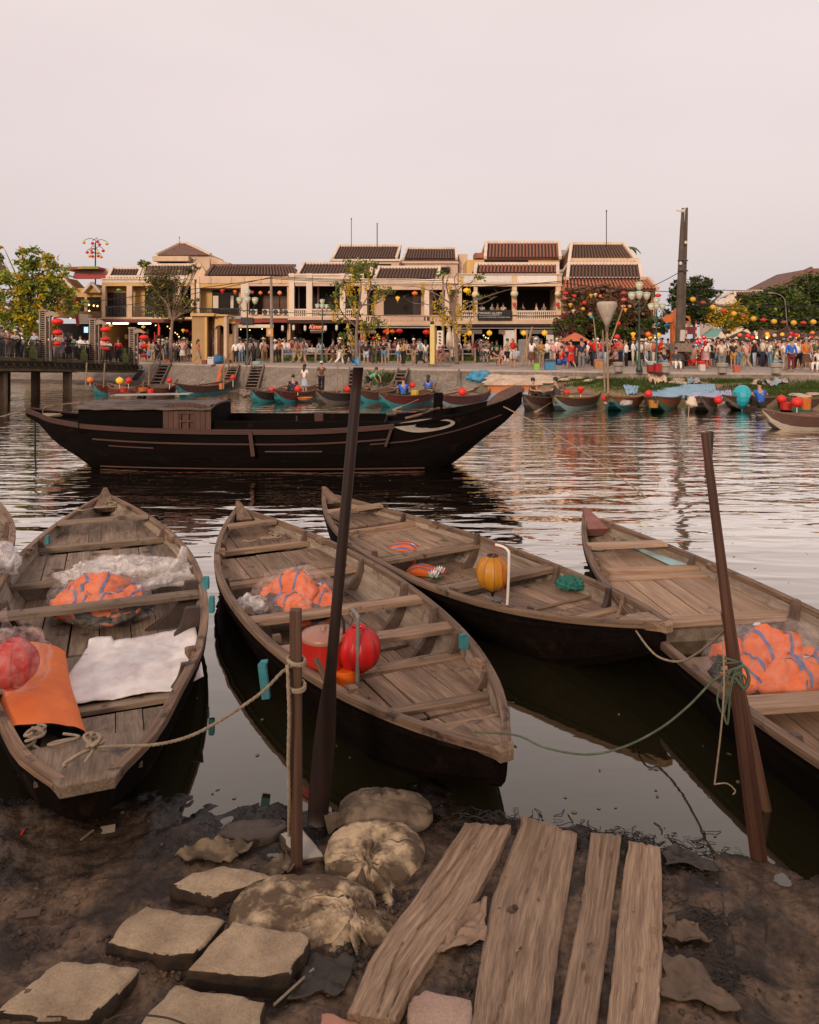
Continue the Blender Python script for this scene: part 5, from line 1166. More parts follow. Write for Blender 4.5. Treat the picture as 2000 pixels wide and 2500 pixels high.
m=MB();m.grid([[br(t,0,.0),br(t,5.2,0),br(t,5.2,-.35),br(t,0,-.35)]for t in BT],close=True);m.build('deck',brc,BG,fix=True)
m=MB();m.grid([[br(t,-.12,.06),br(t,.0,.06),br(t,.0,-.66),br(t,-.12,-.66)]for t in BT],close=True);m.build('fascia',brc,BG,fix=True)
m=MB()
for k in range(-14,24): # scroll ornament standing proud of the flank
 t=k/22+.02
 for dx,r in((0,.13),(.26,.09),(-.22,.08)):
  c=br(t,-.14,-.30)+BD*dx;m.tube([c+BD*(r*cos(a))+Vector((0,0,r*sin(a)))for a in[2*pi*j/8 for j in range(9)]],.028,4)
 m.beam(br(t,-.15,-.14)+BD*-.3,br(t,-.15,-.14)+BD*.3,.03,.03);m.beam(br(t,-.15,-.47)+BD*-.3,br(t,-.15,-.47)+BD*.3,.03,.03)
m.build('scroll_ornament',brd_m,BG,kind='stuff')
for t in(-.8,-.25,.06,.50):
 for off in(.5,2.6,4.6):
  m=MB();c=br(t,off);m.box((c.x,c.y,c.z/2-.7),(.38,.38,c.z+.6));m.build('pier',mat('pier_concrete',(.26,.17,.11),.9,(.12,.08,.05),(2,2,2)),BG)
 m=MB();m.beam(br(t,.1,-.52),br(t,5.1,-.52),.6,.36);m.build('pier_cap',brc,BG)
for off in(0.05,5.1):
 m=MB();m.tube([br(t,off,1.02)for t in BT],.03,5);m.tube([br(t,off,.16)for t in BT],.02,4);m.build('handrail',metal,BG)
 for t0 in range(-12,17):
  m=MB()
  for j in range(8):
   t=(t0+j/8)/16;m.beam(br(t,off,.0),br(t,off,1.02),.022,.022)
  m.build('baluster_panel',metal,BG,kind='stuff')
moss=mat('mossy_green_stone',(.14,.14,.045),.9,(.07,.07,.03),(5,5,5),bump=.5)
def bt(px):
 r=(px-CX)/F;return(r*BR0.y-BR0.x)/((BR1.x-BR0.x)-r*(BR1.y-BR0.y))
for px in(78,202,303):
 t=bt(px);c=br(t,.0,0);m=MB();m.lathe([(.30,0),(.30,.42),(.22,.48),(.22,.6),(.13,.66),(.13,.92),(.16,.94),(.0,.97)],4,c);m.build('bridge_post',moss,BG)
PYL=[]
for px,h in((105,2.7),(226,2.6),(322,2.35)):
 t=bt(px);c=br(t,-.05,0);lx=.0
 for dx,w_ in((-.18,.07),(.14,.07),(.36,.05)):
  m=MB();m.box2((c.x+dx-w_/2,c.y-.12,c.z-.1),(c.x+dx+w_/2,c.y+.1,c.z+h-(.0 if dx<.3 else .35)));m.build('pylon_upright',pyl_m,BG)
 for k in range(int(h/.12)):
  m=MB();m.box2((c.x-.15,c.y-.08,c.z+.05+k*.12),(c.x+.11,c.y+.06,c.z+.10+k*.12));m.build('pylon_rung',pyl_m,BG)
 m=MB();m.box2((c.x-.14,c.y+.08,c.z),(c.x+.11,c.y+.1,c.z+h));m.build('pylon_back',dark_in,BG)
 m=MB()
 for k in range(6):a=.2+.36*k;m.ell((c.x+.26,c.y-.02,c.z+a),(.05,.02,.13),8,5)
 m.build('pylon_tracery',brd_m,BG,kind='stuff')
 m=MB();top=c.z+h-.12;prof=[(0,.0),(.2,.10),(.5,.06),(.85,-.12),(1.05,-.16),(.8,-.24),(.5,-.16),(.2,-.2),(0,-.25)]
 m.prism([Vector((c.x+.15+x*.78,c.y-.1,top+z))for x,z in prof],(0,.16,0));m.build('dragon_bracket',pyl_m,BG,fix=True)
 m=MB();m.box2((c.x-.25,c.y-.15,c.z+h-.03),(c.x+.22,c.y+.12,c.z+h+.06));m.build('pylon_cap',pyl_m,BG)
 PYL.append((c,h))

# ---------------------------------------------------------------- lanterns: a few shapes, many copies
def lmesh(kind):
 m=MB();k=8
 if kind=='round':pr=[(max(.25,sqrt(max(0,1-((i/k-.5)*2*.95)**2))),(i/k-.5)*1.7)for i in range(k+1)]
 elif kind=='flat':pr=[(max(.28,sqrt(max(0,1-((i/k-.5)*2*.96)**2))),(i/k-.5)*1.15)for i in range(k+1)]
 elif kind=='drop':pr=[(.10,-1.1),(.35,-.75),(.62,-.3),(.9,.15),(1,.45),(.85,.7),(.4,.85)]
 elif kind=='tube':pr=[(.3,-1.3),(.62,-1.15),(.68,-.8),(.68,.8),(.62,1.15),(.3,1.3)]
 elif kind=='diamond':pr=[(.05,-1.2),(.95,.3),(.05,.95)]
 m.lathe(pr,14,gore=.08,gn=8);m.tube([(0,0,pr[0][1]),(0,0,pr[0][1]-.7)],.035,3);m.tube([(0,0,pr[-1][1]),(0,0,pr[-1][1]+.35)],.05,4)
 me=m.mesh('lantern_'+kind);me.polygons.foreach_set('use_smooth',[True]*len(me.polygons));me.materials.append(None);return me
LM={k:lmesh(k)for k in('round','flat','drop','tube','diamond')}
LC={'red':(.66,.022,.012),'yellow':(.72,.38,.035),'orange':(.75,.16,.02),'pink':(.58,.13,.11),'white':(.66,.58,.50),'green':(.16,.42,.08),'blue':(.04,.36,.50),'cream':(.62,.50,.34),'dusky red':(.36,.05,.045),'peach':(.68,.28,.14)}
def lmat(c,lit=0):
 lit=lit*.5
 n='lantern_silk_'+c.replace(' ','_')+('_lit' if lit else '')
 return MATS.get(n)or mat(n,LC[c],.6,tuple(x*.8 for x in LC[c]),(5,5,5),rnd=.06,emit=((LC[c][0],LC[c][1]*.9,LC[c][2]*.6),lit)if lit else None)
def far_lantern(p,r,c,label,kind='round',lit=0,group=None,name='hanging_lantern'):
 o=bpy.data.objects.new(name,LM[kind]);COL.objects.link(o);o.location=p;o.scale=(r,r,r)
 o.material_slots[0].link='OBJECT';o.material_slots[0].material=lmat(c,lit);return tag(o,label,'lantern',group)
nth=['first','second','third']
for i,(c,h)in enumerate(PYL):
 for j in range(3):
  w_=(.33,.29,.23)[j]*(.95 if i==0 else .92)
  far_lantern(Vector((c.x+.78,c.y-.05,c.z+h-.62-.60*j)),w_,'red','%s red lantern on the %s pylon of the bridge'%(('top','middle','lowest')[j],('farthest left','second','third')[i]),'flat',.25,'red lanterns hung from the bridge pylons')

# ---------------------------------------------------------------- houses along the promenade
def X_(px,Y):return(px-CX)*Y/F
def Z_(py,Y):return CH-(py-YH)*Y/F
class House:
 def __init__(s,name,label,px0,px1,Y):
  s.Y=Y;s.o=thing(name,label,'house',(X_((px0+px1)/2,Y),Y,QZ))
 def box(s,name,px0,px1,py0,py1,dy0,dy1,m,bevel=0):
  """a block seen between these photograph lines, from dy0 to dy1 metres behind the facade"""
  Y=s.Y+dy0;mb=MB();mb.box2((X_(px0,Y),Y,Z_(py1,Y)),(X_(px1,Y),s.Y+dy1,Z_(py0,Y)));return mb.build(name,m,s.o)
 def roof(s,px0,px1,pe,pr,dy0,d,m,r0=0,r1=0,cap=None,capl=True,capr=True,sag=.0,step=8):
  Y0_=s.Y+dy0;Y1=Y0_+d;x0,x1=X_(px0,Y0_),X_(px1,Y0_);z0=Z_(pe,Y0_);z1=Z_(pr,Y1);xr0,xr1=X_(px0+r0,Y1),X_(px1+r1,Y1)
  n=max(6,int((x1-x0)/.27));mb=MB();rows=[];lcs=[]
  prof=((0,0),(.10,.08),(.28,.13),(.46,.08),(.56,0))
  for k in range(step*2+1):
   t=(k//2+(k%2))/step;t=min(1,t);lift=.045 if k%2==0 else 0;row=[];lr=[]
   for i in range(n):
    for f,h in prof:
     u=(i+f)/n;x=lerp(lerp(x0,x1,u),lerp(xr0,xr1,u),t);row.append(Vector((x,lerp(Y0_,Y1,t),lerp(z0,z1,t)+h+lift-.02+sag*sin(pi*u))));lr.append(Vector((i*.7+3,k*.9,h)))
   rows.append(row);lcs.append(lr)
  mb.grid(rows,lcs=lcs);w5=5*n-1;mb.mi=[1 if(q%w5)%5==4 else 0 for q in range(len(mb.mi))];mb.build('roof_tiles',[m,tile_gap],s.o,kind='stuff')
  mb=MB();b=Vector((0,0,-.16));A_=[Vector((x0,Y0_,z0)),Vector((x1,Y0_,z0)),Vector((xr1,Y1,z1)),Vector((xr0,Y1,z1))];Bk=[Vector((x0,Y1+d,z0)),Vector((x1,Y1+d,z0))]
  mb.add([p+b*.4 for p in A_]+Bk,[(0,1,2,3),(3,2,5,4),(0,3,4),(1,5,2)]);mb.build('roof_body',m,s.o)
  cap=cap or plaster_w
  mb=MB();mb.beam(A_[3]+Vector((-.1,0,.10)),A_[2]+Vector((.1,0,.10)),.22,.24);mb.build('ridge',cap,s.o)
  if capl:mb=MB();mb.beam(A_[0]+Vector((0,0,.08)),A_[3]+Vector((0,0,.12)),.24,.26);mb.beam(A_[3]+Vector((0,0,.12)),Bk[0],.22,.24);mb.build('gable_coping',cap,s.o)
  if capr:mb=MB();mb.beam(A_[1]+Vector((0,0,.08)),A_[2]+Vector((0,0,.12)),.24,.26);mb.beam(A_[2]+Vector((0,0,.12)),Bk[1],.22,.24);mb.build('gable_coping',cap,s.o)
 def balusters(s,px0,px1,py0,py1,m,n,rail=True,dy=0,slim=False):
  Y=s.Y+dy;z0,z1=Z_(py1,Y),Z_(py0,Y);h=z1-z0
  me=None
  for i in range(n):
   x=X_(lerp(px0,px1,(i+.5)/n),Y)
   if me is None:
    mb=MB()
    if slim:mb.box((0,0,h/2),(.06,.05,h))
    else:mb.lathe([(.06,0),(.06,h*.1),(.035,h*.18),(.085,h*.42),(.04,h*.75),(.06,h*.86),(.06,h)],7)
    o=mb.build('baluster',m);o.parent=s.o;me=o.data
   else:o=bpy.data.objects.new('baluster',me);COL.objects.link(o);o.parent=s.o
   o.location=Vector((x,Y+.08,z0))-Vector(s.o.location)
  if rail:
   s.box('balustrade_rail',px0,px1,py0-3,py0,dy-.03,dy+.22,m);s.box('balustrade_base',px0,px1,py1,py1+2,dy-.02,dy+.22,m)
def shell(h,px0,px1,ptop,pslab,wall,upper=True):
 """side walls, back walls and dark rooms of a two-storey shophouse, open to the street"""
 h.box('side_wall',px0,px0+4,ptop,882,.25,7,wall);h.box('side_wall',px1-4,px1,ptop,882,.25,7,wall)
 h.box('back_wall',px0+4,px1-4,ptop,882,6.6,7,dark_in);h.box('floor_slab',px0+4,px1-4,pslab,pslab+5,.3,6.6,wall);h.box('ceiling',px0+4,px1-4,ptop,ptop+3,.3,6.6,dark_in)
def goods(h,px0,px1,py0,py1,seed,n=16,dy=2.2):
 """what fills the open shop: shelves, cloth rolls, boxes, framed panels"""
 rnd=random.Random(seed);cols=[(.20,.05,.03),(.32,.16,.05),(.10,.06,.04),(.30,.20,.13),(.05,.08,.05),(.35,.05,.03),(.40,.28,.16),(.07,.07,.10)]
 for i in range(n):
  a=rnd.uniform(px0,px1-6);w_=rnd.uniform(4,15);t=rnd.uniform(py0,py1-8);hh=rnd.uniform(5,20)
  h.box('shop_goods',a,min(px1,a+w_),t,min(py1,t+hh),dy+rnd.uniform(-.8,1.8),dy+2.0,mat('goods_%d'%(i%8),cols[i%8],.8))
def bulbs(h,pts,e=9,r=.05,dy=1.5):
 mt=mat('warm_bulb',(.8,.6,.3),.5,emit=((1,.62,.22),4),rnd=0)
 for px,py in pts:mb=MB();Y=h.Y+dy;mb.ell((X_(px,Y),Y,Z_(py,Y)),(r,r,r),8,6);mb.build('bulb',mt,h.o)
# H1: the yellow two-storey house nearest the bridge
h=House('shophouse','yellow two storey house nearest the bridge with dark doors and tube lights',249,475,66)
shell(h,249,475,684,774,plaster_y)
h.box('upper_wall',256,427,697,774,1.2,1.4,plaster_y);h.box('balcony_door',264,308,714,774,1.1,1.19,dark_wood);h.box('balcony_window',354,427,706,774,1.1,1.19,dark_in)
for i in range(5):h.box('door_slat',265+i*9,266+i*9,715,773,1.05,1.09,dark_in)
h.box('parapet',249,475,681,690,0,.3,plaster_w);h.box('beam',249,475,690,698,.05,.4,plaster_y);h.box('cornice',247,477,679.5,682,-.12,.3,plaster_w)
for a,b in((249,257),(309,322),(427,440),(466,475)):h.box('column',a,b,698,774,0,.35,plaster_c)
h.balusters(257,309,750,773,metal,12,slim=True);h.balusters(322,427,750,773,metal,22,slim=True)
h.box('balcony_slab',247,475,774,779,-.4,.6,plaster_c)
aw=mat('dusty_red_awning',(.20,.055,.042),.8,(.13,.035,.028));h.box('awning',238,400,779,787,-1.8,.3,aw)
fl=mat('tube_light',(.8,.8,.75),.5,emit=((1,.93,.78),6),rnd=0)
for a,b in((249,267),(275,312),(337,367)):h.box('tube_light',a,b,788,791,-.3,-.1,fl)
goods(h,256,470,800,880,1,22);bulbs(h,[(388,795),(409,797),(415,802),(421,805),(428,812),(433,816),(380,794),(437,822)])
h.roof(263,346,681,657,.2,2.6,tile_d,12,8);h.roof(337,470,677,649,.3,3.0,tile_d,12,5);h.box('roof_base',258,473,672,682,.3,5,plaster_w)
mb=MB();Y=65.9;mb.prism([Vector((X_(px,Y),Y,Z_(py,Y)))for px,py in((452,682),(478,646),(488,642),(500,660),(508,682))],(0,.5,0));mb.build('gable_wall',plaster_c,h.o,fix=True)
# rear tower
h=House('rear_building','pale square building with a hipped roof and dark window slot behind the yellow house',385,560,80)
h.box('wall',384,512,620,700,0,6,plaster_c);h.box('side_wall',512,560,641,700,.4,6,plaster_p);h.box('balcony_band',372,460,625,637,-.9,0,plaster_c);h.box('window',390,454,638,649,-.05,.1,dark_in)
Y=80;mb=MB();q=[Vector((X_(px,Y+d),Y+d,Z_(py,Y+d)))for px,py,d in((382,622,-.4),(515,622,-.4),(515,620,6),(384,620,6),(455,594,3),(440,594,3))];mb.add(q,[(0,1,4,5),(1,2,4),(2,3,5,4),(3,0,5)]);mb.build('hip_roof',tile_d,h.o,fix=True)
for a,b in((0,5),(1,4),(4,5)):mb=MB();mb.beam(q[a]+Vector((0,0,.08)),q[b]+Vector((0,0,.08)),.3,.2);mb.build('hip_ridge',plaster_w,h.o)
mb=MB();mb.prism([q[1]+Vector((-.6,.3,.1)),PD(560,642,80.5),PD(560,662,80.5),PD(512,662,80.5)],(0,5,0));mb.build('lean_to',plaster_c,h.o,fix=True)
# H2
h=House('shophouse','long yellow house with four air conditioner units and a white shuttered window',480,705,64)
shell(h,480,705,678,772,plaster_y);h.box('upper_wall',486,605,703,772,1.0,1.2,plaster_y);h.box('window',518,582,708,766,.9,.99,dark_in)
for a,b in((520,533),(563,570)):h.box('white_shutter',a,b,722,755,.82,.89,plaster_w)
h.box('recess_wall',610,703,700,772,2.4,2.6,dark_wood)
for a in(643,664,684):h.box('panel_door',a,a+18,722,770,2.25,2.39,mat('brown_panel',(.12,.06,.045),.7))
h.box('parapet',480,705,676,691,0,.3,plaster_c);h.box('beam',480,588,691,703,.05,.45,plaster_y);h.box('beam',588,705,691,698,.05,.45,plaster_p)
for a in(480,508,558,590,630,680):h.box('parapet_pier',a,a+7,674,691,-.06,.0,plaster_c)
for a,b in((479,487),(588,607)):h.box('column',a,b,691,775,-.02,.35,plaster_w)
h.balusters(487,588,755,772,metal,26,slim=True);h.box('balcony_slab',479,705,772,777,-.4,.6,plaster_c);h.box('ledge',607,705,768,772,-.3,.6,plaster_p)
acm=mat('white_metal_case',(.60,.53,.47),.5)
for k,a in enumerate((612,641,667,691)):
 ac=thing('air_conditioner','%s white air conditioner from the round lamps, on the ledge of the yellow house'%('first','second','third','fourth')[k],'air conditioner',(X_(a+8,63.7),63.7,Z_(769,63.7)),'air conditioner units on the ledge')
 mb=MB();mb.box2((X_(a,63.6),63.5,Z_(768,63.6)),(X_(a+16,63.6),63.9,Z_(755,63.6)));mb.build('case',acm,ac)
 mb=MB();c=Vector((X_(a+6,63.5),63.48,Z_(761.5,63.5)));mb.tube([c+Vector((.19*cos(t),0,.19*sin(t)))for t in[2*pi*j/12 for j in range(13)]],.02,4);mb.add([c+Vector((.18*cos(t),0,.18*sin(t)))for t in[2*pi*j/12 for j in range(12)]],[tuple(range(12))]);mb.build('fan_grille',metal,ac)
h.box('awning',560,640,777,788,-1.6,.3,mat('red_awning',(.24,.04,.03),.8));h.box('awning',640,705,779,787,-1.6,.3,MATS['red_awning']);h.box('blue_awning',553,588,774,779,-1.7,-.4,mat('blue_awning',(.20,.28,.34),.8))
h.box('white_blind',570,668,792,800,-1.5,-1.4,plaster_w);h.box('sign_board',588,618,775,791,-1.75,-1.62,mat('black_sign',(.015,.013,.012),.6));h.box('menu_board',606,634,830,872,-1.0,-.9,mat('chalk_board',(.04,.03,.022),.8))
goods(h,486,700,802,880,2,24);bulbs(h,[(575,805),(588,804),(610,806),(640,803),(660,806)],7)
h.roof(503,732,675,651,.3,3,tile_d,18,-12,capr=False,sag=.06,cap=tile_d);h.box('roof_base',486,703,674,679,.3,5,plaster_c)
# H3
h=House('shophouse','whitish house with square columns, a white balustrade and a tailor shop below',705,884,62.5)
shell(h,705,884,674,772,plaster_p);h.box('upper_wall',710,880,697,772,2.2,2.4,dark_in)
for a,b in((728,731),(775,779),(866,870)):h.box('window_post',a,b,697,765,2.0,2.15,plaster_p)
h.box('parapet',705,884,671,690,0,.3,plaster_w);h.box('beam',705,884,690,698,.08,.5,plaster_p);h.box('cornice',704,886,669.5,672.5,-.12,.2,plaster_w)
for a,b in((705,718),(748,762),(830,843),(878,888)):h.box('column',a,b,667,774,-.1,.4,plaster_w)
h.balusters(718,748,757,772,plaster_w,6);h.balusters(762,830,757,772,plaster_w,14);h.balusters(843,878,757,772,plaster_w,7)
h.box('balcony_slab',703,886,773,781,-.5,.6,plaster_p);h.box('awning',700,880,783,789,-1.7,.3,mat('dark_red_awning',(.055,.018,.014),.8))
h.box('sign',757,792,790,813,-1.3,-1.2,mat('brown_sign',(.10,.018,.012),.6));goods(h,708,880,805,880,3,22);bulbs(h,[(768,787),(790,787),(720,786),(744,786),(807,787)],10,.06,-1)
h.roof(728,905,671,645,.4,3,tile_d,15,6);h.box('roof_base',706,884,668,674,.4,5,plaster_w)
def text_on(s_,size,p,m_,parent,name='lettering',al='CENTER',sh=0,ex=.004):
 cu=bpy.data.curves.new(name,'FONT');cu.body=s_;cu.size=size;cu.align_x=al;cu.align_y='CENTER';cu.extrude=ex;cu.shear=sh;cu.materials.append(m_)
 o_=bpy.data.objects.new(name,cu);COL.objects.link(o_);bpy.context.view_layer.update();me=bpy.data.meshes.new_from_object(o_.evaluated_get(bpy.context.evaluated_depsgraph_get()));bpy.data.objects.remove(o_);o=bpy.data.objects.new(name,me);COL.objects.link(o);o['kind']='stuff';o.rotation_euler=(pi/2,0,0);o.location=Vector(p)-wloc(parent);o.parent=parent;return o
lett=mat('pale_lettering',(.75,.68,.60),.6,rnd=0);lettr=mat('glowing_red_lettering',(.7,.15,.08),.5,emit=((1,.25,.12),1.2),rnd=0)
text_on('Kimmy',.48,(X_(774,61.1),61.15,Z_(798,61.1)),lettr,h.o,sh=.3);text_on('BESPOKE TAILORING',.12,(X_(774,61.1),61.15,Z_(807,61.1)),lett,h.o)
# rear R3, R4
h=House('rear_building','rear house with a long dark tiled roof and two thin masts above it',808,985,75)
h.box('wall',806,975,633,690,0,6,plaster_p);h.box('window_band',855,955,644,655,-.05,.1,dark_in);h.box('eave_band',805,978,632,637,-.2,0,plaster_w);h.roof(813,968,632,602,-.2,3.4,tile_d,16,10,sag=0)
h=House('rear_building','rear pinkish house with a shorter dark tiled roof beside the twin mast roof',977,1120,76)
h.box('wall',977,1118,634,690,0,6,plaster_p);h.box('cornice',975,1120,640,643,-.2,0,plaster_p);h.box('window_band',990,1100,652,668,-.05,.1,dark_in);h.roof(985,1115,633,608,-.2,3.2,tile_d,10,-2)
h.box('chimney_wall',1120,1142,620,690,1,5,plaster_c)
# H4
h=House('shophouse','pinkish house with a slotted balcony wall and red lanterns below',884,1116,62)
shell(h,886,1116,684,783,plaster_p)
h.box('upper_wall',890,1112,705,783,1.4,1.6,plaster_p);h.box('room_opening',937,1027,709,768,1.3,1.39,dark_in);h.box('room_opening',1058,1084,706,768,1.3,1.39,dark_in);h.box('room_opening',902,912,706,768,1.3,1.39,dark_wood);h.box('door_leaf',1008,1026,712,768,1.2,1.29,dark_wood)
h.box('beam',886,1116,694,707,0,.45,plaster_p);h.box('parapet',886,1116,682,693,.15,.5,plaster_w);h.box('cornice',884,1118,690,694,-.14,.2,plaster_w)
for a,b in((886,896),(1036,1048),(1087,1097)):h.box('column',a,b,707,783,-.05,.35,plaster_w)
h.box('balcony_wall_top',896,1100,769,773.5,-.1,.2,plaster_p);h.box('balcony_wall_base',896,1100,784,791,-.12,.5,plaster_p)
nsl=26
for i in range(nsl+1):a=lerp(896,1100,i/nsl);h.box('balcony_pier',a-2.4,a+2.4,773.5,784,-.05,.12,plaster_p)
h.box('floor_slab',884,1116,791,795,-.3,.5,plaster_c);h.box('blind',905,1050,795,799,-1.8,.2,mat('dark_green_awning',(.06,.065,.04),.8));h.box('awning_edge',905,1050,799,800.5,-1.85,-1.75,plaster_w)
goods(h,890,1110,805,880,4,18);bulbs(h,[(988,833),(992,837),(965,826)],6)
h.box('sign',872,918,805,815,-1.2,-1.1,mat('dark_brown_sign',(.03,.02,.015),.6));text_on('NGUYEN COFFEE',.2,(X_(895,60.8),60.75,Z_(810,60.8)),lett,h.o)
h.roof(915,1068,682,655,.4,3,tile_d,12,6);h.box('roof_base',888,1114,680,686,.4,5,plaster_w)
# H5
h=House('shophouse','cream restaurant house with a black banner on its white balustrade',1120,1372,58)
shell(h,1120,1372,697,778,plaster_c);h.box('upper_back',1126,1366,700,778,4.5,4.7,dark_in)
h.box('parapet',1120,1372,668,698,0,.35,plaster_c);h.box('cornice',1117,1374,668,670,-.12,.3,plaster_w);h.box('cornice',1117,1374,696,698.5,-.1,.3,plaster_c)
wpl=mat('white_panel',(.70,.64,.60),.8)
for a,b in((1133,1158),(1168,1250),(1263,1360)):h.box('parapet_panel',a,b,673,690,-.04,.0,wpl)
for a,b in((1120,1128),(1157,1166),(1251,1262),(1358,1370)):h.box('column',a,b,698,780,-.04,.38,plaster_c)
h.balusters(1128,1157,761,778,plaster_w,6);h.balusters(1166,1251,761,778,plaster_w,17,dy=.12);h.balusters(1262,1358,761,778,plaster_w,19)
h.box('balcony_slab',1117,1373,780,791,-.1,.6,plaster_c);h.box('dark_beam',1117,1373,791.5,797,.1,.6,dark_wood)  # the strip under the slab is a beam of dark wood
ban=thing('restaurant_banner','black banner with white letters hanging on the cream balustrade','banner',(X_(1208,57.8),57.8,Z_(782,57.8)))
mb=MB();mb.box2((X_(1167,57.75),57.75,Z_(782,57.75)),(X_(1250,57.75),57.79,Z_(757,57.75)));mb.build('cloth',mat('black_banner',(.010,.008,.008),.7),ban)
text_on('MORNING GLORY',.24,(X_(1194,57.7),57.73,Z_(765,57.7)),lett,ban);text_on('HOI AN & CONTEMPORARY VIETNAMESE CUISINE',.105,(X_(1208,57.7),57.73,Z_(774.5,57.7)),lett,ban)
mb=MB();mb.box2((X_(1170,57.7),57.73,Z_(769.8,57.7)),(X_(1247,57.7),57.74,Z_(769.2,57.7)));mb.build('line',lett,ban)
for a,b in((1120,1177),(1218,1232),(1270,1350)):h.box('frame_awning',a,b,805,815,-1.5,-1.42,mat('grey_glass_fascia',(.14,.12,.10),.4))
h.box('metal_beam',1117,1372,800,802,-1.5,-1.4,mat('grey_beam',(.30,.27,.24),.6));h.box('white_door_panel',1230,1257,806,882,-1.3,-1.2,wpl);h.box('post',1257,1261,802,882,-1.4,-1.3,plaster_c);h.box('post',1152,1157,815,882,1,1.2,plaster_c)
goods(h,1124,1366,820,880,5,16,3);bulbs(h,[(1181,819),(1186,824),(1192,826)],7)
h.roof(1160,1362,668,647,.2,2.4,tile_r,4,0);h.box('rear_wall',1140,1366,634,690,4.6,9,plaster_y);h.box('rear_window',1183,1290,634,643,4.5,4.59,dark_in)
h.roof(1185,1368,631,594,4.4,3.4,tile_r,3,-3);h.box('rear_eave',1160,1182,617,630,5,7,tile_r)
for i,(a,b)in enumerate(((1144,'drop'),)):pass
# H6
h=House('shophouse','old house with three tiers of tiled roof, vines and many lanterns',1378,1620,57)
h.box('upper_wall',1395,1560,630,700,4.0,7,plaster_c);h.box('upper_room',1380,1600,703,775,2.5,2.7,dark_in);h.box('side_wall',1378,1386,700,882,.3,7,plaster_c);h.box('side_wall',1590,1598,700,882,.8,7,plaster_y);h.box('back_wall',1384,1598,775,882,5,5.3,dark_in);h.box('balcony_slab',1384,1600,775,780,.2,5,plaster_y)
for a in(1420,1470,1520,1570):h.box('column',a,a+5,703,882,.6,.8,dark_wood)
h.roof(1379,1606,707,683,-1.0,2.6,mat('bright_red_tiles',(.50,.165,.085),.85,(.30,.10,.055),(2.6,5,3)),0,-24,capl=False,capr=True,cap=plaster_c);h.roof(1386,1567,682,646,1.2,2.6,tile_d,4,-6);h.roof(1390,1556,643,597,3.9,2.6,tile_d,6,-35)
h.balusters(1500,1596,760,775,dark_wood,24,slim=True);h.box('striped_awning',1553,1625,800,817,-1.3,-1.2,mat('brown_striped_awning',(.13,.07,.045),.8,(.07,.035,.025),(1,1,9)));goods(h,1386,1590,820,880,6,18);bulbs(h,[(1548,828),(1570,830),(1600,826),(1586,815),(1610,815)],7,.09,-1)
h.box('white_notice',1334,1352,817,838,-1.5,-1.45,wpl)
# left cluster: market roofs by the bridge
h=House('riverside_restaurant','low yellow gabled restaurant with string lights, red roofs and banner behind the bridge',130,270,68)
h.box('red_roof',146,240,651,657,-1,3,mat('red_paint',(.36,.02,.015),.6));h.box('banner_strip',190,240,650,656,-1.2,-1.05,mat('green_yellow_cloth',(.10,.22,.05),.7,(.45,.30,.03),(1.5,1,1)));h.box('white_roof',182,268,657,672,.5,4,plaster_w);h.box('red_band',180,268,668,680,-.2,.3,MATS['red_paint'])
for a,b,t,e,mm in((128,178,677,703,plaster_y),(203,246,692,714,plaster_y)):
 mb=MB();Y=67.5;mb.prism([PD(a,e,Y),PD((a+b)/2,t,Y),PD(b,e,Y)],(0,3,0));mb.build('gable',mm,h.o,fix=True)
 for q in(a,b):mb=MB();mb.beam(PD(q,e,67.3),PD((a+b)/2,t-2,67.3),.4,.2);mb.build('verge',plaster_w,h.o)
h.box('wall',130,249,703,775,0,4,plaster_y);h.box('dark_front',160,245,725,768,-.1,-.02,dark_in);h.box('wood_front',140,249,760,776,-.4,-.15,mat('orange_brown_boards',(.22,.10,.045),.8));h.box('post',206,212,725,775,-.3,-.12,plaster_p)
h.box('ground_front',60,249,790,882,.5,1,dark_in);h.box('white_box',192,215,767,789,-2,-1.2,plaster_w);goods(h,60,240,800,880,7,12,-1)
bulbs(h,[(217,744),(229,746),(238,747),(218,759),(162,754),(172,776),(56,795)],8,.08,-.3)
mb=MB();mb.tube(spline([PD(183,720,66),PD(186,760,66),PD(191,795,66)],6),.14,6);mb.build('red_post',MATS['red_paint'],h.o)
h.box('light_panel',205,214,798,812,-2.2,-2.1,mat('lit_blue_panel',(.4,.6,.8),.5,emit=((.5,.75,1),1.2),rnd=0))
# far roof at the right edge
h=House('rear_building','large brown roof rising behind the trees at the right edge',1860,2010,84)
Y=84;mb=MB();mb.prism([PD(1860,716,Y),PD(1982,655,Y),PD(2120,655,Y),PD(2200,720,Y),PD(2200,830,Y),PD(1860,830,Y)],(0,8,0));mb.build('roof_end',tile_d,h.o,fix=True);mb=MB();mb.beam(PD(1855,717,83.8),PD(1982,655,83.8),.4,.5,up=(0,1,0));mb.build('verge',tile_d,h.o)
h=House('rear_building','small grey tiled roof with a white gable among the trees right of the double pole',1740,1850,78)
h.box('wall',1745,1850,735,830,0,4,plaster_w);h.roof(1795,1870,722,713,-.3,2,tile_d,0,0);mb=MB();mb.prism([PD(1760,745,77.5),PD(1790,718,77.5),PD(1805,745,77.5)],(0,1,0));mb.build('gable',plaster_w,h.o,fix=True)
h=House('rear_building','plain grey building filling the gap behind the restaurant houses',1370,1400,82);h.box('wall',1366,1392,610,700,0,5,mat('grey_wall',(.30,.32,.33),.8))
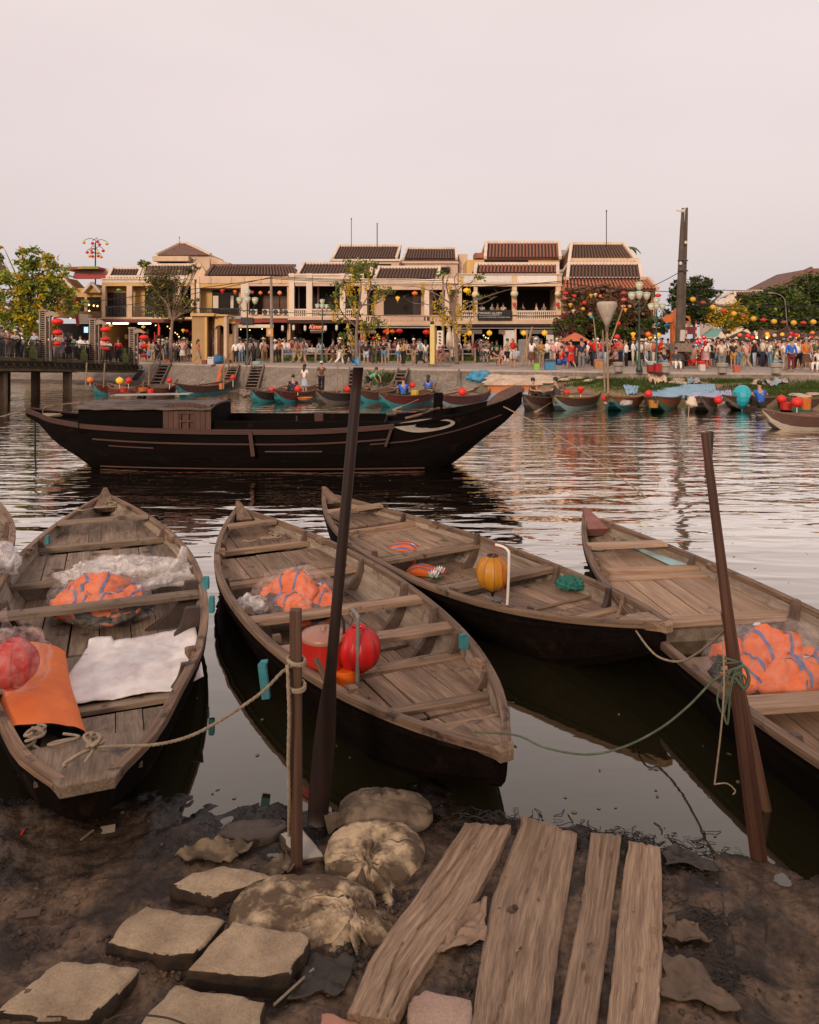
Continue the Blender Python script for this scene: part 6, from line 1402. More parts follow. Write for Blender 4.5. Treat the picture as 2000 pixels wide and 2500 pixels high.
# ---------------------------------------------------------------- trees
bark=mat('grey_brown_bark',(.16,.105,.07),.9,(.08,.05,.035),(4,4,4));bark_p=mat('pale_bark',(.24,.165,.11),.9,(.14,.09,.06),(4,4,4))
def leafm(n,c,c2=None):return mat(n,c,.6,c2 or tuple(x*.55 for x in c),(1.1,1.1,1.1),rnd=0,trans=.3,spec=.25)
g_yel=leafm('yellow_green_leaves',(.42,.44,.06),(.2,.26,.04));g_mid=leafm('mid_green_leaves',(.14,.195,.04));g_dark=leafm('dark_green_leaves',(.075,.105,.032),(.035,.055,.017));blo=leafm('yellow_blossom',(.72,.48,.03),(.5,.33,.015));g_brown=leafm('olive_brown_leaves',(.19,.15,.06),(.09,.06,.03));magenta=leafm('magenta_flowers',(.42,.015,.10),(.25,.01,.07));twig=leafm('dry_twigs',(.36,.20,.125),(.2,.105,.065))
def tree(name,label,base,crowns,trunk_r,mats,nleaf,ls,seed,limbs=True,hang=0,bk=None,top=None,group=None,cat='tree',clump=.22):
 """crowns: (centre, radius xyz) lobes; leaves gather in clumps so the sky shows between them"""
 rnd=random.Random(seed);base=Vector(base);r=thing(name,label,cat,base,group);bk=bk or bark
 C0=sum((Vector(c[0])for c in crowns),Vector())/len(crowns)
 if limbs:
  fork=base.lerp(Vector((C0.x,C0.y,C0.z)),.55);m=MB();m.tube(spline([base,base.lerp(fork,.5)+Vector((rnd.uniform(-.1,.1),0,0)),fork],5),[lerp(trunk_r,trunk_r*.65,i/10)for i in range(11)],8);m.build('trunk',bk,r,smooth=True)
  for c,rr in crowns:
   m=MB();c=Vector(c);n_=0
   for k in range(5):
    e=c+Vector((rnd.uniform(-.8,.8)*rr[0],rnd.uniform(-.7,.7)*rr[1],rnd.uniform(-.5,.85)*rr[2]));mid=fork.lerp(e,.5)+Vector((rnd.uniform(-.2,.2),rnd.uniform(-.2,.2),rnd.uniform(0,.3)))
    m.tube(spline([fork,mid,e],4),[lerp(trunk_r*.42,trunk_r*.07,i/8)for i in range(9)],5)
    e2=e+Vector((rnd.uniform(-.5,.5),rnd.uniform(-.3,.3),rnd.uniform(-.2,.5)))*rr[0]*.5;m.tube([mid,mid.lerp(e2,.5),e2],[trunk_r*.16,trunk_r*.1,trunk_r*.04],4)
   m.build('limb',bk,r)
 m=MB();vol=[rr[0]*rr[1]*rr[2]for c,rr in crowns]
 for(c,rr),v_ in zip(crowns,vol):
  n=int(nleaf*v_/sum(vol));ncl=max(8,int(n/26));c=Vector(c)
  for _ in range(ncl):
   while True:
    d=Vector((rnd.uniform(-1,1),rnd.uniform(-1,1),rnd.uniform(-1,1)))
    if .25<d.length<1:break
   cc=c+Vector((d.x*rr[0],d.y*rr[1],d.z*rr[2]));mi=rnd.choices(range(len(mats)),[w_ for _,w_ in mats])[0];q=clump*min(rr)*rnd.uniform(.5,1.3)
   for _ in range(26):
    p=cc+Vector((rnd.gauss(0,q),rnd.gauss(0,q),rnd.gauss(0,q*(.7 if not hang or mi!=0 else 1.5))));a=Vector((rnd.uniform(-1,1),rnd.uniform(-1,1),rnd.uniform(-.8,.4))).normalized();b=a.cross(Vector((rnd.uniform(-1,1),rnd.uniform(-1,1),1))).normalized();s_=ls*rnd.uniform(.6,1.4)
    m.cur=mi;m.add([p-a*s_,p+b*s_*.5,p+a*s_,p-b*s_*.5],[(0,1,2,3)])
 m.build('crown' if cat=='tree' else 'foliage',[x for x,_ in mats],r);return r
Y=58
def lob(px,py,Y,rx,rz,ry=None):return(PD(px,py,Y),(rx*Y/F,(ry or rx*.7)*Y/F,rz*Y/F))
tree('flowering_tree','big yellow green flowering tree at the left edge behind the bridge',PD(80,880,60),[lob(20,730,60,60,75),lob(90,690,60,60,85),lob(75,640,60,35,50),lob(140,700,60,45,60),lob(60,810,60,75,50),lob(170,740,60,35,38),lob(0,640,62,18,40)],.28,[(g_yel,7),(g_mid,1.2),(blo,2.6)],10000,.17,1,clump=.20)
tree('evergreen_tree','dark conifer tip at the far left edge behind the flowering tree',PD(-12,880,66),[lob(-14,680,66,22,85)],.2,[(g_dark,1)],1800,.14,2)
tree('vine_clad_tree','thin tree with hanging olive brown vines before the yellow house',P(417,884,QZ),[lob(400,690,57,42,32),lob(405,740,57,38,34),lob(440,760,57,28,26),lob(352,645,58,14,8),lob(470,650,58,16,16),lob(475,745,57,14,36)],.16,[(g_brown,4),(g_mid,1.2),(g_yel,1)],3800,.12,3,bk=bark_p,clump=.42)
def cassia(label,base,ctrl,seed,mats,n):
 r=thing('cassia_tree',label,'tree',base,'thin trees with hanging yellow flowers on the promenade');rnd=random.Random(seed);Y=base.y
 m=MB();tr=[PD(x,y,Y)for x,y in ctrl[0]];tr[0]=base;s_=spline(tr,6);m.tube(s_,[lerp(.15,.06,i/(len(s_)-1))for i in range(len(s_))],7);m.build('trunk',bark_p,r,smooth=True)
 lm=MB();fm=MB();gm=MB()
 for br_ in ctrl[1:]:
  pts=[PD(x,y,Y+rnd.uniform(-.8,.8))for x,y in br_];pts[0]=PD(br_[0][0],br_[0][1],Y);s_=spline(pts,6);lm=MB();lm.tube(s_,[lerp(.055,.015,i/(len(s_)-1))for i in range(len(s_))],5)
  for k in range(3,len(s_)):
   if rnd.random()<.75:
    p=s_[k];e=p+Vector((rnd.uniform(-.5,.5),rnd.uniform(-.4,.4),rnd.uniform(-.2,.4)));lm.tube([p,e],[.014,.006],3)
    mi=rnd.choices((0,1),mats)[0]
    if rnd.random()<n:
     for _ in range(34):
      if mi==0:u=rnd.random();q=e+Vector((rnd.gauss(0,.09*(1-u*.6)),rnd.gauss(0,.09),-u*.75));t=fm
      else:q=e+Vector((rnd.gauss(0,.2),rnd.gauss(0,.2),rnd.gauss(0,.14)));t=gm
      a=Vector((rnd.uniform(-1,1),rnd.uniform(-1,1),rnd.uniform(-1,1))).normalized();b=a.cross(Vector((.3,1,.5))).normalized();z=.07 if mi==0 else .10
      t.add([q-a*z,q+b*z*.6,q+a*z,q-b*z*.6],[(0,1,2,3)])
  lm.build('limb',bark_p,r)
 fm.build('flower_clusters',blo,r);gm.build('crown',g_mid,r)
cassia('leafy tree with yellow flower clusters before the tailor shop',P(872,888,QZ),[[(872,888),(870,830),(874,770),(882,740)],[(874,780),(850,730),(838,690),(850,660),(866,650)],[(876,760),(900,720),(905,690),(893,655),(905,650)],[(880,745),(920,740),(945,720),(955,700)],[(874,790),(900,790),(930,785),(945,790)],[(873,800),(840,770),(825,740),(820,715)],[(874,780),(860,745),(845,700),(833,690)],[(876,750),(882,700),(875,660),(880,640)],[(873,800),(895,805),(910,815)],[(870,830),(850,815),(852,845)]],5,(5,4.4),.62)
cassia('almost leafless tree with dangling yellow flowers before the slotted balcony',P(1116,889,QZ),[[(1116,889),(1113,830),(1108,775),(1103,740)],[(1112,800),(1080,775),(1050,745),(1010,740),(985,725)],[(1108,780),(1130,745),(1170,730),(1215,715),(1250,705)],[(1105,760),(1095,720),(1090,690),(1100,660),(1092,648)],[(1112,810),(1150,800),(1145,760),(1160,730)],[(1106,760),(1070,740),(1055,700),(1065,675)],[(1104,745),(1125,700),(1150,690),(1165,670)],[(1108,770),(1115,720),(1110,680),(1120,665)],[(1100,740),(1060,715),(1020,700),(985,700)],[(1113,805),(1095,775),(1075,765),(1075,740)],[(1110,770),(1150,745),(1180,740),(1210,725)]],9,(9,1),.24)
tree('shade_tree','dark leafy tree behind the double utility pole',PD(1700,880,54),[lob(1655,730,54,22,36),lob(1700,700,54,40,26),lob(1690,745,54,45,50),lob(1735,715,54,34,10),lob(1728,690,54,12,20),lob(1645,700,54,12,20)],.2,[(g_dark,4),(g_mid,1),(g_brown,1)],6500,.13,11)
tree('flowering_tree','small tree hung with yellow flowers above the market awnings',PD(1770,880,54),[lob(1745,775,54,30,22),lob(1790,770,54,38,24),lob(1775,790,54,26,20),lob(1810,765,54,16,18)],.12,[(blo,4),(g_yel,2),(g_mid,1)],3600,.12,12,hang=1)
for i,(lb,lobs)in enumerate((('dense green tree behind the string of lanterns, nearest the small white gable',[(1850,765,45,42),(1830,740,30,22),(1800,770,30,26)]),('broad layered green tree in the middle of the right hand group',[(1905,735,45,34),(1930,770,50,40),(1890,780,40,26)]),('tallest dark tree at the right edge above the hut roofs',[(1985,710,40,44),(1960,690,30,22),(2010,760,50,60),(1975,780,40,36)]),('dark tree cut off by the right edge of the view',[(2080,740,60,90)]))):
 tree('shade_tree',lb,PD(lobs[0][0],880,60+i),[lob(a,b,60+i,c,d)for a,b,c,d in lobs],.25,[(g_dark,3),(g_mid,2.6),(g_yel,.3)],7000,.16,20+i,group='dark trees behind the market huts')
pal=thing('palm_tree','small palm top showing behind the three tier roof','tree',PD(1535,700,66));rnd=random.Random(4);m=MB();m.tube([PD(1535,700,66),PD(1534,618,66)],.14,6);m.build('trunk',bark,pal)
for k in range(11):
 a=k*.571;m=MB();c=PD(1534,615,66);rows=[]
 for i in range(7):u=i/6;q=c+Vector((cos(a)*u*1.1,sin(a)*u*1.1,.8*u-1.25*u*u+.25));s_=Vector((-sin(a),cos(a),0));rows.append([q-s_*.16*sin(pi*(.1+u*.88)),q+Vector((0,0,.05)),q+s_*.16*sin(pi*(.1+u*.88))])
 m.grid(rows);m.build('frond',g_mid,pal)
tree('climbing_vine','dry brown twiggy vine covering the balcony of the three tier roof house',PD(1450,780,55.5),[lob(1420,740,56,45,50,12),lob(1480,740,56,55,46,12),lob(1540,745,56,40,40,12),lob(1390,750,56,14,60,10)],.1,[(twig,5),(g_brown,1)],8000,.15,31,cat='vine',limbs=False,clump=.5)
tree('bougainvillea','bougainvillea bush with magenta flowers above the orange parasol',PD(1390,880,54),[lob(1378,800,54.5,30,28,12),lob(1405,810,54.5,28,18,12),lob(1372,780,54.5,18,14,12)],.1,[(magenta,1.1),(g_mid,3),(g_dark,2)],3200,.09,32,cat='bush',clump=.3)
tree('climbing_greenery','band of green creepers along the balcony edge left of the white cone lantern',PD(1440,880,55),[lob(1430,782,55,28,22,12),lob(1480,800,55,50,24,12),lob(1530,815,55,30,26,12),lob(1500,780,55,30,14,12)],.1,[(g_dark,3),(g_mid,3),(magenta,.4)],4200,.1,33,cat='creeper',limbs=False,clump=.4)
tree('climbing_greenery','green creepers over the balcony edge behind the round street lamps',PD(1600,880,55),[lob(1595,790,55,34,12,12),lob(1635,790,55,20,24,12),lob(1630,770,55,16,16,12)],.1,[(g_mid,3),(g_dark,3)],1800,.1,34,cat='creeper',limbs=False,clump=.4)
def tufts(name,label,spots,mt,h,n,seed,kind='stuff',w_=.02,cat='grass'):
 rnd=random.Random(seed);m=MB()
 for c,rx,ry in spots:
  for _ in range(n):
   x=c[0]+rnd.gauss(0,rx*.5);y=c[1]+rnd.gauss(0,ry*.5);z=c[2]if len(c)>3 else bank_z(x,y);hh=h*rnd.uniform(.4,1.3);a=rnd.uniform(0,6.28);l=Vector((cos(a),sin(a),0));p=Vector((x,y,z-.02));s_=Vector((-l.y,l.x,0))*w_
   m.add([p-s_,p+s_,p+l*hh*.25+Vector((0,0,hh*.7))+s_*.6,p+l*hh*.5+Vector((0,0,hh))],[(0,1,2,3)])
 return tag(m.build(name,mt,origin=spots[0][0][:3]),label,cat,kind=kind)
def bp(px,py):
 k=(px-CX)/F;a,b=25.0,60.0
 for _ in range(40): # where the line of sight meets the bank
  y=(a+b)/2
  if CH-(py-YH)*y/F>(bank_z(k*y,y)if y<qy(k*y)-.2 else 2):a=y
  else:b=y
 return Vector((k*a,a,bank_z(k*a,a)))
grs=leafm('bank_grass',(.085,.125,.025),(.045,.07,.015))
tufts('grass','green grass growing in patches on the far river bank',[(tuple(bp(x,y)),rx*.026,ry*.02)for x,y,rx,ry in((1350,922,40,20),(1400,928,60,14),(1520,925,80,20),(1560,940,60,24),(1510,938,60,18),(1590,952,30,16),(1450,934,60,8),(1655,928,40,14),(1760,925,70,16),(1800,932,60,12),(1840,945,60,20),(1890,955,80,24),(1880,928,40,10),(1990,940,40,22),(1930,965,60,18),(1640,945,20,12),(1960,950,50,20))],grs,.18,620,3)
tufts('river_grass','tall clump of river grass at the foot of the wall behind the green shirted person',[(tuple(P(938,950,.3)),.9,.5)],leafm('tall_grass',(.10,.13,.04)),1.0,420,4,kind='thing',cat='grass clump')
hd=[((X_(px,54.5),54.5+.2*sin(px),QZ,1),1.4,.3)for px in range(700,1165,22)if not 1035<px<1058]
tufts('hedge_grass','strip of bright planting behind the promenade railing',hd,leafm('bright_planting',(.16,.22,.03),(.08,.12,.02)),.42,170,6)
# dish: kerb of that strip and the pink painted railing before it
pinkw=mat('pinkish_white_paint',(.40,.28,.24),.7,(.3,.2,.17))
for lb,a,b in(('low pinkish railing left of the yellow flowered tree',690,905),('low pinkish railing between the flowered tree and the yellow column',918,1040),('low pinkish railing right of the yellow column',1068,1160)):
 f=thing('low_railing',lb,'railing',(X_(a,53.8),53.8,QZ),'low railings along the planting strip')
 for z in(.62,.95):m=MB();m.beam((X_(a,53.8),53.8,QZ+z),(X_(b,53.8),53.8,QZ+z),.05,.07);m.build('rail',pinkw,f)
 k=max(2,int((b-a)/26))
 for i in range(k+1):x=X_(lerp(a,b,i/k),53.8);m=MB();m.box2((x-.06,53.74,QZ),(x+.06,53.86,QZ+1.05));m.build('railing_post',pinkw,f)
 m=MB();m.box2((X_(a,53.5),53.4,QZ),(X_(b,53.5),53.6,QZ+.13));m.build('planting_kerb',concrete,f)
# ---------------------------------------------------------------- yellow arch, column
arch=thing('yellow_arch','ochre yellow gateway with arches standing on the promenade edge','gateway',P(510,888,QZ));AY=52.2
def abox(n,a,b,t,e,y0,y1,m_=plaster_y):mb=MB();mb.box2((X_(a,AY),AY+y0,Z_(e,AY)),(X_(b,AY),AY+y1,Z_(t,AY)));mb.build(n,m_,arch)
Yd=mat('tan_yellow_plaster',(.40,.245,.115),.9,(.33,.2,.09),(1,1,1),rnd=.02)
abox('pier',472,503,772,888,-.3,1.9,Yd);abox('pier_edge',503,508,770,888,-.32,0,plaster_y);abox('cornice',470,527,765,772,-.5,2.1)
abox('pier',517,525,770,888,.6,1.4,plaster_c);abox('pier',548,555,772,888,-.2,.5,plaster_c);abox('pier',561,569,788,888,.8,1.6,plaster_c);abox('cornice',524,558,768,772,-.3,1.5);abox('cornice',555,571,786,789,.4,1.8)
for a,b,s_,d_ in((508,517,806,1.2),(525,548,804,.0),(555,561,806,1.2)):
 mb=MB();n=10;c=(a+b)/2;r=(b-a)/2;pts=[(a,772)]+[(b,772)]+[(b,s_)]+[(c+r*cos(pi*i/n),s_-r*.9*sin(pi*i/n))for i in range(1,n)]+[(a,s_)]
 mb.prism([Vector((X_(x,AY),AY+d_,Z_(y,AY)))for x,y in pts],(0,.5,0));mb.build('arch_spandrel',plaster_y,arch,fix=True)
abox('inner_wall',508,561,815,888,1.5,1.7,Yd)
cl=thing('yellow_column','single pale yellow column with a dark cap at the promenade edge','column',P(1056,896,QZ));cy_=P(1056,896,QZ).y
yp=mat('pale_yellow_paint',(.62,.46,.17),.8,(.5,.37,.14));m=MB();m.box2((X_(1050,cy_),cy_-.1,QZ),(X_(1061,cy_),cy_+.3,Z_(792,cy_)));m.build('shaft',yp,cl);m=MB();m.box2((X_(1061.2,cy_),cy_+.25,QZ),(X_(1066,cy_),cy_+.6,Z_(798,cy_)));m.build('rear_edge',yp,cl);m=MB();m.box2((X_(1051,cy_),cy_-.1,Z_(791.9,cy_)),(X_(1060,cy_),cy_+.3,Z_(784,cy_)));m.build('cap',metal,cl,bevel=.04);m=MB();m.box2((X_(1046,cy_),cy_-.2,QZ),(X_(1064,cy_),cy_+.4,QZ+.18));m.build('base',concrete,cl)
# ---------------------------------------------------------------- street lamps with bowl shades
lampg=mat('green_iron',(.035,.075,.055),.5,(.02,.045,.035));bowl=mat('cream_glass_bowl',(.62,.54,.42),.35,(.52,.45,.34));mint=mat('mint_lid',(.36,.55,.42),.5)
def street_lamp(label,px,pyb,pytop,arms,Yx=None,col=lampg,sc=1):
 b=P(px,pyb,QZ);Y=b.y;top=Z_(pytop,Y);r=thing('street_lamp',label,'street lamp',b,'green street lamps with cream bowl shades');H=top-.45*sc
 m=MB();m.lathe([(.16,0),(.17,.15),(.10,.3),(.11,.5),(.07,.65),(.05,1.2),(.045,H-QZ-.3),(.06,H-QZ-.25),(.04,H-QZ)],8,b);m.build('lamp_post',col,r,smooth=True)
 for dx,dz in arms:
  c=b+Vector((dx*sc,0,0));c.z=H+dz*sc
  if dx:m=MB();m.tube(spline([Vector((b.x,b.y,H-.45*sc)),Vector((b.x+dx*.5*sc,b.y,H-.62*sc)),Vector((c.x,b.y,c.z-.10))],5),.022,5);m.build('arm',col,r)
  m=MB();m.lathe([(.05*sc,-.08*sc),(.13*sc,0),(.19*sc,.14*sc),(.22*sc,.30*sc)],12,c);m.build('bowl_shade',bowl,r,smooth=True)
  m=MB();m.lathe([(.235*sc,.301*sc),(.235*sc,.34*sc),(.13*sc,.39*sc),(.0,.41*sc)],12,c,cap=False);m.build('lid',mint,r,smooth=True)
AR=[(0,0),(0,.48),(-.52,-.05),(.52,-.05)]
street_lamp('green lamp with cream bowl shades right of the ochre gateway',604,891,722,AR,sc=.95);street_lamp('smaller lamp with cream bowls before the tailor shop',787,886,740,[(0,.4),(-.40,0),(.40,-.05),(0,0)],sc=.82)
street_lamp('tall lamp with cream bowls nearest the white cone lantern',1561,908,708,[(0,0),(0,.52),(-.42,-.05),(.42,-.05)],sc=.88);street_lamp('lamp with cream bowls between the tall lamp and the double pole',1603,900,738,[(0,0),(0,.40),(-.38,-.02),(.40,-.02)],sc=.8)
# ---------------------------------------------------------------- poles and wires
upm=mat('weathered_utility_wood',(.12,.088,.068),.9,(.065,.045,.035),(2,2,.6),bump=.4,bscale=(20,20,2));cpole=mat('concrete_pole',(.27,.22,.185),.85,(.18,.145,.12),(3,3,3))
ub=P(1661,900,QZ);UY=ub.y;up=thing('utility_pole','tall double wooden utility pole rising above everything at the right','utility pole',ub)
for pts,w0,w1 in(([(1656,900),(1663,640),(1668,508)],.50,.16),([(1664,900),(1672,640),(1677,507)],.34,.15)):
 m=MB();s_=spline([PD(x,y,UY+(.18 if pts[0][0]>1660 else 0))for x,y in pts],6);m.tube(s_,[lerp(w0,w1,i/(len(s_)-1))*(.5)for i in range(len(s_))],8);m.build('pole_shaft',upm,up)
for y in(636,661,880):m=MB();m.beam(PD(1655,y,UY-.22),PD(1680,y,UY-.22),.05,.07);m.build('iron_band',metal,up)
m=MB();m.beam(PD(1652,513,UY-.1),PD(1672,517,UY-.1),.07,.06);m.ell(PD(1668,515,UY-.15),(.1,.08,.1),8,6);m.ell(PD(1662,643,UY-.3),(.09,.06,.11),8,6);m.ell(PD(1675,592,UY-.1),(.09,.08,.1),8,6);m.build('insulator',plaster_w,up,kind='stuff')
m=MB();c=PD(1666,819,UY-.35);m.box(c,(.24,.1,.62),ry=.05);m.build('meter_box',mat('grey_meter_box',(.46,.41,.36),.6),up);m=MB();m.box2((ub.x-.45,UY-.5,Z_(858,UY)),(ub.x+.5,UY+.3,Z_(838,UY)));m.build('poster_wrap',mat('torn_posters',(.30,.22,.18),.8,(.08,.05,.04),(9,9,9)),up)
def upole(label,px,pyb,pyt,r=.10,lean=0,m_=cpole):
 b=P(px,pyb,QZ);m=MB();m.tube([b,PD(px+lean,pyt,b.y)],[r*1.25,r*.75],8);return tag(m.build('utility_pole',m_,origin=b),label,'utility pole')
upole('concrete pole carrying the yellow post box before the air conditioners',664,886,674,.11,-2);upole('slender concrete pole beside the white banner column',1082,884,676,.09,0);upole('concrete pole at the corner of the restaurant house',1373,880,668,.1,0,upm)
pbx=PD(659,811,51.2);pb_=thing('post_box','yellow box with a white panel mounted on the pole','box',pbx);m=MB();m.box(pbx,(.44,.22,.56));m.build('case',mat('orange_yellow_paint',(.62,.27,.03),.6),pb_);m=MB();m.box(pbx+Vector((0,-.12,0)),(.20,.02,.30));m.build('panel',plaster_w,pb_)
wires=[((0,760),(662,679),8),((260,752),(664,676),10),((664,680),(1083,690),9),((664,677),(1083,684),10),((664,674),(1083,679),12),((480,752),(1370,770),18),((1083,760),(1370,772),6),((1083,692),(1372,690),8),((1160,700),(1372,686),3),((1373,690),(1658,712),10),((1660,705),(2010,712),3),((1560,744),(2010,748),4),((1660,740),(2010,745),6),((1590,700),(1660,664),3),((1660,782),(2010,797),8)]
nm_=['upper','middle','lower']
WN=['from the bridge houses to the yellow box pole','from the yellow house to the yellow box pole','highest of three between the two concrete poles','middle of three between the two concrete poles','lowest of three between the two concrete poles','hanging low across the balconies','low before the restaurant balustrade','before the restaurant parapet','rising before the restaurant roof','over the three tier roof house','highest, above the market trees','crossing the tall lamp bowls','before the dark market trees','slanting up to the double pole','lowest, above the market huts']
for i,(a,b,sg)in enumerate(wires):
 m=MB();Yw=51 if i!=13 else 45;pts=[PD(lerp(a[0],b[0],t/10),lerp(a[1],b[1],t/10)+sg*4*(t/10)*(1-t/10)*.5,Yw+(.08*i))for t in range(11)];m.tube(pts,.022,4);tag(m.build('overhead_wire',metal,origin=pts[0]),'dark overhead wire '+WN[i],'wire','overhead wires along the promenade')
for label,px,a,b,r,Y in(('thin mast left of two above the twin mast roof',858,534,604,.035,76),('thin mast with small fittings, right of two above the roof',921,546,604,.05,76),('thin mast above the three tier roof',1481,515,600,.035,61),('short thin rod above the hipped roof',438,580,600,.02,80)):
 m=MB();m.tube([PD(px,b+3,Y),PD(px,a,Y)],r,5);m.ell(PD(px,a,Y),(.06,.06,.1),6,4);tag(m.build('roof_mast',metal,origin=PD(px,b,Y)),label,'mast')
# lantern tree mast on the left
mb0=PD(233,800,70);mt=thing('lantern_mast','tall thin mast with curved arms carrying small red and yellow lanterns','mast',mb0);m=MB();m.tube([mb0,PD(233,592,70)],.06,6);m.build('pole',metal,mt)
for i,(x,y,c)in enumerate(((205,592,'yellow'),(261,595,'yellow'),(238,590,'red'),(226,594,'red'),(243,597,'red'),(213,616,'red'),(252,612,'red'),(222,610,'yellow'),(239,617,'yellow'),(225,616,'red'),(219,625,'yellow'),(226,626,'red'),(240,625,'red'),(247,627,'yellow'))):
 m=MB();t=PD(x,y-5,70);k0=PD(233,y-6,70);m.tube(spline([k0,(k0+t)/2+Vector((0,0,.18)),t],4),.025,4);m.build('arm',metal,mt)
 o=bpy.data.objects.new('small_lantern',LM['round']);COL.objects.link(o);o.parent=mt;o.location=PD(x,y,70)-mb0;o.scale=(.15,.15,.15);o.material_slots[0].link='OBJECT';o.material_slots[0].material=lmat(c)
# modern lamp arm at right
m=MB();b=PD(1925,830,58);m.tube(spline([b,PD(1918,745,58),PD(1914,728,58),PD(1900,718,58),PD(1880,714,58)],6),.035,6);m.box(PD(1883,715,58),(.5,.12,.08));tag(m.build('curved_street_light',cpole,origin=b),'pale curved street light arm among the right hand trees','street light')
# ---------------------------------------------------------------- the big white cone lantern on bamboo
ck=bp(1487,955);CY=ck.y;wl=thing('cone_lantern','big white fabric lantern shaped like an inverted cone on bamboo poles','lantern',PD(1482,800,CY))
m=MB();c=PD(1482,798,CY);m.lathe([(.08,0),(.23,.38),(.41,.80),(.50,1.05),(.485,1.17),(.40,1.23),(.25,1.19),(.08,1.14)],28,c,gore=.12,gn=9);m.build('fabric',mat('white_translucent_fabric',(.62,.53,.45),.6,(.45,.36,.29),(3,3,3),trans=.35,bump=.6,bscale=(8,8,3)),wl,smooth=True)
m=MB();m.lathe([(.09,-.22),(.10,0)],10,c);m.build('collar',bark,wl);bam=mat('bamboo',(.30,.20,.12),.7,(.19,.12,.075),(4,4,4))
for lb,a,b,r in(('thick dark stake in the far bank carrying the cone lantern',(1485,962),(1483,800),.055),('slanting bamboo pole left of the cone lantern stake',(1477,958),(1472,805),.045),('bamboo pole fanning out left of the cone lantern',(1463,900),(1449,774),.04),('bamboo pole fanning out right of the cone lantern',(1488,845),(1523,745),.04),('thin bamboo close to the collar of the cone lantern',(1480,845),(1481,790),.03)):
 m=MB();m.tube([PD(a[0],a[1],CY-.1),PD(b[0],b[1],CY)],[r*1.1,r*.7],7);tag(m.build('bamboo_pole',bam if r<.07 else post_wood,origin=PD(a[0],a[1],CY-.1)),lb,'bamboo pole')
for i,(a,b)in enumerate((((1285,893),(1287,805)),((1272,893),(1300,798)),((1276,893),(1298,810)))):m=MB();m.tube([PD(a[0],a[1],40.6),PD(b[0],b[1],41)],.045,6);tag(m.build('bamboo_pole',bam,origin=PD(a[0],a[1],40.6)),('upright bamboo pole by the grey stone slabs','longest leaning bamboo pole by the grey stone slabs','shorter leaning bamboo pole by the grey stone slabs')[i],'bamboo pole')
gst=mat('grey_granite',(.23,.21,.20),.8,(.15,.135,.125),(5,5,5),bump=.5)
for lb,a,b,t,e in(('left grey stone slab standing on the promenade',1267,1298,828,884),('taller grey stone slab with a broken top, right of two',1296,1317,821,884)):m=MB();m.prism([PD(a,e,47),PD(a,t+3,47),PD(a+4,t,47),PD(b-5,t-1,47),PD(b,t+4,47),PD(b,e,47)],(0,.35,0));tag(m.build('stone_slab',gst,origin=PD(a,e,47),fix=True),lb,'stone slab')
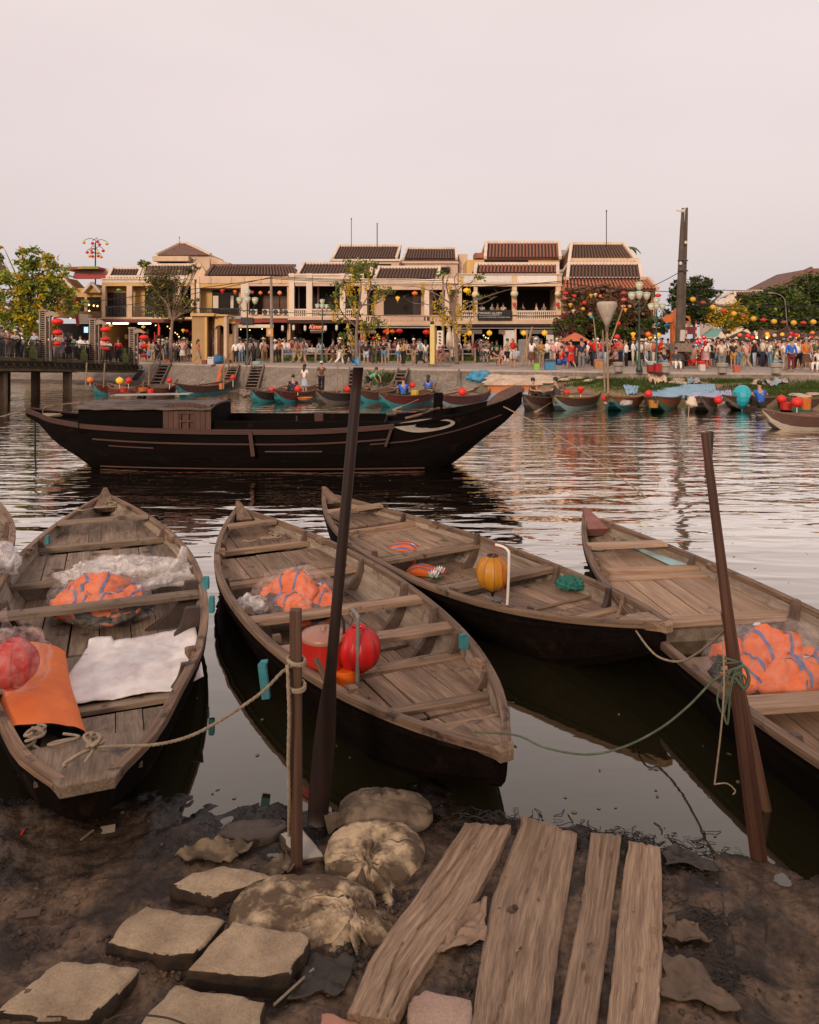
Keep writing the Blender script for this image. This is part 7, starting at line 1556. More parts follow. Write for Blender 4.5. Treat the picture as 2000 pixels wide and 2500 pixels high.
# hanging lanterns along the fronts
L_=[(943,810,60,.30,'red','flat','red lantern left of the pair under the slotted balcony',.5),(958,809,60.4,.26,'orange','flat','dull orange lantern between the two red ones under the slotted balcony',.3),(975,808,60,.30,'red','flat','red lantern right of the orange one under the slotted balcony',.5),(1041,811,60,.32,'red','flat','red lantern just left of the yellow column',.5),
 (885,803,60,.14,'red','drop','small red lantern above the coffee sign, left',.4),(896,806,60,.14,'red','drop','small red lantern above the coffee sign, right',.4),(886,825,60,.15,'red','round','small red lantern under the coffee sign, left',.4),(912,825,60,.13,'red','round','small red lantern under the coffee sign, right',.4),
 (1146,813,56.2,.22,'yellow','round','glowing yellow lantern under the restaurant balcony, farthest left',1.1),(1195,813,56.2,.22,'yellow','round','glowing yellow lantern under the restaurant balcony, second',1.1),(1227,813,56.6,.12,'orange','round','half hidden orange lantern beside the white door panel',.9),(1279,813,56.2,.21,'yellow','round','glowing yellow lantern under the restaurant balcony, third',1.1),(1330,813,56.2,.23,'yellow','round','glowing yellow lantern under the restaurant balcony, farthest right',1.1),
 (1140,709,57.6,.30,'yellow','flat','gilded lantern under the left eave of the restaurant balcony',.5),(1161,719,57.5,.30,'cream','round','pale round lantern on the left column of the restaurant balcony',.2),(1256,717,57.5,.30,'cream','round','pale round lantern on the middle column of the restaurant balcony',.3),(1362,717,57.5,.24,'cream','round','pale round lantern on the right column of the restaurant balcony',.4),(1256,743,57.4,.19,'red','diamond','red paper diamond on the middle column of the restaurant',0),(1362,743,57.4,.19,'red','diamond','red paper diamond on the right column of the restaurant',0),
 (971,729,61.5,.20,'yellow','drop','glowing yellow drop lantern in the upper room behind the slotted balcony',1.0),(1013,716,61.5,.26,'orange','flat','flat orange lantern in the upper room behind the slotted balcony',.6),
 (543,711,63.6,.2,'red','drop','red drop lantern in the shuttered window of the long yellow house',0),(574,713,63.6,.17,'orange','drop','orange drop lantern in the shuttered window of the long yellow house',.2),(616,714,63.5,.17,'dusky red','round','dark red lantern above the air conditioners',0),(636,715,63.5,.17,'orange','round','orange lantern above the air conditioners, left',.3),(659,714,63.5,.16,'orange','round','orange lantern above the air conditioners, beside the pole',.3),(683,715,63.5,.19,'peach','round','peach lantern above the air conditioners',.3),
 (447,807,58,.14,'yellow','drop','small yellow drop lantern left of the ochre gateway',.7),(456,808,58,.13,'red','round','small red lantern left of the ochre gateway',.5),(270,795,64,.17,'yellow','flat','yellow flat lantern under the dusty red awning',.5),(350,798,64,.17,'yellow','flat','yellow flat lantern under the dusty red awning, right one',.4),(290,708,64.5,.2,'green','flat','pale green lantern on the upper floor of the bridge house',0),
 (1381,716,54,.20,'red','flat','upper red lantern beside the corner pole',0),(1380,729,54,.18,'pink','flat','dusty pink lantern under the upper red one',0),(1393,745,54,.16,'yellow','drop','yellow drop lantern in the dry vine, farthest left',0),(1400,760,54,.15,'cream','drop','cream drop lantern in the dry vine',0),(1403,723,54,.13,'red','round','small red lantern in the dry vine',0),(1427,739,54,.16,'red','round','middle red lantern in the dry vine',0),(1424,754,54,.14,'yellow','round','yellow lantern below the middle red one in the dry vine',0),(1454,720,54,.15,'cream','drop','cream lantern high in the dry vine',0),(1443,722,54,.15,'yellow','drop','dull yellow lantern high in the dry vine',0),(1466,723,54,.13,'orange','round','orange lantern high in the dry vine',0),(1441,768,54,.17,'peach','round','peach lantern beside the cone lantern',0),(1444,774,53.8,.13,'blue','round','pale blue lantern beside the cone lantern',0),(1510,790,52,.17,'red','round','red lantern right of the cone lantern tip',.2),
 (1523,716,54,.24,'dusky red','flat','large dusky red lantern on top of the stack by the tall lamp',0),(1523,732,54,.22,'pink','flat','large pink lantern in the stack by the tall lamp',0),(1522,748,54,.19,'peach','flat','peach lantern in the stack by the tall lamp',0),(1527,757,54,.15,'yellow','drop','yellow lantern at the foot of the stack by the tall lamp',0),(1538,748,54,.13,'peach','round','small peach lantern beside the stack',0),(1547,724,54,.14,'red','round','red lantern half behind the left bowl of the tall lamp',0),(1607,721,53,.22,'red','flat','top red lantern of three under the corner eave',.2),(1604,733,53,.2,'red','flat','middle red lantern of three under the corner eave',.2),(1600,741,53,.17,'red','flat','lowest red lantern of three under the corner eave',.2),
 (1629,795,50,.22,'blue','flat','sky blue lantern left of the double pole',0),(1678,797,50,.14,'blue','flat','small sky blue lantern right of the double pole',0),(1546,817,52,.18,'yellow','drop','glowing yellow lantern by the tall lamp post',.9),(1547,827,52,.15,'orange','drop','glowing orange lantern below the yellow one by the tall lamp post',.9),(1583,816,53,.2,'orange','round','orange lantern on the striped awning, left',.7),(1608,818,53,.18,'yellow','round','yellow lantern on the striped awning, right',.7),(1588,826,53,.15,'yellow','drop','small yellow lantern below the striped awning',.9),
 (1443,840,46,.19,'red','round','red lantern under the orange parasol',.3),(1507,822,46,.17,'red','round','red lantern at head height right of the cone lantern',.3),(1508,840,45,.13,'red','round','small red lantern at head height, lower of two',.3),(1500,851,44.5,.14,'red','round','red lantern held low among the people by the cone lantern',.3)]
for px,py,Y,r,c,k,lb,lit in L_:far_lantern(PD(px,py,Y),r,c,lb,k,lit)
for i,(px,py)in enumerate(((690,801),(717,800),(745,801),(795,801),(822,800),(849,800))):far_lantern(PD(px,py,60.6),.16,'white','white tube lantern before the tailor shop, number %s from the pole'%('one','two','three','four','five','six')[i],'tube',.15,'white tube lanterns before the tailor shop')
ord_=['first','second','third','fourth','fifth','sixth','seventh']
S_=[(1692,731),(1717,739),(1741,750),(1767,759),(1792,766),(1816,772),(1840,778),(1864,781),(1890,785),(1914,787),(1938,788),(1962,788),(1986,786),(2010,733)]
for i,(px,py)in enumerate(S_[:-1]):far_lantern(PD(px,py,45),.175,'yellow' if i%2==0 else 'dusky red' if i%4==1 else 'red','%s %s lantern of the long string right of the double pole'%(ord_[i//2],'yellow' if i%2==0 else 'red'),'round' if i%2==0 else 'flat',0,'lanterns on the long string')
m=MB();m.tube(spline([PD(1664,712,45)]+[PD(x,y-9,45)for x,y in S_[:-1]]+[PD(2040,770,45)],3),.02,4);tag(m.build('string_of_lanterns_cord',metal,origin=PD(1664,712,45)),'dark cord carrying the long string of lanterns','cord')
# ---------------------------------------------------------------- parasols, huts, stalls, bollards
par=thing('parasol','open orange parasol under the bougainvillea','parasol',P(1405,888,QZ));pc=PD(1405,812,44.5);m=MB();m.lathe([(1.0*.92,-.50),(.6,-.30),(.25,-.1),(0.02,.0)],8,pc,cap=False);m.build('canopy',mat('orange_canvas',(.52,.13,.05),.8,(.42,.10,.04)),par);m=MB();m.tube([Vector((pc.x,pc.y,QZ)),pc],.03,6);m.build('pole',bark,par);m=MB();m.box((pc.x,pc.y+.1,QZ+1.0),(.55,.3,1.6));m.build('hanging_cloth',dark_wood,par)
for i,(px,Y)in enumerate(((855,53),(1097,52),(1108,52.2))):
 b=PD(px,880,Y);b.z=QZ;r_=thing('closed_parasol',('closed white parasol before the tailor shop','closed white parasol by the yellow column, left of two','closed white parasol by the yellow column, right of two')[i],'parasol',b);m=MB();m.lathe([(.10,1.0),(.22,1.2),(.20,1.9),(.08,2.45),(.05,2.5),(.06,2.6),(.0,2.65)]if i else[(.18,1.0),(.22,1.3),(.17,2.0),(.05,2.35),(0,2.4)],10,b);m.build('canopy',plaster_w,r_,smooth=True);m=MB();m.tube([b,b+Vector((0,0,1.1))],.03,5);m.build('pole',bark,r_)
wb=thing('white_banner','tall white banner with dark characters behind the yellow column','banner',PD(1074,880,50));m=MB();m.box2((X_(1067,50),50,Z_(845,50)),(X_(1082,50),50.03,Z_(807,50)));m.build('cloth',plaster_w,wb)
for i in range(4):m=MB();m.box(PD(1074,814+i*8,49.97),(.16,.01,.10),ry=.3*i);m.build('character',metal,wb)
hut_t=mat('hut_shingle_roof',(.105,.055,.040),.9,(.05,.028,.022),(1.2,6,6),bump=.6,bscale=(4,14,14))
def hut(lb,a,b,apx,pt,pe,Y,d=2.6):
 q=[PD(a,pe,Y),PD(b,pe,Y),PD(b,pe-2,Y+d),PD(a,pe-2,Y+d)];ap=PD(apx,pt,Y+d/2);r=thing('market_hut',lb,'market hut',Vector((ap.x,ap.y,QZ)),'brown roofed huts of the riverside market')
 n=9;m=MB()
 for s_ in range(4):
  A_,B_=q[s_],q[(s_+1)%4]
  for k in range(n):
   t0,t1=k/n,(k+1)/n;a0,b0=A_.lerp(ap,t0),B_.lerp(ap,t0);a1,b1=A_.lerp(ap,t1),B_.lerp(ap,t1);o_=Vector((0,0,.05));m.add([a0+o_,b0+o_,b1,a1,a0,b0],[(0,1,2,3),(4,5,1,0)])
 m.build('shingle_roof',hut_t,r,kind='stuff');
 for s_ in range(4):m=MB();m.beam(q[s_]+Vector((0,0,.08)),ap+Vector((0,0,.06)),.12,.08);m.build('hip_cap',hut_t,r);m=MB();c=q[s_].lerp(ap,.12);m.beam(Vector((c.x,c.y,QZ)),Vector((c.x,c.y,q[s_].z)),.12,.12);m.build('hut_post',dark_wood,r)
 m=MB();m.box2((q[0].x+.3,q[0].y+d-.4,QZ),(q[1].x-.3,q[0].y+d-.3,q[0].z));m.build('dark_back',dark_in,r)  # sheet in the dark interior colour closes the hut at the back
 m=MB();m.box2((q[0].x,q[0].y-.3,q[0].z-.32),(q[1].x,q[0].y-.2,q[0].z-.14));m.build('grey_valance',mat('grey_tarp',(.33,.28,.25),.85,(.22,.19,.17)),r);rnd=random.Random(int(apx))
 for k in range(9):m=MB();p=Vector((rnd.uniform(q[0].x+.2,q[1].x-.2),q[0].y+rnd.uniform(.0,.8),QZ+rnd.uniform(1.3,2.1)));m.ell(p,(.15,.15,.13),8,6);m.build('stall_lantern',lmat(rnd.choice(['red','orange','red','yellow','cream']),.5),r)
 for k in range(4):m=MB();p=Vector((rnd.uniform(q[0].x+.2,q[1].x-.2),q[0].y-.1,QZ+rnd.uniform(1.1,1.8)));m.ell(p,(.07,.07,.07),7,5);m.build('bulb',MATS['warm_bulb'],r)
hut('market hut with a pointed brown roof right behind the pink shirted person',1765,1862,1813,811,835,50);hut('large market hut roof left of centre in the right hand row',1860,1935,1925,800,832,52);hut('market hut roof half behind the large one',1905,1970,1945,807,833,50.5);hut('market hut at the right edge of the view',1955,2050,2010,808,830,50)
tq=thing('awning_stall','stall with a turquoise sheet roof behind the balloons','stall',PD(1725,870,52));m=MB();m.prism([PD(1715,822,52),PD(1742,802,53),PD(1765,802,53),PD(1752,822,52)],(0,.5,.0));m.build('sheet_roof',mat('turquoise_sheet',(.16,.34,.30),.7),tq,fix=True);m=MB();m.box2((X_(1700,52),52,QZ),(X_(1770,52),52.2,Z_(826,52)));m.build('front',dark_in,tq)
rf=thing('striped_frame','frame of red and white striped poles with a dark red sign','frame',P(1687,893,QZ));fy=P(1687,893,QZ).y
for px in(1676,1700):
 for k in range(14):m=MB();z=QZ+k*.2;m.tube([(X_(px,fy),fy,z),(X_(px,fy),fy,z+.2)],.045,6);m.build('pole_band',MATS['red_paint']if k%2 else plaster_w,rf)
m=MB();m.box2((X_(1679,fy),fy,Z_(816,fy)),(X_(1697,fy),fy+.05,Z_(798,fy)));m.build('sign',mat('dark_red_sign',(.15,.012,.012),.6),rf)
dg=thing('festival_gate','orange red festival gate with flame shaped top and a round pink panel','gate',PD(1650,890,49));og=mat('orange_gate_paint',(.50,.13,.03),.7,(.38,.07,.02),(4,4,4));gd=mat('gold_scroll',(.50,.26,.04),.6)
for a,b,t,e in((1640,1649,778,890),(1676,1684,778,800)):m=MB();m.box2((X_(a,49),49,Z_(e,49)),(X_(b,49),49.3,Z_(t,49)));m.build('gate_post',og,dg)
m=MB();m.prism([PD(x,y,48.9)for x,y in((1618,779),(1630,768),(1640,768),(1652,752),(1660,768),(1684,772),(1688,783),(1655,786),(1625,787))],(0,.3,0));m.build('flame_top',og,dg,fix=True);m=MB();m.tube(spline([PD(1649,775,48.8),PD(1653,800,48.8),PD(1648,830,48.8),PD(1654,850,48.8),PD(1650,880,48.8)],6),.06,5);m.build('scroll',gd,dg);m=MB();m.tube([PD(1667,790,48.8)+Vector((.5*cos(a),0,.5*sin(a)))for a in[2*pi*j/20 for j in range(21)]],.04,4);m.build('ring',gd,dg);m=MB();m.add([PD(1667,790,48.9)+Vector((.48*cos(a),0,.48*sin(a)))for a in[2*pi*j/20 for j in range(20)]],[tuple(range(20))]);m.build('round_panel',mat('pink_panel',(.50,.25,.20),.7),dg)
bl=thing('balloon_bunch','bunch of shiny red and blue balloons above the market crowd','balloons',PD(1712,845,40));rnd=random.Random(8)
for i in range(34):m=MB();p=PD(1712+rnd.gauss(0,6.5),835+rnd.gauss(0,6.5),40+rnd.uniform(-.3,.3));m.ell(p,(.10,.10,.12),8,6);m.build('balloon',mat(('balloon_red','balloon_pink','balloon_blue','balloon_red')[i%4],((.6,.015,.02),(.6,.12,.2),(.10,.30,.5),(.6,.015,.02))[i%4],.3),bl)
m=MB();m.tube([P(1712,893,QZ),PD(1712,845,40)],.012,4);m.build('string',metal,bl)
for lb,px,py in(('stone bollard under the seated person in the pink shirt',1510,907),('stone bollard beside the red crates',1624,909),('round topped stone bollard behind the patterned shirt person',1764,910),('stone bollard carrying the seated person in white at the right',1896,911)):
 b=P(px,py,QZ);m=MB();m.lathe([(.20,0),(.20,.26),(.27,.30),(.27,.44),(.22,.48),(.0,.50)],16,b);tag(m.build('stone_bollard',mat('bollard_stone',(.33,.28,.235),.85,(.24,.2,.165),(4,4,4)),origin=b),lb,'bollard','stone bollards on the quay edge')
def obj_box(nm,lb,px,py,w_,d_,h_,col,cat,top=None,z=QZ,rz=0,bev=.02):
 b=P(px,py,z);r=thing(nm,lb,cat,b);m=MB();m.box(b+Vector((0,0,h_/2)),(w_,d_,h_),rz=rz);m.build('body',mat(nm+'_body_%s'%''.join('%02d'%int(c*99)for c in col),col,.6),r,bevel=bev)
 m=MB();m.box(b+Vector((0,0,h_+.02)),(w_*1.05,d_*1.05,.05),rz=rz);m.build('rim',mat(nm+'_rim_%s'%''.join('%02d'%int(c*99)for c in(top or col)),top or col,.6),r)
 if top:
  for k in range(5):m=MB();m.ell(b+Vector(((k-2)*w_*.18,(k%2)*.1,h_+.1)),(.09,.09,.07),6,4);m.build('contents',MATS[nm+'_rim_%s'%''.join('%02d'%int(c*99)for c in top)],r)
 return r
obj_box('drinks_crate','red crate with a pale blue bag, left of two on the quay',1592,908,.42,.35,.38,(.36,.012,.015),'crate',(.40,.50,.52));obj_box('drinks_crate','red crate by the stone bollard, right of two',1606,909,.30,.35,.40,(.36,.012,.015),'crate')
obj_box('fruit_box','ochre carton with a coral cover near the cone lantern',1461,900,.42,.4,.36,(.42,.20,.05),'box',(.60,.20,.12));obj_box('blue_bundle','blue plastic bundle beside the person in the red robe',1343,903,.55,.4,.42,(.05,.22,.42),'bundle',(.10,.10,.10));obj_box('plastic_stool','bright green stool on the quay left of the ochre dressed person',1310,903,.30,.3,.30,(.22,.50,.05),'stool');obj_box('plastic_stool','small orange stool near the pink shirted person',1798,909,.26,.26,.3,(.52,.10,.05),'stool')
obj_box('pink_stand','white pail with red lanterns for sale, on the quay in front of the crowd',1714,906,.28,.28,.36,(.60,.55,.50),'pail',(.62,.02,.015));obj_box('blue_bag','large blue bag dragged by the person in black',869,893,.5,.35,.48,(.10,.30,.52),'bag');obj_box('white_bag','white printed bag at the foot of the ochre gateway',515,890,.4,.3,.34,(.60,.56,.60),'bag',(.5,.5,.5));obj_box('red_basin','red basin on the quay beside the short ladder rail',560,886,.26,.26,.16,(.60,.03,.015),'basin');obj_box('maroon_bag','maroon bag standing left of the white printed bag',500,889,.28,.25,.24,(.20,.03,.03),'bag');obj_box('blue_plastic','pale blue folded plastic on the quay edge',628,889,.5,.3,.14,(.22,.45,.48),'plastic sheet');obj_box('orange_pumpkins','row of orange parcels lying by the bridge foot',410,884,.4,.25,.14,(.62,.20,.04),'parcels')
m=MB();c=P(531,888,QZ);blob(m,c+Vector((0,0,.22)),(.42,.3,.38),0,20,12,.2,2.5,3,.6);tag(m.build('blue_sack',mat('blue_tarp',(.035,.16,.33),.7,(.02,.09,.2),(5,5,5),bump=.5),origin=c,smooth=True),'dark blue sack beside the ochre gateway','sack')
m=MB();m.tube(spline([P(408,884,QZ)+Vector((-1.0,0,.1)),P(408,884,QZ)+Vector((-.9,0,2.2))],3),.03,5);m.prism([PD(386,787,52),PD(391,800,52),PD(390,818,52),PD(385,819,52)],(0,.05,0));tag(m.build('red_pennant',mat('red_flag_cloth',(.55,.035,.015),.7),origin=PD(386,800,52),fix=True),'narrow red pennant before the yellow house','flag')
# bicycle
by=P(1078,896,QZ);bk_=thing('bicycle','old grey bicycle ridden by the person in coral by the yellow column','bicycle',by);by_y=by.y
for px,nm in((1065,'rear_wheel'),(1091,'front_wheel')):
 c=PD(px,883,by_y);m=MB();m.tube([c+Vector((.31*cos(a),0,.31*sin(a)))for a in[2*pi*j/20 for j in range(21)]],.022,5)
 for j in range(6):a=j*pi/6;m.tube([c+Vector((.3*cos(a),0,.3*sin(a))),c-Vector((.3*cos(a),0,.3*sin(a)))],.006,3)
 m.build('wheel',mat('grey_cycle_metal',(.16,.13,.11),.5),bk_)
m=MB();w0,w1=PD(1065,883,by_y),PD(1091,883,by_y);s0=w0.lerp(w1,.35)+Vector((0,0,.50));h0=w0.lerp(w1,.82)+Vector((0,0,.60));cr_=w0.lerp(w1,.42)+Vector((0,0,-.02))
for a,b in((w0,s0),(w0,cr_),(cr_,s0),(cr_,h0-Vector((0,0,.1))),(s0-Vector((0,0,.1)),h0-Vector((0,0,.1))),(w1,h0),(h0,h0+Vector((-.1,.2,.08))),(h0,h0+Vector((-.1,-.2,.08)))):m.tube([a,b],.018,5)
m.build('frame',MATS['grey_cycle_metal'],bk_);m=MB();m.ell(s0+Vector((0,0,.05)),(.13,.07,.03),8,5);m.build('saddle',blackm,bk_)
# ---------------------------------------------------------------- sampans along the far bank
fb_in=mat('far_boat_inner_wood',(.36,.23,.155),.85,(.13,.08,.055),(3,9,9));
HC={'maroon':(.13,.022,.015),'brown':(.095,.040,.026),'rust':(.26,.075,.022),'dark':(.03,.018,.014)};BC={'turquoise':(.05,.30,.33),'pale':(.30,.44,.42),'grey':(.20,.16,.13),'green':(.05,.20,.13),'cream':(.46,.38,.31)}
def far_boat(lb,p0,p1,B,hc,bc,rail=(.17,.085,.05),tip=.62,seed=0):
 a=P(p0[0],p0[1],0);b=P(p1[0],p1[1],0);r=thing('far_sampan',lb,'boat',a,'sampans moored along the far bank');d=b-a;L=d.length;d/=L;pp=Vector((-d.y,d.x,0))
 T=lambda v:a+d*v[0]+pp*v[1]+Vector((0,0,v[2]));sh=lambda t:B*max(.03,sin(pi*min(1,max(0,t)))**.75);g=lambda t:.44+(tip-.36)*abs(2*t-1)**2.4;kz=lambda t:-.15+(g(t)-.05+.15)*abs(2*t-1)**5
 ts=[i/16 for i in range(17)];hm=mat('far_hull_'+hc,HC[hc],.6,tuple(x*.6 for x in HC[hc]),(2,9,9));bm_=mat('far_bottom_'+bc,BC[bc],.6,tuple(x*.7 for x in BC[bc]),(2,9,9));rm=mat('far_rail_%d'%int(rail[0]*100),rail,.65)
 def ring(t,f0,f1):
  o=[]
  for f in(f0,(f0+f1)/2,f1):z=lerp(g(t),kz(t),f);w_=sh(t)*(1-.12*f-.45*max(0,f-.5)**1.5);o.append((t*L,w_,z))
  return o
 for nm,f0,f1,mt in(('hull',0,.62,hm),('painted_bottom',.62,1,bm_)):
  m=MB(T)
  for s_ in(1,-1):m.grid([[Vector((x,y*s_,z))for x,y,z in ring(t,f0,f1)]for t in ts],flip=s_<0)
  if f1==1:m.grid([[Vector((t*L,s_*sh(t)*.72,kz(t)))for s_ in(-1,1)]for t in ts])
  m.build(nm,mt,r)
 m=MB(T)
 for s_ in(1,-1):m.grid([[Vector((t*L,s_*(sh(t)+.03),g(t)-.03)),Vector((t*L,s_*(sh(t)+.03),g(t)+.03)),Vector((t*L,s_*(max(.01,sh(t)-.06)),g(t)+.03)),Vector((t*L,s_*(max(.01,sh(t)-.06)),g(t)-.25))]for t in ts])
 m.build('gunwale',rm,r)
 for i,(t0,t1,z)in enumerate(((.08,.30,.26),(.32,.66,.10),(.68,.92,.26))):
  for k in range(3):
   m=MB(T);m.grid([[Vector((t*L,max(-.97,min(.97,(k-1.5)*.66+q))*sh(t)*.92,z+(.25*abs(2*t-1)**2.4 if i!=1 else 0)))for q in(.02,.64)]for t in[lerp(t0,t1,j/4)for j in range(5)]]);m.build('deck_plank',fb_in,r)
 for t in(.08,.30,.46,.58,.68,.92):m=MB(T);m.box((t*L,0,g(t)-.05),(.14,sh(t)*1.9,.05));m.build('thwart',wood_knee if t in(.3,.68)else fb_in,r)
 m=MB(T);m.beam((L*.97,0,g(.97)-.05),(L*1.01,0,g(1)+.16),.10,.10);m.build('stem_block',rm,r)
 return r,T,L
FB=[('far sampan half hidden beneath the bridge end with a turquoise bottom',(226,966),(318,958),.5,'maroon','turquoise'),('maroon far sampan with two lanterns on sticks near the bridge',(262,966),(352,970),.55,'maroon','grey'),('maroon far sampan carrying orange baskets and a red tub',(343,969),(432,963),.55,'maroon','grey'),('far sampan below the orange board with a turquoise bottom strip',(428,968),(568,952),.62,'brown','turquoise'),
 ('far sampan with a white rail, leftmost of the group by the two standing people',(612,984),(705,972),.5,'dark','turquoise'),('far sampan with a pale blue stern under the person in white dress',(668,988),(788,966),.6,'maroon','turquoise'),('dark far sampan just left of the tall dark oar',(770,988),(905,972),.6,'dark','grey'),('far sampan right behind the tall dark oar with turquoise bottom',(868,984),(968,972),.6,'brown','turquoise'),('far sampan with the rower in royal blue and a yellow bundle',(924,996),(1062,978),.62,'maroon','turquoise'),('broad red sampan with a pale turquoise bottom left of the blue tarp',(1062,1002),(1196,970),.75,'maroon','pale'),
 ('dark sampan at the blue tarp with a crouching person in brown',(1278,1004),(1376,978),.6,'brown','grey'),('sampan with ochre rail and white fenders right of the dark shirted rower',(1352,1006),(1462,976),.7,'brown','pale',(.34,.17,.06)),('orange hulled sampan under the cone lantern stake',(1490,1008),(1562,966),.85,'rust','turquoise',(.38,.19,.05)),('green bottomed sampan with a yellow seat',(1600,1010),(1638,966),.85,'rust','green'),('brown sampan with a crumpled white cloth at its stern',(1712,1010),(1722,968),.80,'brown','grey'),('sampan with the big turquoise balloon and the rower in blue',(1766,1006),(1985,972),.7,'brown','grey'),('sampan with red boxes behind the long cream bottomed one',(1900,1010),(2040,976),.7,'brown','green'),('long cream bottomed sampan entering from the right edge',(1860,1048),(2130,1040),.62,'brown','cream')]
FBT=[]
for i,f in enumerate(FB):FBT.append(far_boat(f[0],f[1],f[2],f[3],f[4],f[5],*(f[6:7]),seed=i))
def stick_lantern(px,py,pb,Y,r,c,lb,kind='round'):
 p=PD(px,py,Y);far_lantern(p,r,c,lb,kind,.15);o=bpy.context.scene.objects;m=MB();m.tube([PD(px,pb,Y),p-Vector((0,0,r*.8))],.022,5);tag(m.build('lantern_stick',plaster_w,origin=PD(px,pb,Y)),'pale stick under the '+lb,'stick')
for a in((220,928,942,40,.17,'orange','orange lantern on the sampan beneath the bridge end'),(292,929,948,39.5,.19,'yellow','yellow green lantern on the second maroon sampan'),(314,929,949,39.5,.17,'red','red lantern on the second maroon sampan'),(414,929,950,40,.15,'red','red lantern on the sampan with orange baskets'),(569,921,945,42,.15,'red','red lantern at the tip of the sampan by the stairs'),(664,952,966,39,.19,'red','red lantern behind the leftmost white rail sampan'),(727,949,965,37,.17,'red','red lantern held by the seated person in navy'),(848,950,966,38,.17,'red','red lantern just left of the tall dark oar'),(1007,940,956,37,.16,'red','red lantern behind the rower in royal blue'),(1129,957,975,35,.21,'red','red lantern in the broad red sampan'),(1418,952,968,33,.17,'red','red pointed lantern in the ochre railed sampan','drop'),(1396,972,986,33,.11,'green','pale green lantern in the ochre railed sampan'),(1478,972,985,33,.16,'red','red and green lantern at the orange hulled sampan'),(1584,961,980,33,.17,'red','red lantern between the orange and the green sampans'),(1754,977,990,32,.19,'red','red lantern on the brown sampan stern'),(1908,974,1000,31,.19,'red','red lantern left of two near the right edge'),(1946,982,1030,30,.22,'red','larger red lantern over the cream bottomed sampan'),(1384,958,975,36,.14,'red','small red lantern beyond the dark shirted rower')):stick_lantern(*a)
bb=PD(1812,968,32.5);m=MB();m.ell(bb,(.40,.4,.50),12,8);m.v=[v+Vector((.04*nz(v.x*3,v.z*3,i*.1),0,.04*nz(v.z*3,v.x*3)))for i,v in enumerate(m.v)];m.tube([bb-Vector((0,0,.5)),bb-Vector((0,0,.95))],.02,4);tag(m.build('turquoise_balloon',mat('turquoise_foil',(.03,.42,.52),.3),origin=bb),'big crumpled turquoise balloon above the far sampan','balloon')
def tub(lb,px,py,Y,w_,h_,c,nm='red_tub',cat='tub'):p=PD(px,py,Y);m=MB();m.lathe([(w_*.42,0),(w_*.5,h_),(w_*.46,h_*1.02),(w_*.38,h_*.6)],10,p);tag(m.build(nm,mat('tub_%s'%nm,c,.5),origin=p),lb,cat)
tub('red tub on the second maroon sampan',302,957,39.5,.36,.22,(.6,.03,.015));tub('red tub on the sampan with orange baskets',368,961,39.5,.36,.24,(.6,.03,.015));tub('orange basket pile on the far sampan near the bridge',350,955,40,.55,.18,(.60,.14,.03),'orange_basket','basket');tub('orange float on the sampan by the stairs',540,950,41,.24,.3,(.62,.20,.06),'orange_float','float');tub('yellow bundle beside the rower in royal blue',1013,972,36,.42,.36,(.62,.40,.05),'yellow_bundle','bundle');tub('lime bag before the rower in royal blue',968,984,35,.36,.22,(.42,.50,.06),'lime_bag','bag');tub('ochre seat block in the green bottomed sampan',1596,995,31.5,.42,.3,(.48,.22,.03),'ochre_seat','seat');tub('red box in the sampan near the right edge',1920,1000,31,.55,.3,(.6,.03,.015),'red_box','box');tub('wide red cushion in the cream bottomed sampan',1950,1036,29.5,.85,.36,(.6,.03,.015),'red_cushion','cushion');tub('orange jacket heap near the right edge',1968,1000,30.5,.40,.45,(.65,.17,.02),'orange_heap','jacket heap');tub('small wooden box in the broad red sampan',1111,979,35,.36,.22,(.16,.07,.04),'wooden_box','box');tub('orange goods in the sampan of the seated person in navy',745,976,37,.8,.12,(.66,.20,.03),'orange_goods','goods')
for lb,px,py,Y,r in(('pink plastic bag in the orange hulled sampan',1510,985,32.5,(.6,.25,.18)),('crumpled white cloth at the stern of the brown sampan',1693,985,32,(.30,.25,.30))):m=MB();c=PD(px,py,Y);blob(m,c,r,0,20,12,.3,3,4,.6);tag(m.build('crumpled_cloth',film_w if 'pink' in lb else plaster_w,origin=c,smooth=True),lb,'cloth')
def oar(lb,a,b,Ya,Yb):m=MB();p,q=PD(a[0],a[1],Ya),PD(b[0],b[1],Yb);m.tube([p,p.lerp(q,.7),p.lerp(q,.72),q],[.022,.022,.075,.09],6,flatz=.5);tag(m.build('wooden_oar',mat('pale_oar_wood',(.36,.24,.17),.7),origin=p),lb,'oar')
oar('oar lying across the broad red sampan, pointing up right',(1055,980),(1155,950),35,37);oar('dark oar resting on the broad red sampan',(1050,962),(1118,948),36,38);oar('white bladed oar dipping in the water by the rower in blue',(1022,975),(962,1000),35,33);oar('oar slanting into the water beside the crouching person',(1345,983),(1308,1006),34,32);oar('oar hanging down into the water from the brown sampan',(1683,990),(1679,1036),31.5,30.2);oar('upturned oar blade on the sampan by the stairs',(430,948),(470,930),42,43);oar('second upturned oar blade on the sampan by the stairs',(470,946),(500,932),42,43)
for lb,px,pt,pb,Y,r in(('thin stake standing by the sampans left of the dark oar',825,893,980,37,.035),('second thin stake just left of the dark oar',838,918,975,38,.03),('tall stake in front of the wide steps',365,893,955,42,.035),('white stake before the bridge flank',256,885,945,38,.035),('leaning stake pair before the bridge flank',212,885,945,38,.035),('tall stake before the stairs right of the ochre gateway',549,870,950,43,.03),('old grey post end sticking out of the water at right',1733,1053,1110,19,.10)):
 m=MB();m.tube([PD(px-3,pb,Y),PD(px,pt,Y)],r,6);tag(m.build('mooring_stake',bam if r<.1 else pole_dark,origin=PD(px-3,pb,Y)),lb,'stake')
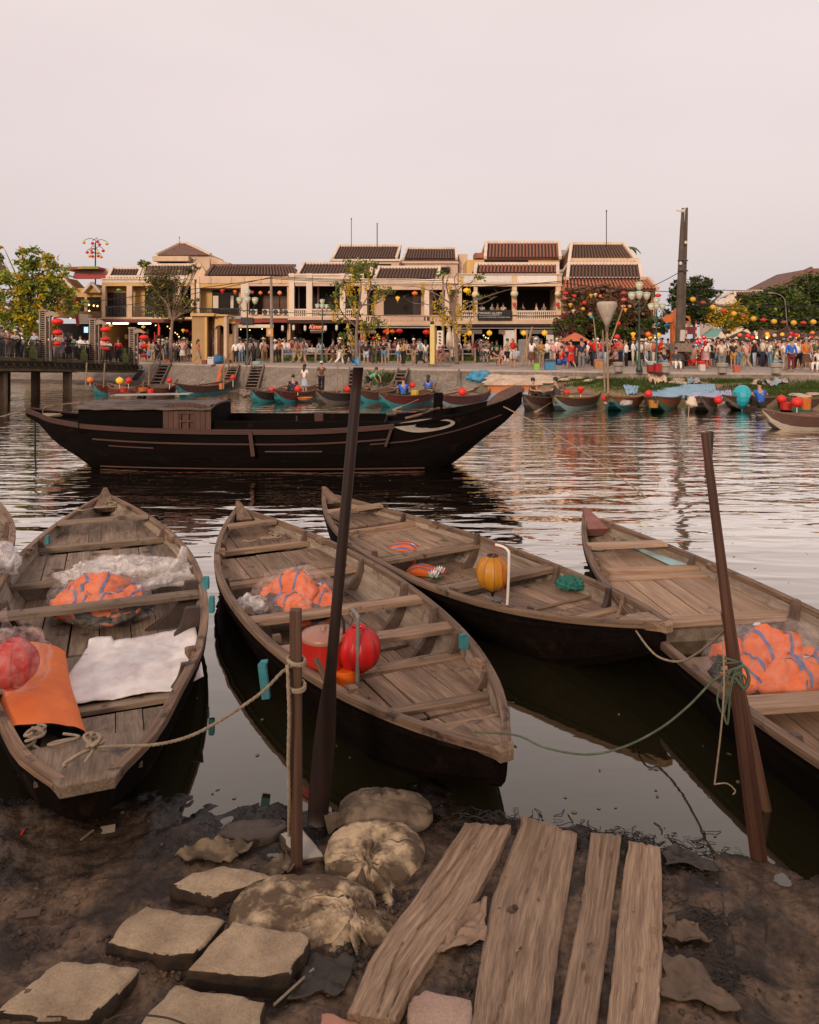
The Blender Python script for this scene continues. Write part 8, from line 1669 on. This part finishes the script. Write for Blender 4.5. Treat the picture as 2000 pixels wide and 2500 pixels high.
# tarps, sand sacks and rugs on the far bank
def ground_sheet(nm,lb,poly,m_,amp=.05,seed=1,cat='tarp'):
 q=[bp(x,y)for x,y in poly];m=MB();rows=[]
 for i in range(13):
  row=[]
  for j in range(11):u,v=i/12,j/10;p=(q[0].lerp(q[1],u)).lerp(q[3].lerp(q[2],u),v);p.z=max(0,bank_z(p.x,p.y),p.z*.3)+.03+amp*(.5+fbm(u*5+seed,v*5,seed,3));row.append(p)
  rows.append(row)
 m.grid(rows);tag(m.build(nm,m_,origin=q[0],smooth=True),lb,cat)
tb=mat('blue_tarpaulin',(.24,.38,.48),.7,(.17,.27,.38),(2,2,2),bump=.5);tv=mat('lilac_tarpaulin',(.36,.37,.52),.7,(.26,.28,.42),(2,2,2),bump=.5)
ground_sheet('blue_tarp','blue tarpaulin reaching into the water right of the broad red sampan',[(1200,962),(1300,960),(1290,990),(1180,990)],tb,.03);ground_sheet('orange_mat','orange mat on the bank above the blue tarpaulin',[(1190,945),(1315,942),(1310,961),(1195,963)],mat('rust_mat',(.46,.15,.05),.8),.03,2,'mat');ground_sheet('blue_tarp','wide faded blue tarpaulin on the bank behind the green bottomed sampan',[(1590,945),(1745,940),(1750,970),(1570,985)],tb,.05,3);ground_sheet('lilac_tarp','lilac tarpaulin hanging over the bank right of the brown sampan',[(1690,962),(1785,955),(1790,985),(1700,992)],tv,.05,4)
ground_sheet('silver_sheet','silvery sheet folded over the tip of the orange hulled sampan',[(1520,945),(1560,950),(1555,966),(1530,966)],tb,.15,5,'sheet');ground_sheet('beige_cloth','beige cloth heap on the grass right of the cone lantern',[(1580,925),(1625,915),(1630,938),(1590,942)],plaster_c,.28,6,'cloth');ground_sheet('blue_tarp','blue and orange tarpaulin crumpled on the grass at right',[(1865,930),(1920,922),(1925,940),(1880,948)],mat('bright_blue_tarp',(.13,.38,.50),.6,(.5,.2,.08),(3,3,3)),.22,7);ground_sheet('blue_tarp','small turquoise tarpaulin on the grass above the lilac one',[(1678,925),(1705,922),(1712,938),(1680,940)],MATS['bright_blue_tarp'],.15,8);ground_sheet('board_pair','pair of small boards lying on the far grass',[(1710,932),(1732,930),(1738,942),(1718,944)],fb_in,.01,9,'boards')
m=MB();c=bp(1178,930);blob(m,c+Vector((0,0,.2)),(.85,.45,.42),.3,30,16,.4,3,4,.6);tag(m.build('blue_heap',mat('heap_blue',(.06,.30,.46),.6,(.02,.12,.25),(4,4,4),col3=((.35,.10,.04),2,.6)),origin=c,smooth=True),'heap of turquoise tarpaulin against the foot of the wall','tarp')
NW=['first','second','third','fourth','fifth','sixth','seventh','eighth','ninth'];sk=None;rnd=random.Random(3);sm_=mat('pale_sand_sacks',(.52,.40,.31),.9,(.38,.28,.22),(4,4,4),rnd=.18);n_=0
def sack_at(px,py,rot,lb,gp,sz=1):
 global sk
 c=bp(px,py)
 if sk is None:m=MB();blob(m,(0,0,.08),(.42,.24,.14),0,16,10,.15,3,2,.6);sk=m.mesh('sand_sack');sk.materials.append(sm_)
 o=bpy.data.objects.new('sand_sack',sk);COL.objects.link(o);o.location=c;o.rotation_euler=(0,0,rot);o.scale=(sz,sz,sz*.8);tag(o,lb,'sandbag',gp)
for r_ in range(6):
 for k in range(9 if r_<5 else 7):sack_at(1208+k*18+7*(r_%2)-r_*3,917+r_*5,rnd.uniform(-.2,.2),'pale sand sack, %s in the %s row below the quay wall'%(NW[k],NW[r_]),'sand sacks laid in rows on the far bank')
for k,(x,y)in enumerate(((1330,922),(1360,918),(1398,921),(1410,925),(1380,930),(1440,933),(1470,921),(1655,921),(1660,930),(1650,937),(1665,939),(900,950),(915,946),(930,953),(1850,940),(1852,925),(1945,968),(1965,972),(1985,966))):sack_at(x,y,rnd.uniform(-.5,.5),'loose pale sack on the far bank, '+('below the parasol','under the person in the red robe','under the polo shirt person','a step nearer the water than the others there','lowest of those before the parasol','left of the bamboo stakes','high by the bamboo stakes','top of the small stack by the beige cloth','second of the small stack by the beige cloth','third of the small stack by the beige cloth','lowest of the small stack by the beige cloth','left of the river grass','at the root of the river grass','right below the river grass','left of the crumpled blue tarpaulin','above the crumpled blue tarpaulin','near the boats, leftmost of three at right','near the boats, middle of three at right','near the boats, rightmost of three')[k],'loose sacks on the far bank',.9)
tufts('reed_litter','dark stones and rubbish at the foot of the quay wall',[(tuple(P(x,y,.12)),1.2,.3)for x,y in((700,955),(640,958),(860,955),(1000,958))],rub,.12,120,9)
m=MB();
for i in range(90):c=P(rnd.uniform(590,760),rnd.uniform(950,966),.1);m.ell(c,(rnd.uniform(.08,.2),)*2+(.09,),6,4,rz=i)
tag(m.build('rubble_stones',mat('rubble_stone',(.22,.17,.13),.9,rnd=0)),'rubble stones at the foot of the quay wall by the stairs','rubble',kind='stuff')
# ---------------------------------------------------------------- people: posed bodies in one skin, clothes as their own pieces
skin_m=mat('skin',(.42,.23,.15),.6,(.36,.19,.12),rnd=.12);hair_m=mat('dark_hair',(.012,.009,.008),.5);grey_h=mat('grey_hair',(.30,.27,.25),.7)
def skinned(name,pts,edges,root=0,sub=1):
 me=bpy.data.meshes.new(name);me.from_pydata([p[0]for p in pts],edges,[]);o=bpy.data.objects.new(name,me);COL.objects.link(o);o.modifiers.new('s','SKIN')
 for i,p in enumerate(pts):
  r=p[1];me.skin_vertices[0].data[i].radius=(r,r)if not isinstance(r,tuple)else r;me.skin_vertices[0].data[i].use_root=i==root
 if sub:s_=o.modifiers.new('u','SUBSURF');s_.levels=s_.render_levels=sub
 bpy.context.view_layer.update();r=bpy.data.meshes.new_from_object(o.evaluated_get(bpy.context.evaluated_depsgraph_get()));bpy.data.objects.remove(o);r.name=name
 a=r.attributes.new('lc','FLOAT_VECTOR','POINT');a.data.foreach_set('vector',[c for v in r.vertices for c in v.co]);r.polygons.foreach_set('use_smooth',[True]*len(r.polygons));return r
def V(*a):return Vector(a)
# pose: hip height, lean of the chest (y, dz), knees, feet, elbows, hands (right, then left); the figure faces -y
POSE={
 'stand':(.84,0,0,[(.09,-.01,.45),(-.09,-.01,.45)],[(.10,0,.06),(-.10,0,.06)],[(.24,.02,1.06),(-.24,.02,1.06)],[(.25,-.04,.82),(-.25,-.04,.82)]),
 'hold':(.84,0,0,[(.09,-.02,.45),(-.09,.02,.45)],[(.11,0,.06),(-.10,.03,.06)],[(.25,.0,1.06),(-.25,.0,1.06)],[(.10,-.24,1.12),(-.12,-.24,1.10)]),
 'akimbo':(.84,0,0,[(.10,0,.45),(-.10,0,.45)],[(.13,0,.06),(-.13,0,.06)],[(.34,.06,1.08),(-.34,.06,1.08)],[(.17,-.05,.93),(-.17,-.05,.93)]),
 'walk':(.83,-.02,0,[(.08,-.16,.47),(-.08,.04,.44)],[(.09,-.27,.06),(-.09,.33,.12)],[(.23,.12,1.08),(-.23,-.08,1.08)],[(.23,.20,.86),(-.23,-.22,.90)]),
 'lean':(.82,-.26,-.10,[(.09,0,.45),(-.09,0,.45)],[(.10,.04,.06),(-.10,.08,.06)],[(.25,-.26,.98),(-.25,-.26,.98)],[(.06,-.44,1.02),(-.08,-.44,1.02)]),
 'reach':(.84,-.04,0,[(.09,-.06,.45),(-.09,.04,.45)],[(.10,-.10,.06),(-.10,.16,.07)],[(.24,-.22,1.24),(-.24,.05,1.06)],[(.22,-.48,1.30),(-.24,-.06,.84)]),
 'phone':(.84,0,0,[(.09,0,.45),(-.09,0,.45)],[(.10,0,.06),(-.12,.02,.06)],[(.30,-.10,1.18),(-.25,.02,1.06)],[(.14,-.20,1.42),(-.25,-.04,.82)]),
 'sit':(.45,-.05,0,[(.12,-.40,.47),(-.12,-.40,.47)],[(.13,-.42,.06),(-.13,-.38,.06)],[(.25,-.10,.72),(-.25,-.10,.72)],[(.10,-.34,.56),(-.10,-.34,.56)]),
 'row':(.22,-.12,-.02,[(.16,-.36,.42),(-.16,-.36,.42)],[(.14,-.62,.08),(-.14,-.62,.08)],[(.28,-.12,.50),(-.28,-.12,.50)],[(.12,-.44,.46),(-.12,-.44,.46)]),
 'bend':(.80,-.46,-.24,[(.10,.02,.42),(-.10,-.02,.42)],[(.12,0,.06),(-.12,.06,.06)],[(.22,-.56,.82),(-.22,-.50,.82)],[(.14,-.66,.60),(-.14,-.62,.60)])}
PM={}
def pose_meshes(k,skirt,long_):
 key=(k,skirt,long_)
 if key in PM:return PM[key]
 hz,ly,dz,kn,ft,el,ha=POSE[k];ch=V(0,ly*.75,hz+.36+dz);nk=V(0,ly,hz+.50+dz);hd=V(0,ly-.03,hz+.60+dz);tp=V(0,ly-.02,hz+.70+dz);P0=V(0,0,hz);ws=V(0,ly*.4,hz+.18+dz*.5)
 s_=[V(.165,ly*.95,hz+.42+dz),V(-.165,ly*.95,hz+.42+dz)];hp=[V(.085,0,hz-.04),V(-.085,0,hz-.04)]
 pts=[(P0,.115),(ws,.10),(ch,(.135,.10)),(nk,.048),(hd,.070),(tp,.074)];ed=[(0,1),(1,2),(2,3),(3,4),(4,5)]
 for i in(0,1):
  n=len(pts);pts+=[(s_[i],.052),(V(*el[i]),.038),(V(*ha[i]),.026),(V(*ha[i])+(V(*ha[i])-V(*el[i])).normalized()*.09,.028),(hp[i],.085),(V(*kn[i]),.056),(V(*ft[i]),.038),(V(*ft[i])+V(0,-.13,-.03),.034)]
  ed+=[(2,n),(n,n+1),(n+1,n+2),(n+2,n+3),(0,n+4),(n+4,n+5),(n+5,n+6),(n+6,n+7)]
 body=skinned('person_body',pts,ed)
 t=[(V(0,-.003,hz-.03),.135),(ws,.122),(ch,(.155,.122)),(V(0,ly,hz+.47+dz),.06)];e=[(0,1),(1,2),(2,3)]
 for i in(0,1):
  n=len(t);sl=.97 if long_ else .72;eb=V(*el[i]);t+=[(s_[i],.068),(s_[i].lerp(eb,sl),.056)];e+=[(2,n),(n,n+1)]
  if long_:t+=[(eb.lerp(V(*ha[i]),.85),.042)];e+=[(n+1,n+2)]
 top=skinned('top',t,e)
 if skirt=='skirt':
  kc=(V(*kn[0])+V(*kn[1]))/2;m=MB();rows=[]
  for q in range(7):u=q/6;c=P0.lerp(kc,u);r=lerp(.145,.21,u);rows.append([c+V(r*cos(a)*1.05,r*sin(a)*.9,.0)for a in[2*pi*j/14 for j in range(14)]])
  m.grid(rows,close=True);bot=m.mesh('skirt');bot.polygons.foreach_set('use_smooth',[True]*len(bot.polygons))
 else:
  f_=1.0 if skirt=='long' else .15;t=[(P0,.135)];e=[]
  for i in(0,1):
   n=len(t);t+=[(hp[i],.102),(V(*kn[i]),.073)];e+=[(0,n),(n,n+1)]
   if skirt=='long':t+=[(V(*kn[i]).lerp(V(*ft[i]),.88),.056)];e+=[(n+1,n+2)]
   else:t[-1]=(hp[i].lerp(V(*kn[i]),.92),.085)
  bot=skinned('trousers',t,e)
 m=MB();m.ell((0,-.065,0),(.012,.018,.016),6,4);
 PM[key]=(body,top,bot,tp);return PM[key]
def hmesh(kind):
 m=MB()
 if kind=='short':m.ell((0,.012,.018),(.088,.098,.092),12,8)
 elif kind=='long':m.ell((0,.015,.015),(.092,.10,.095),12,8);m.tube([(0,.07,.02),(0,.10,-.14),(0,.11,-.34)],[.08,.085,.03],8,flatz=.6)
 elif kind=='cone':m.lathe([(.22,-.02),(.10,.09),(.0,.17)],14,cap=False);m.lathe([(.215,-.025),(.0,.13)],14,cap=False)
 elif kind=='cap':m.ell((0,.01,.03),(.096,.102,.085),12,8);m.box((0,-.12,.03),(.13,.11,.015))
 elif kind=='hat':m.ell((0,.0,.05),(.092,.096,.08),12,8);m.lathe([(.09,.035),(.20,.01),(.20,.02),(.09,.05)],16)
 r=m.mesh(kind+'_headwear' if kind in('cone','cap','hat')else 'hair');r.polygons.foreach_set('use_smooth',[True]*len(r.polygons));return r
HM={k:hmesh(k)for k in('short','long','cone','cap','hat')}
fm_=MB();fm_.ell((0,-.074,-.02),(.010,.016,.016),6,4);fm_.ell((.074,-.0,-.02),(.012,.018,.026),6,4);fm_.ell((-.074,0,-.02),(.012,.018,.026),6,4);FM=fm_.mesh('nose_and_ears');FM.materials.append(skin_m)
ym=MB();ym.ell((.028,-.068,.0),(.010,.008,.006),6,4);ym.ell((-.028,-.068,.0),(.010,.008,.006),6,4);ym.box((0,-.070,-.058),(.04,.01,.007));YM=ym.mesh('eyes_and_mouth');YM.materials.append(mat('dark_features',(.06,.02,.018),.6))
PC={'white':(.82,.76,.72),'cream':(.68,.56,.44),'black':(.014,.012,.012),'grey':(.22,.20,.19),'dark grey':(.06,.055,.055),'navy':(.018,.022,.06),'royal blue':(.02,.13,.58),'sky blue':(.12,.40,.55),'pale blue':(.40,.46,.55),'denim blue':(.13,.22,.32),'red':(.60,.018,.015),'coral':(.60,.17,.11),'orange':(.60,.16,.03),'yellow':(.60,.36,.04),'ochre':(.46,.24,.05),'pink':(.74,.38,.35),'green':(.03,.20,.07),'mint green':(.14,.50,.25),'khaki':(.34,.25,.15),'brown':(.12,.05,.03),'maroon':(.14,.02,.02),'plaid brown':(.26,.13,.10),'olive':(.12,.11,.05),'lilac':(.34,.30,.40)}
def cm(c):return mat('cloth_'+c.replace(' ','_'),PC[c],.85,tuple(x*.72 for x in PC[c]),(9,9,9),rnd=.06)
def put(me,p,m_,loc=(0,0,0)):
 o=bpy.data.objects.new(me.name.split('.')[0],me);COL.objects.link(o);o.parent=p;o.location=loc
 if m_:
  if not me.materials:me.materials.append(None)
  o.material_slots[0].link='OBJECT';o.material_slots[0].material=m_
 return o
def person(pos,rz,pose,top,bot,skirt,head,label,h=1.58,long_=0,hc=None,group='people on the far promenade'):
 b,t,w_,tp=pose_meshes(pose,skirt,long_);s_=h/1.60;r=thing('person','person in '+label,'person',pos,group);r.rotation_euler=(0,0,radians(rz));r.scale=(s_,s_,s_)
 put(b,r,skin_m);put(t,r,cm(top));put(w_,r,cm(bot));f=put(FM,r,None,tp);put(YM,r,None,tp)
 base='long' if head=='long' else 'short';put(HM[base],r,grey_h if hc=='grey' else hair_m,tp)
 if head in('cone','cap','hat'):put(HM[head],r,cm(hc or 'cream'),tp)
 return r
DAT='''483 889 walk 90 coral khaki skirt long|a coral top with a yellow bag walking left of the ochre gateway
576 889 stand 180 white black long short grey|a white blouse with grey hair beside the green lamp
588 886 stand 200 white denim_blue long short|a white shirt standing just left of the green lamp post
374 884 stand 170 grey khaki long short|a grey vest with a white backpack at the bridge foot
387 885 walk 60 dark_grey black long cap pink|a pink cap and dark shirt at the bridge foot
397 884 stand 150 navy khaki short cap white|a white cap and navy shirt near the bridge foot
414 882 stand 0 red black long short|a red shirt half behind the vine clad tree trunk
438 883 reach 75 black black long short|black pointing to the side, between the tree and the gateway
452 880 stand 180 white black long short|a white T-shirt behind the pointing person
471 882 walk 250 white white short short|white shirt and shorts at the ochre gateway edge
648 886 hold 190 plaid_brown brown long short|a checked brown shirt bending over wares by the stairs
671 885 stand 160 white dark_grey short cone|a white shirt and conical hat by the yellow box pole
681 884 stand 20 orange black long short|a bright orange shirt right of the yellow box pole
711 882 walk 60 red denim_blue long short|a red T-shirt behind the low railing
723 886 walk 60 khaki khaki long short|beige clothes walking before the low railing
738 887 walk 70 grey khaki short short|a light grey T-shirt and shorts before the low railing
752 878 sit 0 pale_blue black long short|a pale blue shirt sitting behind the railing, left of three
762 878 sit 10 white black long short|a white printed shirt sitting behind the railing, middle of three
775 878 sit -10 pale_blue black long short|a blue and white shirt sitting behind the railing, right of three
812 892 walk 120 dark_grey brown skirt short|a dark top and shorts striding left of the sunhat
829 892 walk 110 black white long hat cream|black with a wide cream sunhat and white trousers
853 894 walk 250 black black long cap black|black with a black cap dragging the large blue bag
859 884 stand 30 grey khaki long short|a grey shirt behind the person with the black cap
894 894 akimbo 0 black pale_blue short short|a black sleeveless top and pale shorts, hands on hips
907 888 stand 0 navy navy long short|navy clothes behind the people looking at the river
914 893 hold 20 olive olive long long|a long olive dress, second in the row of onlookers
924 890 phone 10 navy black long long|dark clothes between the olive dress and the red cap
937 893 hold 0 black denim_blue short cap red|a black printed shirt, denim shorts and red cap
972 894 hold 100 white denim_blue short long|a white top and blue shorts left of the mustard top
985 894 phone 130 ochre black long long|a mustard top and dark trousers by the ladder
1010 890 stand 20 brown khaki short cap white|a white cap and brown shirt near the yellow column
1021 885 stand 0 white black long short|a white shirt and dark cap in front of the coffee house
1027 894 walk 260 sky_blue black long short|a sky blue jacket striding towards the yellow column
1039 892 walk 200 white grey short long|a white T-shirt and grey shorts beside the yellow column
1067 888 walk 90 white coral short short|a white shirt and coral shorts just behind the yellow column
1084 893 sit 270 coral coral long hat coral|coral clothes and hat riding the old bicycle
1107 882 stand 20 white white long short|white clothes behind the leafless tree
1119 882 stand 330 white khaki long long|a white top and beige trousers right of the leafless trunk
1136 884 hold 60 cream black long short grey|a cream shirt with grey hair holding a paper
1170 882 stand 180 navy black long short|a navy shirt at the restaurant table
1186 884 sit 30 white khaki long short|a white blouse sitting at the restaurant front
1179 893 sit 20 dark_grey grey long short|a dark jacket on a low seat beside the pushchair
1199 893 sit 90 black khaki skirt long|black bending over a seat among the resting group
1211 893 sit 40 black khaki short short|a black T-shirt with bare legs in the resting group
1224 892 sit 330 pink black short long|a pink bag on the lap in the resting group
1238 896 walk 100 khaki black short short|a beige T-shirt and black shorts walking past the white panel
1262 897 sit 320 pale_blue pale_blue skirt long|a pale blue dungaree skirt seated with a raised arm
1298 897 hold 170 white brown skirt long|a white blouse and brown skirt by the bamboo poles
1309 896 stand 190 khaki khaki long cap white|beige clothes and a white cap by the bamboo poles
1322 897 hold 20 ochre khaki long short|an ochre tunic standing by the green stool
1363 884 sit 0 white black long short|a white shirt with a strap, sitting left of the parasol
1352 890 sit 20 red red long short|red patterned clothes among the sellers
1370 900 sit 120 red royal_blue long short|a red robe over blue trousers sitting on the quay edge
1387 884 stand 10 white white long short|a white shirt behind the red dress
1395 901 walk 200 red red skirt short|a red dress walking right of the red robe
1420 905 stand 175 navy grey long short|a dark blue polo shirt and grey trousers seen from behind
1444 895 walk 70 navy black long short|dark clothes behind the hand bag of the polo shirt person
1457 888 stand 200 white black long short|a white shirt left of the cone lantern stake
1470 888 stand 170 lilac denim_blue long short|a lilac shirt near the cone lantern stake
1481 893 stand 190 orange pale_blue long short grey|an orange shirt and pale trousers by the cone lantern stake
1492 890 stand 180 black brown short short|a black T-shirt right of the cone lantern stake
1505 900 sit 270 pink black long hat red|a pink shirt and red hat sitting on the stone bollard
1512 890 stand 180 pink grey short short|a pale pink dress behind the red hatted person
1526 890 hold 20 black pale_blue short short|a dark top and pale shorts holding a bag
1555 892 hold 90 cream green long short|a cream shirt among hanging bags at the tall lamp
1590 892 stand 180 pink black long short|a dusty pink blouse and black trousers between the two lamps
1604 888 stand 200 pale_blue black long short|a pale blue shirt behind the lamp right of the tall one
1617 886 stand 0 lilac black long hat brown|a lilac top and brown hat behind the red crates
1622 901 sit 180 black denim_blue long hat yellow|a black top and yellow hat sitting on the bollard
1631 886 stand 30 grey black long short|a grey shirt near the festival gate
1650 905 sit 0 dark_grey white long short|dark shirt and pale trousers sitting under the double pole
1693 900 sit 170 khaki red long short|a beige top squatting right of the double pole
1702 893 stand 200 white black long short|a white top behind the squatting people
1711 899 sit 30 red red long short|a red top crouching beside the white pail
1722 900 stand 180 white pink skirt long|a white dress with a pink hem, seen from behind
1741 897 stand 180 black black short short|a black and white patterned shirt
1762 903 stand 170 cream grey long short|a patterned cream shirt with a dark strap behind the bollard
1778 894 stand 190 white black long short|a white shirt between the patterned and the black shirts
1790 900 stand 185 black ochre short short|a black shirt and ochre shorts
1805 898 stand 200 khaki denim_blue long long|a long blue skirt beside the pink shirted person
1822 904 walk 200 pink khaki long short|a pink shirt and khaki trousers, tallest of the right crowd
1842 893 stand 0 coral black long short|a coral top at the lit stall
1853 893 stand 160 grey black short long|a grey top and long hair at the lit stall
1868 895 stand 180 olive khaki short short|an olive top at the right of the lit stall
1880 897 stand 90 white denim_blue long short|a white shirt left of the green top
1888 896 hold 20 green green long short|a dark green top behind the seated person in white
1895 902 sit 60 cream pale_blue long short|a cream shirt and pale trousers sitting on the rightmost bollard
1905 894 stand 200 pink black long short|a pale pink top behind the seated person in white
1918 905 stand 10 white cream long short|a red waistcoat over white clothes
1932 908 stand 180 royal_blue maroon long short|a royal blue blouse and maroon trousers seen from behind
1950 905 walk 170 white black long short|a white striped shirt and black trousers
1968 907 walk 0 orange brown skirt short grey|an orange top and brown skirt near the right edge
1982 898 stand 20 pale_blue pale_blue short short|a pale blue outfit, smallest figure near the right edge
1993 907 stand 20 olive black long hat khaki|a dark olive jacket and straw hat at the right edge
2002 909 sit 300 white white long short|white trousers sitting, cut off by the right edge'''
for ln in DAT.split('\n'):
 a,lb=ln.split('|');f=a.split();px,py=float(f[0]),float(f[1]);p=P(px,py,QZ)
 if f[2]=='sit' and py>899:p=Vector((p.x,max(p.y,qy(p.x)+.45),QZ))
 person(p,float(f[3]),f[2],f[4].replace('_',' '),f[5].replace('_',' '),f[6],f[7],lb,1.58+.15*random.random(),px%3==0,f[8]if len(f)>8 else None)
# on the footbridge
GB='people crossing the footbridge'
for px,off,pose,rz,c1,c2,sk_,hd_,lb in((3,.5,'stand',150,'pink','brown','short','short','a pale pink shirt at the left edge of the bridge'),(14,.9,'stand',200,'white','black','long','short','a white shirt behind the grey shirt on the bridge'),(20,.4,'hold',20,'grey','dark grey','long','short','a grey striped shirt on the bridge'),(31,.8,'stand',60,'white','black','long','long','a white top with dark hair on the bridge'),(44,.35,'lean',60,'white','khaki','short','cap','a white polo and cap leaning on the bridge railing'),(55,.9,'stand',180,'coral','grey','long','short','a coral top behind the leaning person in the cap'),(63,.5,'stand',150,'black','black','long','long','black with long hair beside the first green post'),(76,.8,'stand',90,'navy','dark grey','long','short','a navy top by the first green post'),(120,.9,'stand',170,'pale blue','grey','long','short','a pale blue shirt right of the first pylon'),(134,.4,'stand',180,'white','red','skirt','long','a white lace top and striped skirt on the bridge'),(146,.7,'stand',20,'navy','red','skirt','short','a dark top and reddish skirt on the bridge'),(159,.4,'hold',0,'cream','white','long','hat','a straw hat and cream dress on the bridge'),(171,.6,'phone',30,'lilac','pale blue','skirt','hat','a round straw hat and lilac dress on the bridge'),(182,.4,'stand',170,'black','black','skirt','long','a black dress with long hair near the second green post'),(195,.7,'stand',200,'pale blue','denim blue','long','long','a pale blue blouse near the second green post'),(208,.9,'hold',30,'mint green','grey','long','short','a mint shirt left of the second pylon'),(240,.6,'stand',160,'white','black','long','short','a white shirt right of the second pylon'),(262,.8,'stand',100,'pale blue','navy','long','short','a pale blue shirt near the tube lights'),(278,.4,'lean',20,'white','black','long','short','a white shirt leaning on elbows at the bridge railing'),(292,.7,'lean',330,'green','brown','long','short','a dark green shirt leaning at the bridge railing'),(309,.6,'stand',30,'red','black','long','short','a red top by the third pylon')):
 t=bt(px);person(br(t,off,0),rz,pose,c1,c2,sk_,hd_,lb,1.62,px%2,None,GB)
# in the boats and on the foot of the bank
GW='people in the far sampans'
for px,py,z,pose,rz,c1,c2,sk_,hd_,lb,h_ in((717,965,.25,'row',200,'navy','black','long','short','a white and navy shirt sitting in a far sampan',1.7),(744,962,.3,'stand',150,'white','pale blue','skirt','long','a white dress with very long hair standing in a sampan',1.5),(785,958,.3,'stand',180,'brown','black','long','cap','a brown shirt and pale cap standing in a sampan',1.6),(901,958,.25,'bend',60,'mint green','black','short','short','a mint green shirt bending over a sampan',1.6),(985,976,.2,'row',180,'royal blue','black','long','cap','a royal blue shirt and brown cap rowing a sampan',1.75),(1045,966,.2,'row',170,'royal blue','black','long','long','a blue top with a black ponytail sitting in a sampan',1.7),(1294,981,.2,'row',60,'brown','black','long','short','dark brown crouching at the bow of the black boat',1.8),(1364,985,.2,'row',230,'dark grey','black','long','short','a dark shirt sitting in the ochre railed sampan',1.9),(1859,1000,.2,'row',180,'royal blue','black','long','short','a bright blue shirt seen from behind near the turquoise balloon',1.9)):
 person(P(px,py,z),rz,pose,c1,c2,sk_,hd_,lb,h_,0,'brown' if px==985 else 'cream' if hd_=='cap' else None,GW)
# the crowd behind them, seen between the others
rnd=random.Random(21);cols=list(PC);seen=set();where=['near the bridge restaurant','before the ochre shopfronts','by the tailor shop','at the coffee house front','under the restaurant balcony','under the vine covered balcony','by the double pole','behind the balloons','by the lit market stalls']
gcs=[rnd.uniform(335,2005)for _ in range(34)]+[rnd.uniform(1690,2005)for _ in range(14)]
for k in range(162):
 px=rnd.choice((rnd.uniform(330,470),rnd.uniform(1140,1300),rnd.uniform(690,1100),rnd.uniform(1330,1640),rnd.uniform(1680,2010),rnd.uniform(1680,2010),rnd.uniform(580,1100)))if k%3==0 else rnd.choice(gcs)+rnd.gauss(0,9);px=min(2015,max(330,px));px+=70 if 468<px<575 else 0;Y=rnd.uniform(43.5,50)if px>1330 else rnd.uniform(55.5,60)
 z_=min(8,int(tab([(300,0),(480,1),(700,2),(890,3),(1120,4),(1375,5),(1560,6),(1680,7),(1830,8)],px)))
 while True:
  c1,c2,hd_=rnd.choice(cols+['white','white','red','cream','white','black','coral','pale blue','pink']*2),rnd.choice(['black','denim blue','khaki','grey','navy','white','brown']),rnd.choice(['short','short','long','cap','hat'])
  if(c1,c2,z_)not in seen:break
 seen.add((c1,c2,z_));person(Vector((X_(px,Y),Y,QZ)),rnd.uniform(0,360),rnd.choice(['stand','hold','stand','walk','akimbo']),c1,c2,rnd.choice(['long','long','short','skirt']),hd_,'%s top and %s below, %s%s'%(c1,c2,{'cap':'a cap, ','hat':'a hat, ','long':'long hair, '}.get(hd_,''),where[z_]),rnd.uniform(1.5,1.78),k%3==0)
# beyond the three hundred nearest: the rest of the crowd as one mass
m=MB();cc=['white','black','red','cream','navy','pink','grey','coral','pale blue']
for k in range(230):
 if k<34:p=br(rnd.uniform(-.1,1.0),rnd.uniform(1.3,4.6),0)
 else:px=rnd.choice(gcs)+rnd.gauss(0,16)if k%2 else rnd.uniform(1340,2010);px=min(2015,max(335,px));Y=rnd.uniform(45,53)if px>1330 else rnd.uniform(56,61);p=Vector((X_(px,Y),Y,QZ))
 h=rnd.uniform(.92,1.08);a=rnd.uniform(0,3);w_=.19;m.cur=rnd.choice((1,4,6,8,3))
 for s_ in(-1,1):q=p+Vector((s_*.09*cos(a),s_*.09*sin(a),0));m.tube([q,q+Vector((0,0,.45*h)),q+Vector((0,0,.86*h))],[.05,.07,.09],6)
 m.cur=rnd.choice((0,0,0,1,2,2,3,4,5,7,8));m.ell(p+Vector((0,0,1.12*h)),(w_,.13,.30),9,6,rz=a)
 for s_ in(-1,1):q=p+Vector((s_*.19*cos(a),s_*.19*sin(a),1.30*h));m.tube([q,q+Vector((rnd.uniform(-.1,.1),rnd.uniform(-.25,0),-.27)),q+Vector((rnd.uniform(-.15,.15),rnd.uniform(-.3,0),rnd.uniform(-.5,-.1)))],[.055,.045,.03],5)
 m.cur=9;m.ell(p+Vector((0,0,1.50*h)),(.08,.09,.11),8,6);m.cur=10 if k%4 else 0;m.ell(p+Vector((0,.02,1.54*h)),(.092,.10,.10),8,6)
tag(m.build('crowd',[cm(c)for c in cc]+[skin_m,hair_m],smooth=True),'dense crowd standing behind the nearer people on the promenade','crowd',kind='stuff')
for i,(px,py)in enumerate(((1176,757),(1200,755),(1213,756),(1228,757),(1278,755),(1312,756),(1330,757),(1360,757))):person(Vector((X_(px,59.5),59.5,Z_(778,59.5))),i*50,'sit',['white','pale blue','khaki','cream','black','white','grey','pink'][i],'black','long','short','diner seat %s from the column with the diamond'%['one','two','three','four','five','six','seven','eight'][i],1.6,0,None,'diners on the restaurant balcony').__setitem__('label','diner in %s on the restaurant balcony, %s'%(['white','pale blue','khaki','cream','black','white','grey','pink'][i],('farthest left','behind the banner','near the banner middle','at the banner end','right of the middle column','in the middle of the right bay','beside the last in white','nearest the corner column')[i]))
